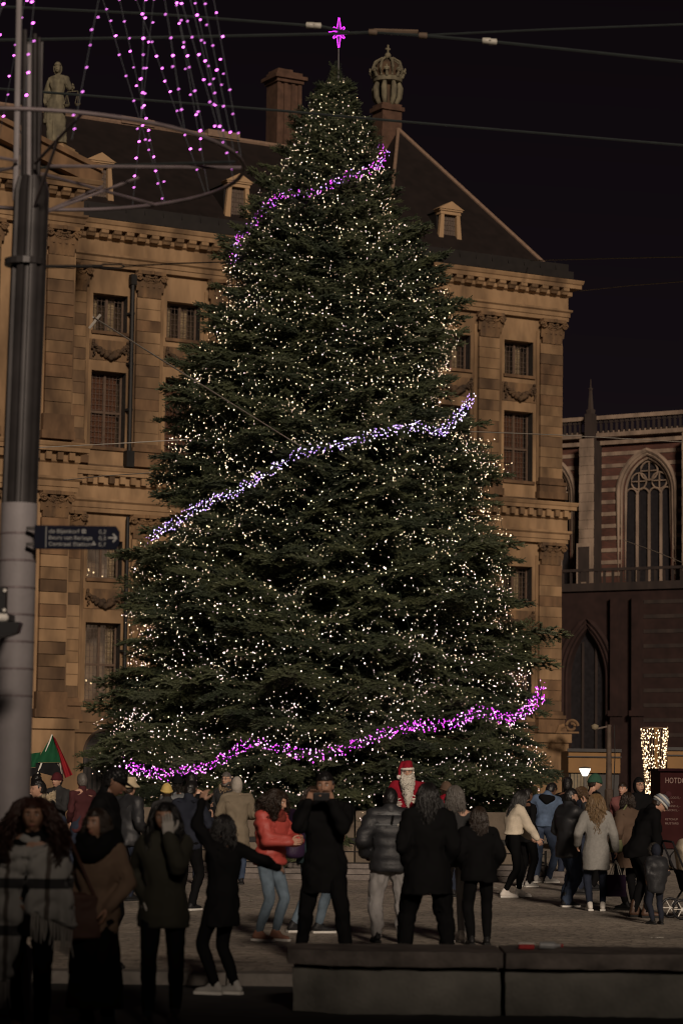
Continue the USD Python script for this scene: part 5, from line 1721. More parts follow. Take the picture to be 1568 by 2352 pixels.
def person(label, x, d=None, fy=None, H=1.70, h=0.0, z0=None, skin='fair', woman=False, lean=0.0, side=0.0, twist=0.0, look=(0, 0, 0), feet=None, hands=(None, None), hand_dir=(None, None), palm=(None, None), curl=.5,
           top=None, legs=None, shoes=('shoe_black', 'sole_dark'), hair=None, hat=None, face=False, group=None, seed=1, gloves=None, build=1.0, extra=None, floor_only=False):
    """x: place along the picture (1568 wide); fy: where the feet stand, or d: distance."""
    if fy is not None:
        g = ground_at(x, fy, 0.0); d = g[1]
    base_z = z0 if z0 is not None else (-.1 if d < 24 else 0.0)
    X = at(x, 1785 + 200, d)[0] if fy is None else ground_at(x, fy, base_z)[0]
    s = H / 1.72
    rr = np.random.default_rng(seed)
    T = thing('person', label, 'person', (X, d, base_z), rz=h, group=group)
    skinm = MAT['skin_' + skin]
    w = .86 if woman else 1.0
    b = build
    ft = feet or ((-.10, 0.0, .1), (.10, .02, -.1))           # (x, y, yaw[, lift])
    V = lambda *a: np.array(a, float)
    cl, sl, cs, ss = math.cos(lean), math.sin(lean), math.cos(side), math.sin(side)
    U = V(ss, sl * cs, cl * cs); U /= np.linalg.norm(U)
    ct, st = math.cos(twist), math.sin(twist)
    Rv = V(ct, st, 0); Rv = Rv - U * (Rv @ U); Rv /= np.linalg.norm(Rv)
    Fv = np.cross(U, Rv)
    RB = np.stack([Rv, Fv, U], 1)
    hip = V((ft[0][0] + ft[1][0]) / 2 * s, (ft[0][1] + ft[1][1]) / 2 * s - .25 * sl * s, .93 * s - .05 * abs(ft[0][1] - ft[1][1]) * s)
    B = lambda x_, y_, z_: hip + RB @ (V(x_, y_, z_) * s)
    neck = B(0, -.005, .53)
    hy, hp, hr = look
    RH = RB @ rotz(hy) @ rotx(-hp) @ roty(hr)
    hc = neck + RB @ V(0, .01, .055) * s + RH @ V(0, .022, .105) * s
    sh = {-1: B(-.178 * w * b, -.01, .475), 1: B(.178 * w * b, -.01, .475)}
    hipj = {-1: hip + V(-.09, 0, -.03) * s, 1: hip + V(.09, 0, -.03) * s}
    ank, knee, elb, wri, fdir = {}, {}, {}, {}, {}
    for i, q in enumerate((-1, 1)):
        f = ft[i]; yaw = f[2]; lift = f[3] if len(f) > 3 else 0.0
        a = V(f[0], f[1], 0) * s + V(0, 0, .085 * s + lift) - rotz(yaw) @ V(0, .045, 0) * s
        knee[q], ank[q] = ik(hipj[q], a, .43 * s, .425 * s, rotz(yaw) @ V(q * .12, 1, 0))
        t = hands[i]
        if t is None:
            t = (q * .185 * w * b, .085, .04)
        wr = B(t[0], t[1], t[2])
        pole = RB @ (V(q * .45, -.15, -1.0) if t[2] > .3 else V(q * .5, -.9, -.35))
        elb[q], wri[q] = ik(sh[q], wr, .285 * s, .25 * s, pole)
        fd = hand_dir[i] if hands[i] is not None or hand_dir[i] is not None else (-q * .15, .1, -1.0)
        fdir[q] = (RB @ V(*fd)) if fd is not None else (wri[q] - elb[q])
    # ---- body: one continuous figure
    body = [hull([(B(-.08, 0, .02), tuple(np.array([.07, .08, .08]) * s)), (B(.08, 0, .02), tuple(np.array([.07, .08, .08]) * s)), (B(0, 0, .18), (.115 * w * s, .085 * s, .08))]),
            hull([(B(0, 0, .18), (.115 * w * s, .085 * s, .08)), (B(-.085 * w, 0, .38), (.085, .10, .09)), (B(.085 * w, 0, .38), (.085, .10, .09))]),
            hull([(B(-.085 * w, 0, .38), (.08, .095, .08)), (B(.085 * w, 0, .38), (.08, .095, .08)), (sh[-1], .052 * s), (sh[1], .052 * s), (neck, .06 * s)]),
            hull([(neck, .058 * s), (hc - RH @ V(0, .012, .05) * s, .052 * s)])]
    for q in (-1, 1):
        body += [hull([(hipj[q], .085 * s), (knee[q], .055 * s)]), hull([(knee[q], .054 * s), (ank[q], .038 * s)]), hull([(ank[q], .036 * s), (ank[q] - V(0, 0, .04 * s), .034 * s)]),
                 hull([(sh[q], .050 * s), (elb[q], .040 * s)]), hull([(elb[q], .039 * s), (wri[q], .027 * s)])]
        i = 0 if q < 0 else 1
        pn = palm[i] if palm[i] is not None else (-q, .2, 0)
        hp_ = hand_parts(wri[q], fdir[q], RB @ V(*pn), q if pn[0] * q <= 0 else q, .95 * s, curl)
        if gloves is None:
            body += hp_
    body.append(xf(HEADM[woman], RH, hc, s))
    bm = fuse(body)
    obj('body', soften(bm, .5, 0), skinm, T, smooth=60)
    if gloves is not None:
        for q in (-1, 1):
            i = 0 if q < 0 else 1
            pn = palm[i] if palm[i] is not None else (-q, .2, 0)
            gl = fuse(hand_parts(wri[q], fdir[q], RB @ V(*pn), q, 1.12 * s, curl) + [hull([(wri[q], .036 * s), (wri[q] - (wri[q] - elb[q]) * .18, .040 * s)])])
            obj('glove', soften(gl, .5, 0), gloves, T, smooth=60)
    if face:
        for q in (-1, 1):
            for nm, mt, r, o in (('eye', 'eye_white', (.0135, .008, .0075), 0), ('iris', 'eye_dark', (.0065, .006, .0065), .0045)):
                v = ICO1 * np.array(r) * s
                c = np.array([q * .0305, .0765 + o, .012]) * s
                obj(nm, ((v + c) @ RH.T + hc, np.array(trimesh.creation.icosphere(1, 1).faces)), MAT[mt], T, smooth=True)
            pts = np.array([(q * .014, .0875, .031), (q * .030, .088, .0365), (q * .047, .078, .031)]) * s
            obj('eyebrow', MB().tube(pts @ RH.T + hc, [.004 * s, .0045 * s, .002 * s], 5), MAT[hair[1] if hair and hair[1] != 'beard_white' else 'hair_brown'], T)
        pts = np.array([(-.026, .085, -.0625), (-.010, .098, -.060), (0, .0995, -.0615), (.010, .098, -.060), (.026, .085, -.0625)]) * s
        obj('mouth', MB().tube(pts @ RH.T + hc, np.array([.002, .0065, .007, .0065, .002]) * s, 6), MAT['lips'], T, smooth=True)
    # ---- trousers, shoes
    if legs:
        mt, fit = legs[:2]
        pad = {'slim': .010, 'jeans': .020, 'loose': .042}[fit]
        cuff = legs[2] if len(legs) > 2 else .0
        L_ = [hull([(B(-.085 * b, 0, .03), tuple(np.array([.080 + pad * .6, .092 + pad * .6, .085]) * s)), (B(.085 * b, 0, .03), tuple(np.array([.080 + pad * .6, .092 + pad * .6, .085]) * s)), (B(0, 0, .14), tuple(np.array([.125 * w + pad * .5, .095 + pad * .5, .05]) * s))])]
        for q in (-1, 1):
            e = knee[q] + (ank[q] - knee[q]) * (1 - cuff)
            L_ += [hull([(hipj[q], (.088 + pad) * s), (knee[q], (.056 + pad) * s)]), hull([(knee[q], (.055 + pad) * s), (knee[q] + (e - knee[q]) * .45 + V(0, -.012, 0), (.053 + pad * .9) * s), (e, (.040 + pad * .85) * s)])]
        amp = {'slim': .006, 'jeans': .012, 'loose': .022}[fit]
        obj('trousers', soften(fuse(L_), .04, 7, amp * s, 10, seed), MAT[mt], T, smooth=True)
    for i, q in enumerate((-1, 1)):
        f = ft[i]; R = rotz(f[2]); o = V(f[0] * s, f[1] * s, f[3] if len(f) > 3 else 0)
        P = lambda *p: o + R @ (V(*p) * s)
        up = fuse([hull([(P(0, -.085, .055), .040 * s), (P(0, .06, .045), (.043 * s, .043 * s, .034 * s)), (P(0, .135, .038), (.036 * s, .038 * s, .026 * s))]), hull([(P(0, -.07, .06), .042 * s), (P(0, -.045, .115 if len(shoes) < 3 else .20), .044 * s), (P(0, .03, .06), .036 * s)])])
        sp = obj('shoe', soften(up, .03, 3), MAT[shoes[0]], T, smooth=True)
        so = hull([(P(dx, dy, z), .004) for z in (.006, .026) for dx, dy in ((-.036, -.115), (.036, -.115), (-.045, .06), (.045, .06), (-.03, .165), (.03, .165), (0, .182))], ICO0)
        obj('sole', so, MAT[shoes[1]], sp, smooth=30)
    # ---- top
    if top:
        kind, mt = top['kind'], top['mat']
        pad = top.get('pad', .025)
        hem = top.get('hem', .78) * s                  # height of the hem above the ground
        L_ = [hull([(B(0, 0, .16), (.13 * w * b + pad, .10 + pad, .06)), (B(-.09 * w * b, 0, .38), (.085 + pad, .105 + pad, .09)), (B(.09 * w * b, 0, .38), (.085 + pad, .105 + pad, .09))]),
              hull([(B(-.09 * w * b, 0, .38), (.085 + pad, .10 + pad, .08)), (B(.09 * w * b, 0, .38), (.085 + pad, .10 + pad, .08)), (sh[-1], (.052 + pad * .9) * s), (sh[1], (.052 + pad * .9) * s), (neck - U * .02, (.066 + pad * .4) * s)])]
        flare = top.get('flare', 1.0)
        bot = hip * 1.0; zz = hem
        t = (hip[2] - zz)
        ctr = V(hip[0], hip[1] - .0, zz)
        rx, ry = (.155 * b + pad) * flare * s, (.125 + pad) * flare * s
        if t > 0:
            ctr = V((hip[0] + (ft[0][0] + ft[1][0]) / 2 * s) / 2, hip[1] + min(t, .3) * -.05, zz)
            L_ += [hull([(B(0, 0, .16), (.13 * w * b + pad, .10 + pad, .06)), (B(0, 0, -.02), ((.165 * b + pad) * s, (.125 + pad) * s, .05)), (ctr + V(0, 0, .012), (rx, ry, .012))])]
        else:
            L_ += [hull([(B(0, 0, .16), (.13 * w * b + pad, .10 + pad, .06)), (B(0, 0, .93 * 0 + (zz - hip[2]) / s + .03), ((.15 * b + pad) * s, (.118 + pad) * s, .03))])]
        for q in (-1, 1):
            e = wri[q] + (elb[q] - wri[q]) * top.get('sleeve', .02)
            L_ += [hull([(sh[q], (.053 + pad * .9) * s), (elb[q], (.046 + pad * .75) * s)]), hull([(elb[q], (.046 + pad * .75) * s), (e, (.034 + pad * .6) * s)])]
        if top.get('collar', True):
            L_ += [hull([(neck - U * .03, (.075 + pad * .4) * s), (neck + U * .045 * s + Fv * .004, (.066 + pad * .3) * s)])]
        ob = obj(top.get('name', 'coat' if hem < .75 * s else 'jacket'), soften(fuse(L_), .04, 7, top.get('amp', .022) * s, top.get('freq', 6.5), seed, top.get('puff', 0), top.get('band', .10)), MAT[mt], T, smooth=True)
        if top.get('hood'):
            c0 = neck - Fv * .085 * s + U * .0
            obj('hood', soften(hull([(c0 + Rv * .09 * s, .055 * s), (c0 - Rv * .09 * s, .055 * s), (c0 - U * .10 * s - Fv * .02, .05 * s), (c0 + U * .05 * s, .05 * s)]), .04, 4, .012, 9, seed), MAT[top['hood']], ob, smooth=True)
        if top.get('fur'):
            a = np.linspace(0, 2 * np.pi, 90); m = MB(); r2 = np.random.default_rng(seed)
            for ang in np.repeat(a, 4):
                p = neck + RB @ (V(.115 * math.cos(ang), -.03 + .105 * math.sin(ang), .015 - .05 * math.sin(ang) + r2.normal(0, .018)) * s)
                q = p + RB @ (V(math.cos(ang), math.sin(ang), r2.normal(.2, .6)) * .05 * s)
                m.tube([p, (p + q) / 2 + r2.normal(0, .006, 3), q], [.010, .008, .001], 3, False)
            obj('fur_trim', m, MAT[top['fur']], ob)
    # ---- hair and hats
    if hair:
        st, mt = hair[0], hair[1]
        L_, vol, curl_, n = (list(hair[2:]) + [0, 0, 0, 0])[:4]
        if st == 'short':
            obj('hair', scalp_cap(RH, hc, s, 'short', seed, 1.11), MAT[mt], T, smooth=True)
        else:
            m = MB().add(*scalp_cap(RH, hc, s, 'full', seed, 1.045))
            down = RH if abs(hp) < .25 and abs(lean) < .3 else RH
            m.add(strands(down, hc, s, int((n or 130) * 1.5), L_, vol, curl_, seed))
            obj('hair', m, MAT[mt], T, smooth=True)
    if hat:
        hk, mt = hat[0], hat[1]
        if hk == 'beanie':
            ob = obj('hat', scalp_cap(RH, hc, s, 'beanie', seed, 1.17), MAT[mt], T, smooth=True)
            a = np.linspace(0, 2 * np.pi, 33)
            cuff = np.stack([.086 * np.cos(a), .106 * np.sin(a), .018 - .10 * np.clip(-np.sin(a), 0, 1) * .25], 1) * s
            obj('cuff', MB().tube(cuff @ RH.T + hc, .016 * s, 7, False), MAT[hat[2] if len(hat) > 2 else mt], ob, smooth=True)
        elif hk == 'pompom':
            ob = obj('hat', scalp_cap(RH, hc, s, 'beanie', seed, 1.19), MAT[mt], T, smooth=True)
            for zc, mm in ((.015, hat[2]), (.055, hat[3]), (.085, hat[2])):
                a = np.linspace(0, 2 * np.pi, 33); k = math.sqrt(max(.05, 1 - (zc / .138) ** 2)) * 1.2
                ring = np.stack([.077 * k * np.cos(a), .097 * k * np.sin(a), np.full(33, zc)], 1) * s
                obj('stripe', MB().tube(ring @ RH.T + hc, .015 * s, 7, False), MAT[mm], ob, smooth=True)
            ic = trimesh.creation.icosphere(3, .045 * s); v = np.array(ic.vertices); v *= (1 + .35 * (meshkit.noise(v * 110) - .4))[:, None]
            obj('pompom', ((v + [0, 0, .165 * s]) @ RH.T + hc, np.array(ic.faces)), MAT[hat[4]], ob)
        elif hk == 'bucket':
            m = MB().lathe([(.165, .0), (.168, .008), (.105, .062), (.100, .135), (.085, .15), (0, .153)], 24, (0, 0, 0), (.86, 1.0))
            v, f = m.get()
            obj('hat', (((v + [0, -.0, .01]) * s) @ RH.T + hc, f), MAT[mt], T, smooth=40)
        elif hk == 'cap':
            ob = obj('cap', scalp_cap(RH, hc, s, 'beanie', seed, 1.12), MAT[mt], T, smooth=True)
            a = np.linspace(-1.1, 1.1, 11)
            v = [(.075 * math.sin(t), .085 * math.cos(t) + .01, .045) for t in a] + [(.078 * math.sin(t), .10 * math.cos(t) + .075, .030) for t in a]
            v = v + [(p[0], p[1], p[2] - .006) for p in v]
            f = [[i, i + 1, 12 + i, 11 + i] for i in range(10)] + [[22 + i, 33 + i, 34 + i, 23 + i] for i in range(10)] + [[11 + i, 12 + i, 34 + i, 33 + i] for i in range(10)]
            obj('visor', MB().add((np.array(v) * s) @ RH.T + hc, np.array(f)), MAT[mt], ob)
        elif hk == 'hood':
            obj('hood', scalp_cap(RH, hc - RH @ V(0, .006, .005), s, 'hood', seed, 1.24), MAT[mt], T, smooth=True)
            if len(hat) > 2:
                m = MB(); r2 = np.random.default_rng(seed)
                for ang in np.repeat(np.linspace(0, 2 * np.pi, 60), 4):
                    p = V(.098 * math.cos(ang), .055 + r2.normal(0, .01), .128 * math.sin(ang)) * s
                    q = p + V(math.cos(ang) * .04, r2.normal(0.01, .02), math.sin(ang) * .04) * s
                    m.tube(np.array([p, (p + q) / 2, q]) @ RH.T + hc, [.009, .007, .001], 3, False)
                obj('fur_trim', m, MAT[hat[2]], T)
    ctx = dict(T=T, B=B, RB=RB, RH=RH, hc=hc, neck=neck, wri=wri, elb=elb, s=s, sh=sh, hip=hip, fdir=fdir, ank=ank, W=lambda p: np.array([X, d, base_z]) + rotz(h) @ np.asarray(p, float))
    if extra:
        extra(ctx)
    return ctx


def cloths():
    cloth('black_wool', (0.0075, 0.0075, 0.008), spec=.05); cloth('black_cotton', (0.006, 0.006, 0.0065), spec=.05); cloth('charcoal', (0.028, 0.028, 0.029)); cloth('dark_olive', (0.036, 0.035, 0.026))
    cloth('navy_cloth', (0.016, 0.019, 0.030)); cloth('teal_cloth', (0.022, 0.040, 0.046)); cloth('taupe_knit', (0.17, 0.115, 0.08), bscale=60, bump=.5); cloth('coral_nylon', (0.42, 0.068, 0.055), rough=.5, spec=.4)
    cloth('jeans_light', (0.11, 0.15, 0.19), var=.3, scale=8); cloth('jeans_blue', (0.035, 0.05, 0.085), var=.35, scale=7); cloth('jeans_dark', (0.02, 0.026, 0.044), var=.3, scale=7)
    cloth('denim_jacket', (0.085, 0.125, 0.20), var=.4, scale=6); cloth('grey_sweat', (0.25, 0.24, 0.235), var=.1); cloth('grey_wool', (0.24, 0.235, 0.22), var=.12, scale=30); cloth('puffer_grey', (0.10, 0.105, 0.11), rough=.5, spec=.4)
    cloth('puffer_black', (0.022, 0.023, 0.026), rough=.5, spec=.4); cloth('cream_fleece', (0.66, 0.58, 0.46), bscale=160, bump=.6); cloth('taupe_coat', (0.17, 0.14, 0.10)); cloth('stone_cap', (0.34, 0.31, 0.27))
    cloth('mustard_quilt', (0.52, 0.38, 0.13)); cloth('beige_hat', (0.44, 0.36, 0.24)); cloth('green_knit', (0.03, 0.085, 0.055), bscale=60, bump=.6); cloth('red_knit', (0.07, 0.012, 0.016)); cloth('fur_tan', (0.30, 0.22, 0.14)); cloth('fur_cream', (0.55, 0.46, 0.32))
    cloth('fur_dark', (0.03, 0.026, 0.022)); cloth('santa_red', (0.24, 0.008, 0.020)); cloth('santa_white', (0.78, 0.74, 0.66), bscale=160, bump=.8); cloth('glove_grey', (0.42, 0.40, 0.37)); cloth('pink_jacket', (0.20, 0.08, 0.075))
    cloth('brown_cloth', (0.10, 0.065, 0.045)); cloth('maroon_cloth', (0.055, 0.016, 0.018)); cloth('rust_scarf', (0.16, 0.030, 0.022)); cloth('purple_nylon', (0.030, 0.015, 0.042), rough=.5); cloth('purple_paper', (0.017, 0.007, 0.023), bump=.05)
    cloth('green_bag', (0.14, 0.15, 0.075)); cloth('knit_grey', (0.12, 0.13, 0.145)); cloth('knit_white', (0.55, 0.54, 0.50)); cloth('knit_blue', (0.22, 0.26, 0.32)); cloth('brown_leather', (0.085, 0.045, 0.028), rough=.45, spec=.5); cloth('bag_brown', (0.060, 0.030, 0.022), rough=.6)
    cloth('shoe_black', (0.014, 0.014, 0.015), rough=.5); cloth('shoe_white', (0.66, 0.62, 0.57), rough=.6); cloth('shoe_tan', (0.26, 0.13, 0.09), rough=.6); cloth('sole_white', (0.62, 0.60, 0.56), rough=.6); cloth('sole_dark', (0.02, 0.02, 0.02)); cloth('shoe_grey', (0.34, 0.33, 0.31))
    simple('phone_black', (0.012, 0.012, 0.013), rough=.25, spec=.5); simple('gold_card', (0.50, 0.34, 0.16), rough=.6)
    # shawl: off-white with dark bands and thin vertical stripes
    MAT['shawl'] = usdkit.material(stage, '/World/Looks/shawl', {
        'tc': ('texture_coordinate', {}), 's': ('separate_xyz', {}),
        'rz': ('rgb_ramp', {'interpolate': False, 'ramp': [(0.0, (0.34, 0.335, 0.32)), (0.385, (0.05, 0.05, 0.052)), (0.425, (0.34, 0.335, 0.32)), (0.565, (0.04, 0.04, 0.042)), (0.605, (0.35, 0.345, 0.33))]}),
        'mz': ('math', {'math_type': 'divide', 'value2': 1.9}),
        'mx': ('math', {'math_type': 'multiply', 'value2': 3.3}), 'fx': ('math', {'math_type': 'fraction'}),
        'rx': ('rgb_ramp', {'interpolate': False, 'ramp': [(0.0, (1, 1, 1)), (0.44, (0.30, 0.26, 0.24)), (0.56, (1, 1, 1))]}),
        'm': ('mix', {'mix_type': 'multiply', 'fac': 1.0}), 'n': ('noise_texture', {'scale': 130.0}), 'b': ('bump', {'strength': .35, 'distance': .01}),
        'p': ('principled_bsdf', {'roughness': .95, 'specular_ior_level': .1, 'sheen_weight': .2})},
        [('tc.object', 's.vector'), ('s.z', 'mz.value1'), ('mz.value', 'rz.fac'), ('s.x', 'mx.value1'), ('mx.value', 'fx.value1'), ('fx.value', 'rx.fac'), ('rz.color', 'm.color1'), ('rx.color', 'm.color2'), ('m.color', 'p.base_color'), ('tc.object', 'n.vector'), ('n.fac', 'b.height'), ('b.normal', 'p.normal')], surface='p.BSDF')


cloths()
def held(name, label, cat, ctx, q, build):
    """Something held in a hand: placed in the world at the palm."""
    w = ctx['wri'][q]; f = ctx['fdir'][q]; f = f / np.linalg.norm(f)
    p = ctx['W'](w + f * .09)
    T = thing(name, label, cat, p)
    build(T)
    return T


def phone_at(ctx, q, label, rz=0.0, tilt=.15, off=(0, 0, .05)):
    w = ctx['wri'][q]; f = ctx['fdir'][q]; f = f / np.linalg.norm(f)
    p = ctx['W'](w + f * .08) + off
    T = thing('phone', label, 'phone', p, rz=rz)
    R = rotx(tilt)
    v, f_ = MB().add(rbox(-.038, .038, -.005, .005, -.075, .075, .004)).get()
    obj('case', (v @ R.T, f_), MAT['phone_black'], T, smooth=30)
    obj('lens', MB().lathe([(0, 0), (.008, 0), (.008, .004), (0, .004)], 10).moved(TT(R @ rotx(math.pi / 2), R @ np.array([.02, -.006, .055]))), MAT['signal_black'], T)
    return T


def scarf(ctx, mat, r=.10, t=.055, drop=.0, name='scarf'):
    a = np.linspace(0, 2 * np.pi, 41)
    m = MB()
    for k in range(3):
        rad = r + .012 * k
        pts = np.stack([rad * np.cos(a), rad * .95 * np.sin(a) + .01, .045 - .035 * k + .018 * np.sin(a * 2 + k) - drop * np.clip(np.sin(a), 0, 1)], 1) * ctx['s']
        m.tube(pts @ ctx['RB'].T + ctx['neck'], t * (1 + .15 * np.sin(a * 5 + k * 2)), 9, False)
    obj(name, m, MAT[mat], ctx['T'], smooth=True)


def glasses(ctx):
    m = MB(); s = ctx['s']
    for q in (-1, 1):
        a = np.linspace(0, 2 * np.pi, 15)
        pts = np.stack([q * .031 + .021 * np.cos(a), np.full(15, .098), .010 + .017 * np.sin(a)], 1) * s
        m.tube(pts @ ctx['RH'].T + ctx['hc'], .0028, 5, False)
        m.tube((np.array([(q * .052, .096, .014), (q * .076, .0, .014)]) * s) @ ctx['RH'].T + ctx['hc'], .0028, 5)
    m.tube((np.array([(-.010, .10, .013), (.010, .10, .013)]) * s) @ ctx['RH'].T + ctx['hc'], .0028, 5)
    obj('glasses', m, MAT['eye_dark'], ctx['T'])


def crowd():
    # ------- front row
    def shawl(c):
        # a blanket shawl hung over both shoulders, longer at her right
        B, s = c['B'], c['s']
        rr = np.random.default_rng(1)
        E = lambda x, y, z, r: (B(x, y, z), r)
        cape = hull([E(-.19, -.01, .46, .085), E(.19, -.01, .46, .085), E(0, -.02, .49, .10), E(-.11, .08, .36, .085), E(.11, .08, .36, .085), E(-.22, -.05, .22, .09), E(.22, -.05, .22, .09)])
        back = hull([E(-.20, -.06, .36, .09), E(.20, -.06, .36, .09), E(-.24, -.08, .0, (.08, .09, .02)), E(.24, -.08, .0, (.08, .09, .02))])
        short = hull([E(-.20, .05, .42, .085), E(-.04, .12, .38, .07), E(-.31, .06, -.13, (.05, .08, .012)), E(-.05, .15, .0, (.05, .05, .012))])
        long_ = hull([E(.22, .03, .42, .085), E(.07, .11, .40, .07), E(.30, .06, -.50, (.05, .08, .012)), E(.13, .12, -.50, (.04, .05, .012))])
        ob = obj('shawl', soften(fuse([cape, back, short, long_]), .028, 4, .05, 8, 3, stretch=(1, 1, .14)), MAT['shawl'], c['T'], smooth=True)
        fr = MB()
        for k in range(15):
            t = k / 14; p = B(-.05 - .28 * t, .19 - .07 * t, .0 - .13 * t)
            fr.tube([p, p + [rr.normal(0, .006), rr.normal(0, .006), -.10], p + [rr.normal(0, .014), rr.normal(0, .01), -.20]], [.008, .008, .004], 4)
        for k in range(12):
            p = B(.12 + k * .018, .14, -.50)
            fr.tube([p, p + [rr.normal(0, .006), rr.normal(0, .006), -.10], p + [rr.normal(0, .012), rr.normal(0, .01), -.20]], [.008, .008, .004], 4)
        obj('fringe', fr, MAT['glove_grey'], ob, kind='stuff')
    person('woman with big auburn curls wrapped in a pale shawl with dark stripes', 72, d=19.0, H=1.72, h=math.pi - .1, woman=True, skin='mid', face=True, look=(.15, .05, 0), hair=('long', 'hair_auburn', .50, 1.15, .034, 520),
           top=dict(kind='jacket', mat='black_wool', hem=.72), legs=('black_cotton', 'jeans'), shoes=('shoe_tan', 'sole_dark'), feet=((-.12, .10, .1), (.12, -.16, -.1)), seed=11, extra=shawl, hands=((-.10, .06, .10), (.10, .06, .08)))

    def snood(c):
        scarf(c, 'black_wool', .115, .068, .05, 'snood')
        obj('skirt', soften(hull([(c['B'](0, 0, .0), (.17, .14, .05)), (c['hip'] * [1, 1, 0] + [0, 0, .16], (.25, .21, .012))]), .04, 4, .018, 7, 4), MAT['black_cotton'], c['T'], smooth=True)
        p = c['W'](c['B'](.05, .22, -.02))
        Bg = thing('shoulder_bag', 'large dark brown shoulder bag hanging in front of the woman in taupe', 'bag', p, rz=math.pi + .2)
        obj('bag_body', soften(hull([((-.17, 0, -.17), (.04, .05, .03)), ((.17, 0, -.17), (.04, .05, .03)), ((-.15, 0, .12), (.03, .03, .02)), ((.15, 0, .15), (.03, .03, .02))]), .04, 4, .012, 8, 5), MAT['bag_brown'], Bg, smooth=True)
        obj('flap', soften(hull([((-.15, -.05, .13), .02), ((.15, -.05, .16), .02), ((0, -.065, -.02), .02)]), .04, 3), MAT['bag_brown'], Bg, smooth=True)
        obj('strap', MB().tube([(-.14, 0, .13), (-.02, -.02, .40), (.10, .05, .66)], .014, 6), MAT['bag_brown'], Bg)
    person('woman in a taupe cardigan and thick dark snood looking to the left', 228, d=19.7, H=1.64, h=math.pi - .55, woman=True, skin='mid', face=True, look=(.0, .05, 0), hair=('long', 'hair_brown', .22, .25, .010, 130),
           top=dict(kind='coat', mat='taupe_knit', hem=.74, pad=.04, amp=.016), legs=('black_cotton', 'jeans'), seed=12, extra=snood, build=1.05)

    person('woman in an olive parka covering her mouth with a pale glove', 368, d=20.2, H=1.70, h=math.pi, woman=True, skin='mid', face=True, look=(-.1, .1, 0), hair=('long', 'hair_black', .42, .45, .016, 220),
           top=dict(kind='coat', mat='dark_olive', hem=.74, pad=.045, amp=.014, flare=1.12), legs=('black_cotton', 'slim'), shoes=('shoe_black', 'sole_dark'), feet=((-.13, -.12, .0), (.06, .16, .1)), gloves=MAT['glove_grey'],
           hands=((-.04, .19, .55), (.15, .02, .08)), hand_dir=((.10, -.12, .98), (0, .05, -1)), palm=((.15, -.95, .1), None), curl=.25, seed=13)

    person('girl in a black coat stretching one arm up and one arm sideways', 515, d=22.9, H=1.56, h=.75, woman=True, lean=-.03, hair=('long', 'hair_black', .40, .25, .012, 150), look=(.2, -.05, 0),
           top=dict(kind='coat', mat='black_wool', hem=.64, pad=.03, flare=1.1), legs=('black_cotton', 'slim'), shoes=('shoe_grey', 'sole_white'), feet=((-.09, .06, .5), (.09, -.03, .35)), hands=((-.20, .12, .93), (.62, -.10, .30)), seed=14)

    person('tall man in a dark cap and black coat bowing his head', 238, d=24.3, H=1.88, h=-math.pi / 2 - .1, skin='dark', look=(0, .45, 0), hair=('short', 'hair_black'), hat=('cap', 'black_wool'), top=dict(kind='coat', mat='black_wool', hem=.72, pad=.04), legs=('black_cotton', 'jeans'), seed=15, face=True)

    # ------- middle row
    def red_extra(c):
        scarf(c, 'rust_scarf', .085, .05, .02)
    person('curly-haired woman in a coral red puffer jacket and light jeans', 622, fy=2163, H=1.66, h=-2.25, woman=True, skin='fair', face=True, look=(.25, .32, 0), hair=('long', 'hair_brown', .36, .75, .026, 220), lean=.06,
           top=dict(kind='jacket', mat='coral_nylon', hem=.86, pad=.05, puff=.034, band=.105, amp=.012), legs=('jeans_light', 'slim', .10), shoes=('shoe_tan', 'sole_white'), feet=((-.10, .02, .0), (.10, -.06, .1)), hands=((-.10, .34, .26), (.10, .36, .24)), seed=16, extra=red_extra)

    def teal_extra(c):
        p = c['W'](c['B'](0, -.20, .27))
        Bk = thing('backpack', 'dark purple backpack worn by the person in the teal jacket', 'backpack', p, rz=-1.15)
        obj('pack', soften(hull([((-.14, -.05, -.25), (.06, .12, .06)), ((.14, -.05, -.25), (.06, .12, .06)), ((-.12, 0, .22), (.06, .08, .05)), ((.12, 0, .22), (.06, .08, .05))]), .04, 4, .01, 8, 7), MAT['purple_nylon'], Bk, smooth=True)
        obj('pocket', soften(hull([((-.09, -.10, -.17), .035), ((.09, -.10, -.17), .035), ((-.08, -.07, -.02), .03), ((.08, -.07, -.02), .03)]), .04, 3), MAT['purple_nylon'], Bk, smooth=True)
        obj('zip', MB().tube([(-.10, -.10, .01), (0, -.115, .02), (.10, -.10, .01)], .005, 5), MAT['signal_rim'], Bk)
    person('brown-haired person in a dark teal jacket half hidden behind the man with the phone', 706, fy=2144, H=1.70, h=-1.15, woman=True, hair=('long', 'hair_brown', .20, .3, .012, 130), look=(.1, .1, 0),
           top=dict(kind='jacket', mat='teal_cloth', hem=.80, pad=.035), legs=('jeans_light', 'slim', .08), shoes=('shoe_black', 'sole_white'), feet=((-.10, -.10, 0), (.10, .14, -.1)), hands=((-.12, .30, .2), (.14, .30, .2)), seed=17, extra=teal_extra)

    c = person('tall man in black raising a phone in front of his mouth', 776, d=25.3, H=1.86, h=math.pi - .12, skin='mid', face=True, look=(-.05, .10, 0), hair=('short', 'hair_black'), top=dict(kind='coat', mat='black_wool', hem=.62, pad=.045, flare=1.05), legs=('black_cotton', 'jeans'),
               feet=((.05, .12, .05), (.34, -.24, .1)) if False else ((-.10, .10, .1), (.36, -.22, .2)), hands=((-.09, .28, .54), (.11, .28, .54)), hand_dir=((.35, .1, .9), (-.35, .1, .9)), palm=((.2, .9, 0), (-.2, .9, 0)), curl=.7, seed=18, build=1.08)
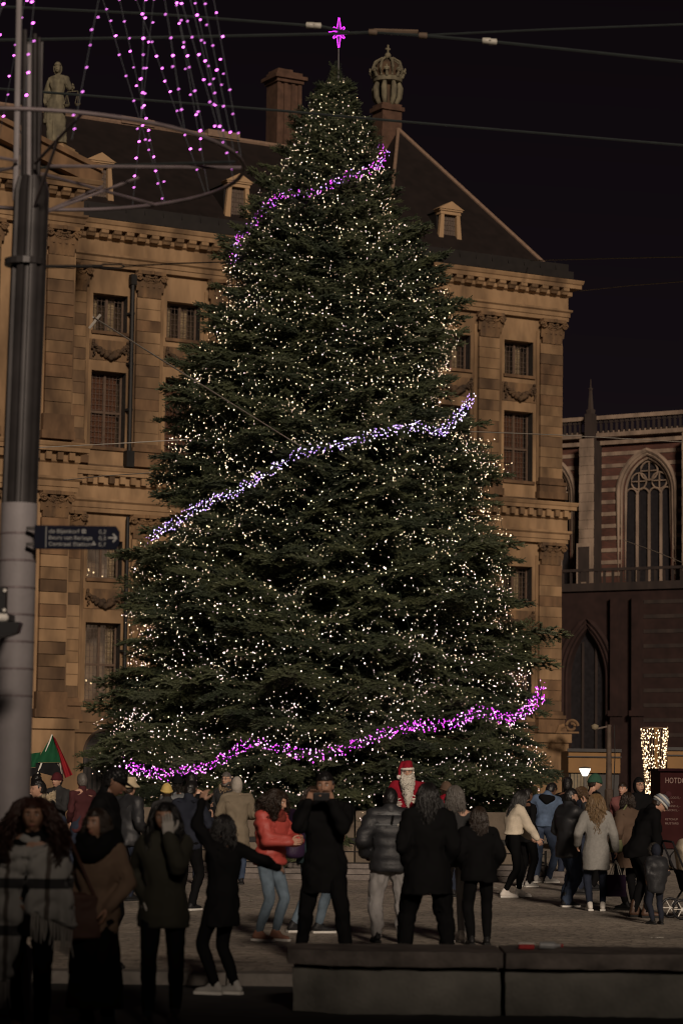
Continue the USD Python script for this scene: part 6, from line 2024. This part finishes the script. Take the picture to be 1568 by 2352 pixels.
    w = c['W'](c['hc'] + c['RH'] @ np.array([-.02, .30, -.075]))
    Ph = thing('phone', 'phone held sideways by the tall man in black', 'phone', w, rz=math.pi)
    obj('case', rbox(-.08, .08, -.006, .006, -.04, .04, .005), MAT['phone_black'], Ph, smooth=30)
    obj('lens', MB().lathe([(0, 0), (.009, 0), (.009, .005), (0, .005)], 10).moved(TT(rotx(-math.pi / 2), (.055, .0065, .02))), MAT['signal_black'], Ph)

    def puffer_extra(c):
        v, f = MB().add(hull([((-.035, 0, 0), (.012, .004, .012)), ((.035, 0, 0), (.010, .004, .014)), ((.015, 0, .02), (.02, .004, .01))])).get()
        obj('patch', (v @ c['RB'].T + c['B'](.115, -.160, .40), f), MAT['santa_white'], c['T'], smooth=True)
        obj('shoulder_strap', MB().tube([c['B'](.02, -.135, .50), c['B'](.0, -.165, .40)], .016, 6), MAT['black_cotton'], c['T'])
    person('man in a grey and black puffer jacket and pale grey joggers seen from behind', 893, fy=2166, H=1.68, h=.06, hair=('short', 'hair_black'), skin='mid', top=dict(kind='jacket', mat='puffer_black', hem=.80, pad=.06, puff=.03, band=.13, amp=.006, hood=None, name='puffer_jacket'),
           legs=('grey_sweat', 'loose', .06), shoes=('shoe_black', 'sole_dark'), feet=((-.15, 0, .15), (.15, .02, -.15)), hands=((-.28, .06, .08), (.28, .06, .08)), seed=19, build=1.12, look=(-.15, .1, 0),
           extra=lambda c: (puffer_extra(c), obj('yoke', soften(fuse([hull([(c['B'](-.19, -.01, .46), .085), (c['B'](.19, -.01, .46), .085), (c['B'](0, -.01, .50), .10)]), hull([(c['B'](-.15, -.02, .40), (.07, .15, .05)), (c['B'](.15, -.02, .40), (.07, .15, .05))])]), .04, 5, .006, 8, 2), MAT['puffer_grey'], c['T'], smooth=True)))

    person('woman with long black hair striding in a black coat seen from behind', 1003, d=25.4, H=1.76, h=.05, woman=True, hair=('long', 'hair_black', .50, .30, .012, 200), top=dict(kind='coat', mat='black_wool', hem=.66, pad=.055, flare=1.15), legs=('black_cotton', 'loose'), feet=((-.30, .10, .1), (.12, -.05, -.1)), seed=20, build=1.12)
    person('young woman with long brown hair in a black jacket seen from behind', 1103, fy=2172, H=1.50, h=.15, woman=True, hair=('long', 'hair_brown', .48, .28, .010, 200), top=dict(kind='jacket', mat='black_cotton', hem=.78, pad=.05, flare=1.1), legs=('black_cotton', 'jeans'), feet=((-.13, .0, .05), (.09, .06, -.1)), seed=21, build=1.2)
    person('person with long grey-brown hair and pale grey trousers between the two black coats', 1055, d=29.0, H=1.72, h=.25, woman=True, hair=('long', 'hair_grey', .34, .2, .012, 160), top=dict(kind='jacket', mat='charcoal', hem=.82, pad=.03), legs=('grey_sweat', 'slim'), shoes=('shoe_white', 'sole_white'), seed=22, feet=((-.13, 0, .1), (.03, .02, -.1)))
    person('person in a brown knitted hat with a bright red scarf end', 1026, d=40.0, H=1.74, h=.5, hat=('beanie', 'brown_cloth'), hair=('short', 'hair_brown'), top=dict(kind='jacket', mat='charcoal', hem=.78), legs=('jeans_dark', 'jeans'), seed=23, extra=lambda c: scarf(c, 'santa_red', .085, .04))

    # ------- group at the right
    person('woman in a short cream jacket, black leggings and white sneakers', 1180, fy=2062, H=1.66, h=-1.28, woman=True, lean=.14, hair=('long', 'hair_black', .50, .22, .006, 180), look=(.1, .2, 0), skin='fair',
           top=dict(kind='jacket', mat='cream_fleece', hem=.98, pad=.05, amp=.014, name='short_jacket'), legs=('black_cotton', 'slim', .12), shoes=('shoe_white', 'sole_white'), feet=((-.10, .16, .05), (.12, -.16, -.1)), hands=((-.16, .34, .10), (.18, .36, .06)), seed=31)
    person('person with dark hair embraced behind the woman in the cream jacket', 1207, d=44.0, H=1.64, h=-.9, hair=('short', 'hair_black'), skin='dark', top=dict(kind='jacket', mat='black_wool', hem=.78), legs=('black_cotton', 'jeans'), shoes=('shoe_grey', 'sole_white'), seed=32)
    person('man in a blue denim jacket leaning with one arm stretched out to the left', 1248, fy=2029, H=1.80, h=-.15, lean=.16, side=.10, skin='dark', hair=('short', 'hair_black'), look=(-.5, .5, .1),
           top=dict(kind='jacket', mat='denim_jacket', hem=.93, pad=.035, amp=.014, name='denim_jacket'), legs=('jeans_blue', 'jeans'), shoes=('shoe_grey', 'sole_white'), feet=((-.11, .02, -.2), (.12, .0, -.9)), hands=((-.52, .22, .33), (.26, .10, .02)), seed=33,
           extra=lambda c: obj('hood', soften(hull([(c['B'](-.09, -.09, .50), .06), (c['B'](.09, -.09, .50), .06), (c['B'](0, -.10, .42), .05)]), .04, 4, .01, 9, 3), MAT['black_wool'], c['T'], smooth=True))
    person('bearded man in a dark puffer jacket and dark jeans holding his hand to his face', 1306, fy=2084, H=1.68, h=-1.15, skin='fair', hair=('short', 'hair_black'), look=(-.1, .1, 0), top=dict(kind='jacket', mat='puffer_black', hem=.72, pad=.055, puff=.012, band=.16, amp=.010),
           legs=('jeans_blue', 'loose'), shoes=('shoe_black', 'sole_white', 1), feet=((-.11, .04, .1), (.11, -.06, -.15)), hands=((-.2, .12, .05), (.10, .22, .56)), hand_dir=(None, (-.15, .15, .95)), palm=(None, (-.6, -.4, 0)), curl=.5, seed=34, build=1.15,
           extra=lambda c: obj('beard', (lambda v, f: ((v * c['s']) @ c['RH'].T + c['hc'], f))(*MB().add(hull([((0, .075, -.09), (.045, .03, .025)), ((-.06, .01, -.04), (.012, .03, .03)), ((.06, .01, -.04), (.012, .03, .03))])).get()), MAT['hair_black'], c['T'], smooth=True))
    person('person with wavy light brown hair looking to the right behind the bearded man', 1328, d=41.5, H=1.70, h=-1.3, hair=('long', 'hair_light_brown', .16, .35, .018, 160), top=dict(kind='jacket', mat='navy_cloth', hem=.78), legs=('jeans_dark', 'jeans'), seed=35, look=(-.1, .2, 0))
    person('man with black hair standing behind the wavy-haired person', 1301, d=46.5, H=1.84, h=-.5, hair=('short', 'hair_black'), skin='dark', top=dict(kind='jacket', mat='black_wool', hem=.78), legs=('jeans_dark', 'jeans'), seed=36)
    person('tall man in a green knitted beanie and dark coat', 1357, d=43.0, H=1.90, h=-1.1, hat=('beanie', 'green_knit'), hair=('short', 'hair_brown'), top=dict(kind='coat', mat='black_wool', hem=.7), legs=('black_cotton', 'jeans'), seed=37, look=(-.2, .2, 0))

    def coat_extra(c):
        w = c['W'](c['wri'][1] + [0, .0, -.09])
        Bg = thing('paper_bag', 'purple paper carrier bag in the hand of the blonde woman', 'bag', w + [0, 0, -.06], rz=.2)
        obj('bag_body', MB().add(m3.Manifold.hull_points([(x, y, z) for z, k in ((-.50, 1.0), (-.20, .9)) for x in (-.14 * k, .14 * k) for y in (-.06, .06)])), MAT['purple_paper'], Bg)
        for y in (-.055, .055):
            obj('handle', MB().tube([(-.07, y, -.20), (-.03, y * .6, -.06), (0, y * .2, 0), (.03, y * .6, -.06), (.07, y, -.20)], .006, 5), MAT['litter_paper'], Bg)
        obj('print', m3.Manifold.hull_points([(x, -.0635 - y, z) for y in (0, .003) for x, z in ((-.055, -.40), (.055, -.40), (0, -.30))]), MAT['purple_nylon'], Bg)
    person('blonde curly-haired woman in a long grey coat seen from behind', 1368, fy=2093, H=1.61, h=.02, woman=True, hair=('long', 'hair_blond', .60, .50, .022, 340), top=dict(kind='coat', mat='grey_wool', hem=.60, pad=.045, flare=1.05, amp=.008), legs=('jeans_dark', 'slim', .09), shoes=('shoe_white', 'sole_white'),
           feet=((-.10, 0, .1), (.10, .0, -.1)), hands=((-.27, .10, .05), (.30, .03, -.02)), seed=38, extra=coat_extra)
    person('woman in black with a black headscarf and glasses', 1466, d=46.0, H=1.84, h=math.pi + .25, woman=True, skin='fair', face=True, look=(.1, -.05, 0), hat=('hood', 'black_wool'), hair=('short', 'hair_black'), top=dict(kind='coat', mat='black_wool', hem=.45, pad=.05), legs=('black_cotton', 'jeans'), hands=((-.12, .28, .25), (.22, .1, .05)), seed=39, extra=glasses)
    person('person in a dusky pink jacket behind the woman with the headscarf', 1431, d=47.5, H=1.76, h=math.pi - .5, hair=('short', 'hair_brown'), face=True, top=dict(kind='jacket', mat='pink_jacket', hem=.78), legs=('jeans_dark', 'jeans'), hands=((-.1, .25, .25), (.2, .1, .05)), seed=40)
    person('stooping man in a striped bobble hat and black jacket', 1472, fy=2108, H=1.72, h=-1.35, lean=.42, look=(0, .35, 0), hat=('pompom', 'knit_grey', 'knit_white', 'knit_blue', 'maroon_cloth'), hair=('short', 'hair_brown'), top=dict(kind='jacket', mat='black_cotton', hem=.78, pad=.05), legs=('black_cotton', 'jeans'), shoes=('brown_leather', 'sole_dark', 1), feet=((-.10, -.02, .1), (.12, .08, -.1)), hands=((-.12, .30, .02), (.16, .3, .0)), seed=41, build=1.1)
    person('small child in a dark hooded parka beside the stooping man', 1507, fy=2124, H=1.00, h=.4, hat=('hood', 'navy_cloth', 'fur_dark'), hair=('short', 'hair_brown'), top=dict(kind='coat', mat='puffer_black', hem=.66, pad=.03, puff=.010, band=.10), legs=('navy_cotton' if False else 'navy_cloth', 'jeans'), seed=42, build=1.0, feet=((-.12, 0, .2), (.12, .02, -.2)))

    def green_bag(c):
        p = c['W'](c['B'](-.24, -.02, .10))
        Bg = thing('hip_bag', 'small olive green bag at the side of the woman in black tights', 'bag', p)
        obj('pouch', soften(hull([((-.06, 0, -.12), .06), ((.05, 0, -.12), .06), ((-.04, 0, .10), .05), ((.04, 0, .12), .04)]), .04, 4, .008, 8, 3), MAT['green_bag'], Bg, smooth=True)
        obj('strap', MB().tube([(.0, 0, .14), (.06, 0, .36), (.16, .04, .5)], .012, 5), MAT['green_bag'], Bg)
    person('woman in a brown jacket and black tights half hidden by the stooping man', 1443, fy=2091, H=1.64, h=.5, woman=True, hair=('long', 'hair_brown', .2, .2, .01, 110), top=dict(kind='coat', mat='brown_cloth', hem=.60, pad=.04), legs=('black_cotton', 'slim'), seed=43, feet=((-.08, .0, .3), (.14, .1, -.1)), extra=green_bag)

    # ------- people by the tree and at the left
    person('bearded man with glasses and a fur-trimmed hood in front of the tree', 519, d=45.3, H=1.76, z0=.09, h=math.pi - .45, skin='fair', face=True, hair=('short', 'hair_grey'), top=dict(kind='coat', mat='charcoal', hem=.6, pad=.045, fur='fur_tan'), legs=('jeans_dark', 'jeans'), hands=((-.12, .30, .22), (.16, .26, .22)), seed=51,
           extra=lambda c: (glasses(c), obj('beard', (lambda v, f: ((v * c['s']) @ c['RH'].T + c['hc'], f))(*MB().add(hull([((0, .075, -.095), (.042, .03, .025)), ((-.055, .02, -.05), (.012, .03, .03)), ((.055, .02, -.05), (.012, .03, .03))])).get()), MAT['hair_grey'], c['T'], smooth=True)))
    person('person in a pale hooded cap and long taupe coat facing the tree', 541, d=43.6, H=1.76, h=.1, hat=('hood', 'stone_cap'), hair=('short', 'hair_brown'), top=dict(kind='coat', mat='taupe_coat', hem=.50, pad=.055, flare=1.08), legs=('jeans_blue', 'jeans'), hands=((-.2, .22, .18), (.2, .22, .18)), seed=52, build=1.1)
    c = person('dark-haired man looking down at his phone seen from behind', 428, fy=2092, H=1.73, h=-.45, hair=('short', 'hair_black'), skin='fair', look=(0, .35, 0), top=dict(kind='jacket', mat='navy_cloth', hem=.80, pad=.04), legs=('black_cotton', 'jeans'), shoes=('shoe_black', 'sole_white'), hands=((-.12, .24, .15), (.20, .26, .27)), hand_dir=(None, (-.1, .45, .85)), palm=(None, (-.5, -.6, .3)), seed=53)
    phone_at(c, 1, 'phone in the right hand of the dark-haired man', rz=-.45, tilt=-.5)
    person('person in a mustard yellow quilted hat', 380, d=39.0, H=1.66, h=.2, hat=('beanie', 'mustard_quilt'), hair=('short', 'hair_brown'), top=dict(kind='jacket', mat='charcoal', hem=.78), legs=('jeans_dark', 'jeans'), seed=54)
    person('person in a black furry hat facing the tree', 404, d=42.5, H=1.80, h=.1, hat=('beanie', 'black_wool'), hair=('short', 'hair_black'), top=dict(kind='jacket', mat='puffer_grey', hem=.78, pad=.05, fur='fur_dark'), legs=('jeans_dark', 'jeans'), seed=55)
    person('person with dark hair whose head shows above the man with the phone', 436, d=43.5, H=1.84, h=.1, hair=('short', 'hair_black'), top=dict(kind='jacket', mat='black_wool', hem=.78), legs=('jeans_dark', 'jeans'), seed=56)
    person('person in a beige bucket hat and black jacket facing the tree', 290, d=37.5, H=1.72, h=-.7, hat=('bucket', 'beige_hat'), hair=('short', 'hair_brown'), skin='fair', top=dict(kind='jacket', mat='puffer_black', hem=.78, pad=.055, puff=.012, band=.14), legs=('jeans_dark', 'jeans'), seed=57, build=1.1, hands=((-.2, .2, .15), (.26, .10, .05)))
    person('man in a dark red beanie standing under the flags', 129, d=45.5, H=1.80, h=math.pi - .5, face=True, hat=('beanie', 'red_knit'), hair=('short', 'hair_black'), top=dict(kind='jacket', mat='charcoal', hem=.78, pad=.04), legs=('jeans_dark', 'jeans'), hands=((-.1, .3, .35), (.24, .1, .03)), seed=58)
    person('dark-haired man with a cream fur hood facing left beside the mast', 93, d=33.5, H=1.72, h=math.pi / 2 + .2, hair=('short', 'hair_black'), skin='fair', look=(.1, .15, 0), top=dict(kind='jacket', mat='taupe_coat', hem=.78, pad=.04, fur='fur_cream'), legs=('jeans_dark', 'jeans'), seed=59)
    person('grey-haired person in a maroon jacket facing the tree', 186, d=44.0, H=1.80, h=.6, hair=('short', 'hair_grey'), skin='fair', top=dict(kind='jacket', mat='maroon_cloth', hem=.78), legs=('jeans_dark', 'jeans'), seed=60)
    person('person in black with dark hair at the foot of the mast', 80, d=40.0, H=1.78, h=.3, hair=('short', 'hair_black'), top=dict(kind='jacket', mat='black_wool', hem=.78), legs=('jeans_dark', 'jeans'), seed=61)

    # ------- the man in the red costume
    def santa(c):
        s, RH, hc = c['s'], c['RH'], c['hc']
        rr = np.random.default_rng(2)
        m = MB()
        for k in range(260):
            az = rr.uniform(-1.25, 1.25); z = rr.uniform(-.085, -.035)
            p = np.array([math.sin(az) * .07, math.cos(az) * .092 + .008, z + .03 * abs(az) ** 1.5])
            L_ = (.47 - .18 * abs(az)) * rr.uniform(.6, 1.05); n = 12
            t = np.linspace(0, 1, n)
            ph = rr.uniform(0, 7)
            P = p + np.stack([.022 * np.sin(22 * t + ph) + p[0] * (.75 * np.sin(t * 2.6) - .45 * t), .022 * np.cos(22 * t + ph) + .085 * np.sin(t * 2.2), -L_ * t], 1)
            m.tube((P * s) @ RH.T + hc, np.linspace(.016, .007, n), 4, False)
        obj('beard', m, MAT['beard_white'], c['T'], smooth=True)
        m = MB()
        for q in (-1, 1):
            for k in range(9):
                P = np.array([(q * .008, .108, -.036 - k * .001), (q * .035, .108 - k * .002, -.046 - k * .003), (q * .065, .085, -.085 - k * .004)])
                m.tube((P * s) @ RH.T + hc, [.008, .009, .003], 4, False)
        obj('moustache', m, MAT['beard_white'], c['T'], smooth=True)
        m = MB()
        for k in range(60):
            az = rr.uniform(1.2, 2 * np.pi - 1.2); t = np.linspace(0, 1, 9)
            P = np.stack([-math.sin(az) * .088 + .012 * np.sin(20 * t + k), math.cos(az) * .105 + .012 * np.cos(20 * t + k), .03 - .22 * t], 1)
            m.tube((P * s) @ RH.T + hc, np.linspace(.014, .007, 9), 4, False)
        obj('hair', m, MAT['beard_white'], c['T'], smooth=True)
        hat = soften(fuse([hull([((0, -.005, .055), (.096, .115, .02)), ((-.01, -.01, .17), (.07, .08, .03))]), hull([((-.01, -.01, .15), (.06, .07, .03)), ((.065, -.02, .155), (.045, .05, .035))]), hull([((.065, -.02, .155), (.045, .05, .035)), ((.125, -.01, .06), (.03, .04, .04))]), hull([((.125, -.01, .06), (.03, .04, .04)), ((.135, .0, -.03), .02)])]), .02, 4, .006, 20, 2)
        ob = obj('red_hat', ((hat[0] * s) @ RH.T + hc, hat[1]), MAT['santa_red'], c['T'], smooth=True)
        a = np.linspace(0, 2 * np.pi, 41)
        band = np.stack([.088 * np.cos(a), .106 * np.sin(a), .062 + .006 * np.sin(a)], 1) * s
        obj('hat_band', MB().tube(band @ RH.T + hc, .024 * (1 + .1 * np.sin(a * 9)), 8, False), MAT['santa_white'], ob, smooth=True)
        ic = trimesh.creation.icosphere(3, .034); v = np.array(ic.vertices); v *= (1 + .4 * (meshkit.noise(v * 120) - .4))[:, None]
        obj('pompom', ((v + [.14, .01, -.06]) * s @ RH.T + hc, np.array(ic.faces)), MAT['santa_white'], ob)
        for q in (-1, 1):
            w, e = c['wri'][q], c['elb'][q]; u = (w - e) / np.linalg.norm(w - e)
            obj('cuff', MB().tube([w - u * .06, w - u * .03, w], [.055, .06, .055], 10), MAT['santa_white'], c['T'], smooth=True)
        p = c['W'](c['wri'][-1] + [0, .06, .10])
        K = thing('gold_card', 'golden card held up by the man in the red costume', 'card', p, rz=math.pi)
        obj('card', MB().add(rbox(-.045, .045, -.003, .003, -.16, .16, .002).transform(np.hstack([roty(-.5), np.zeros((3, 1))]))), MAT['gold_card'], K)
    person('man in a red costume with a long curly white beard and red bobble hat', 935, d=45.6, z0=.10, H=1.92, h=math.pi - .1, face=True, skin='fair', hair=None, top=dict(kind='coat', mat='santa_red', hem=.62, pad=.06), legs=('santa_red', 'loose'), shoes=('shoe_black', 'sole_dark', 1), gloves=MAT['santa_white'],
           hands=((-.20, .26, .24), (.18, .24, .20)), look=(0, .08, .05), seed=70, build=1.2, extra=santa)


crowd()


def flags():
    cloth('flag_green', (0.010, 0.075, 0.032), bump=.1); cloth('flag_red', (0.26, 0.016, 0.022), bump=.1); cloth('flag_black', (0.010, 0.010, 0.011), bump=.1); cloth('flag_white', (0.42, 0.37, 0.32), bump=.1)
    d = 46.0
    p = at(120, 1688, d); q = at(78, 1800, d); e = at(152, 1790, d)
    F = thing('flag', 'flag with a red triangle and green, white and black bands drooping from its pole', 'flag', (p[0], d, 0))
    o = np.array([p[0], d, 0])
    top, low, tip = p - o, q - o, e - o
    obj('pole', MB().tube([low + (low - top) * .5, top], .016, 6), MAT['signal_rim'], F)

    def cloth_strip(a, b, c, e_, mat, nm):
        n, mrows = 12, 5
        v = []
        for i in range(n):
            for j in range(mrows):
                s, t = i / (n - 1), j / (mrows - 1)
                x = (a * (1 - s) + b * s) * (1 - t) + (c * (1 - s) + e_ * s) * t
                v.append(x + np.array([0, .035 * math.sin(s * 9 + t * 3), 0]))
        f = [[i * mrows + j, i * mrows + j + 1, (i + 1) * mrows + j + 1, (i + 1) * mrows + j] for i in range(n - 1) for j in range(mrows - 1)]
        obj(nm, MB().add(np.array(v), np.array(f)), MAT[mat], F, smooth=True)
    L_ = lambda x, y: at(x, y, d) - o
    cloth_strip(L_(119, 1689), L_(122, 1690), L_(82, 1752), L_(142, 1752), 'flag_green', 'green_band')
    cloth_strip(L_(82, 1753), L_(141, 1753), L_(80, 1772), L_(146, 1790), 'flag_black', 'black_band')
    cloth_strip(L_(132, 1755), L_(143, 1752), L_(140, 1778), L_(150, 1778), 'flag_white', 'white_band')
    cloth_strip(L_(122, 1691) + [0, -.05, 0], L_(128, 1697) + [0, -.05, 0], L_(150, 1788) + [0, -.05, 0], L_(168, 1780) + [0, -.05, 0], 'flag_red', 'red_triangle')
    d = 47.0
    F = thing('flag', 'second dark green flag partly hidden behind the mast', 'flag', (at(70, 1740, d)[0], d, 0))
    o = np.array([at(70, 1740, d)[0], d, 0])
    obj('pole', MB().tube([at(62, 1820, d) - o, at(55, 1728, d) - o], .016, 6), MAT['signal_rim'], F)
    L_ = lambda x, y: at(x, y, d) - o
    cloth_strip(L_(56, 1734), L_(94, 1728), L_(60, 1765), L_(86, 1762), 'flag_green', 'green_band')
    cloth_strip(L_(60, 1766), L_(86, 1763), L_(64, 1785), L_(96, 1782), 'flag_black', 'black_band')


flags()


def pushchair():
    g = ground_at(1552, 2112, 0)
    S = thing('pushchair', 'pushchair with a cream hood at the right edge of the picture', 'pushchair', (g[0], g[1], 0), rz=.2)
    hd = soften(hull([((.05, 0, .92), (.05, .20, .05)), ((.16, 0, 1.02), (.12, .20, .05)), ((.34, 0, .84), (.06, .20, .08)), ((.1, 0, .64), (.06, .20, .05))]), .05, 4, .008, 8, 2)
    obj('hood', hd, cloth('pram_cream', (0.52, 0.44, 0.33)), S, smooth=True)
    obj('seat', soften(hull([((.06, 0, .62), (.05, .18, .04)), ((.40, 0, .55), (.05, .18, .05)), ((.46, 0, .38), (.05, .17, .05)), ((.12, 0, .40), (.05, .17, .05))]), .05, 3), MAT['black_cotton'], S, smooth=True)
    for s in (-1, 1):
        obj('frame_bar', MB().tube([(-.12, s * .22, 1.02), (.06, s * .22, .62), (.36, s * .22, .18)], .014, 7), MAT['signal_black'], S)
        obj('frame_bar', MB().tube([(.02, s * .22, .16), (.22, s * .22, .45), (.40, s * .22, .60)], .014, 7), MAT['signal_black'], S)
        for x, r in ((.0, .14), (.42, .12)):
            w = sub('wheel', S, (x, s * .24, r))
            a = np.linspace(0, 2 * np.pi, 25)
            obj('tyre', MB().tube(np.stack([(r - .018) * np.cos(a), 0 * a, (r - .018) * np.sin(a)], 1), .018, 7, False), MAT['signal_black'], w, smooth=True)
            sp = MB()
            for k in range(6):
                sp.bar((0, 0, 0), ((r - .03) * math.cos(k * np.pi / 3), 0, (r - .03) * math.sin(k * np.pi / 3)), .008)
            obj('spokes', sp, MAT['signal_rim'], w)
    obj('handle', MB().tube([(-.12, -.22, 1.02), (-.15, 0, 1.03), (-.12, .22, 1.02)], .016, 8), MAT['signal_black'], S)


pushchair()


# ------------------------------------------------------------------ statue and crown on the palace roof
def roof_sculpture():
    stone('statue_bronze', (0.20, 0.175, 0.115), (0.115, 0.10, 0.07), (0.04, 0.036, 0.028), scale=2.5, amount=.5)
    b = ploc(-6.5, -6.0, 26.95)
    S = thing('statue', 'weathered draped statue of a woman holding scales above the pediment', 'statue', b, rz=math.pi - .35)
    k = 2.0
    V = lambda *p: np.array(p) * k
    hip, ch, nk = V(0.03, 0, .93), V(0, 0, 1.28), V(0, .0, 1.46)
    hc = V(.0, .03, 1.62)
    RHd = rotz(.3) @ rotx(-.15)
    arm_l, arm_r = V(-.42, .18, 1.10), V(.24, .08, .92)
    parts = [hull([(hip + V(-.08, 0, 0), V(.10, .11, .09)), (hip + V(.08, 0, 0), V(.10, .11, .09)), (V(0, 0, 1.12), V(.13, .11, .08))]),
             hull([(V(0, 0, 1.12), V(.13, .11, .08)), (V(-.10, 0, 1.33), V(.09, .12, .09)), (V(.10, 0, 1.33), V(.09, .12, .09))]),
             hull([(V(-.17, 0, 1.40), .07 * k), (V(.17, 0, 1.40), .07 * k), (nk, .07 * k)]), hull([(nk, .055 * k), (hc, .055 * k)]),
             hull([(V(-.17, 0, 1.40), .07 * k), (V(-.28, .02, 1.16), .06 * k)]), hull([(V(-.28, .02, 1.16), .055 * k), (arm_l, .035 * k)]),
             hull([(V(.17, 0, 1.40), .07 * k), (V(.30, -.04, 1.14), .06 * k)]), hull([(V(.30, -.04, 1.14), .055 * k), (arm_r, .04 * k)]),
             hull([(hip, V(.19, .15, .10)), (V(-.02, .02, .08), V(.22, .19, .04))]), hull([(hip + V(.05, .06, 0), V(.12, .10, .06)), (V(.10, .14, .5), V(.08, .08, .08)), (V(.08, .10, .05), V(.10, .10, .03))]),
             hull([(V(.20, -.05, 1.38), V(.07, .08, .05)), (V(.27, -.08, .55), V(.09, .10, .05))])]
    bm = fuse(parts + [xf(HEADM[True], RHd, hc, k * 1.0)] + [p.translate((0, 0, 0)) for p in hand_parts(arm_l, V(-.3, .3, .25), V(.5, .2, 0), -1, k, .9)] + hand_parts(arm_r, V(-.3, .4, -.2), V(0, 0, -1), 1, k, .7))
    body = obj('figure', soften(bm, .07, 2, .035, 5.5, 3, stretch=(1.2, 1.2, .30)), MAT['statue_bronze'], S, smooth=True)
    v, f = scalp_cap(RHd, hc, k, 'full', 3, 1.16)
    obj('hair', (v, f), MAT['statue_bronze'], S, smooth=True)
    bun = trimesh.creation.icosphere(2, .07 * k); obj('hair_bun', (np.array(bun.vertices) + hc + V(.08, -.10, .05), np.array(bun.faces)), MAT['statue_bronze'], S, smooth=True)
    sc = MB()
    h = arm_l + V(-.02, .05, .06)
    sc.tube([h, h - V(0, 0, .10)], .02, 5)
    sc.bar(h + V(-.12, 0, -.10), h + V(.12, 0, -.10), .03)
    for s in (-1, 1):
        c = h + V(s * .12, 0, -.38)
        for q in range(3):
            a = q * 2.1
            sc.tube([h + V(s * .12, 0, -.10), c + V(.06 * math.cos(a), .06 * math.sin(a), .02)], .012, 4)
    obj('balance', sc, MAT['statue_bronze'], S)
    for s in (-1, 1):
        c = h + V(s * .12, 0, -.38)
        obj('scale_pan', MB().lathe([(0, -.07), (.08, -.05), (.14, .03), (.0, .0)], 12, c), MAT['statue_bronze'], S, smooth=40)
    pd = MB().box(-.48, .48, -.48, .48, -1.05, -.22).box(-.66, .66, -.66, .66, -.22, -.12).box(-.56, .56, -.56, .56, -.12, 0)
    obj('pedestal', pd, MAT['pale_painted_stone'], S)
    c0 = ploc(17.0, 7.6, 35.1)
    C = thing('crown_sculpture', 'large stone imperial crown with a cross on supporters above the hip roof', 'crown', c0, rz=PA)
    m = MB()
    for q in range(8):
        a = q * np.pi / 4
        pts = [(.42 * math.cos(a), .42 * math.sin(a), 0), (.62 * math.cos(a), .62 * math.sin(a), .35), (.66 * math.cos(a), .66 * math.sin(a), .8), (.56 * math.cos(a), .56 * math.sin(a), 1.15)]
        obj('supporter', MB().tube(pts, [.11, .15, .16, .10], 7), MAT['statue_bronze'], C, smooth=True)
    obj('core', MB().lathe([(.55, 0), (.34, .15), (.30, 1.0), (.5, 1.15)], 14), MAT['dark_carving'], C, smooth=30)
    obj('crown_ring', MB().lathe([(.56, 1.12), (.72, 1.16), (.74, 1.36), (.66, 1.40), (.5, 1.40)], 24), MAT['statue_bronze'], C, smooth=30)
    for q in range(8):
        a = q * np.pi / 4 + .2
        R = rotz(a)
        fl = MB().tube([(.72, 0, 1.38), (.84, 0, 1.62)], [.09, .05], 6).tube([(.84, -.13, 1.70), (.84, .13, 1.70)], .07, 6).tube([(.84, 0, 1.6), (.88, 0, 1.88)], [.09, .03], 6)
        v, f = fl.get()
        obj('fleuron', (v @ R.T, f), MAT['statue_bronze'], C)
        pts = np.array([(.70, 0, 1.4), (.80, 0, 1.75), (.66, 0, 2.15), (.30, 0, 2.38), (.05, 0, 2.36)])
        obj('arch', MB().tube(pts @ rotz(a + .39).T, .065, 6), MAT['statue_bronze'], C, smooth=40)
    obj('cap', MB().lathe([(.6, 1.4), (.66, 1.7), (.56, 2.05), (.28, 2.28), (0, 2.32)], 16), MAT['dark_carving'], C, smooth=40)
    obj('orb', MB().lathe([(0, 2.36), (.14, 2.42), (.17, 2.54), (.12, 2.66), (0, 2.70)], 14), MAT['statue_bronze'], C, smooth=True)
    obj('cross', MB().box(-.035, .035, -.035, .035, 2.68, 3.08).box(-.13, .13, -.034, .034, 2.84, 2.92), MAT['statue_bronze'], C)


roof_sculpture()


# ------------------------------------------------------------------ unseen brick front added at the camera's back to shade the roadway
def street_front():
    simple('front_brick', (0.15, 0.075, 0.05), rough=.9, var=.3, scale=1.5)
    simple('front_trim', (0.4, 0.37, 0.32), rough=.8)
    F = thing('street_front', 'long windowed brick front added out of view behind the viewer to shade the roadway', 'building', (0, -14.0, -.1))
    h = 16.15
    obj('wall', MB().box(-70, 70, -10, 0, 0, h - .4), MAT['front_brick'], F)
    obj('cornice', MB().box(-70.3, 70.3, -10.3, .35, h - .4, h), MAT['front_trim'], F)
    for k in range(28):
        x = -67.5 + 5 * k
        for z in (.6, 5.4, 10.2):
            w = sub('window', F, (x, 0, z))
            obj('frame', MB().box(-1.0, -.9, .002, .06, 0, 2.6).box(.9, 1.0, .002, .06, 0, 2.6).box(-.9, .9, .002, .06, 2.5, 2.6).box(-1.1, 1.1, .002, .14, -.12, -.002).box(-.04, .04, .002, .05, 0, 2.5), MAT['front_trim'], w)
            obj('pane', MB().box(-.9, .9, .004, .02, 0, 2.5), MAT['signal_black'], w)


street_front()
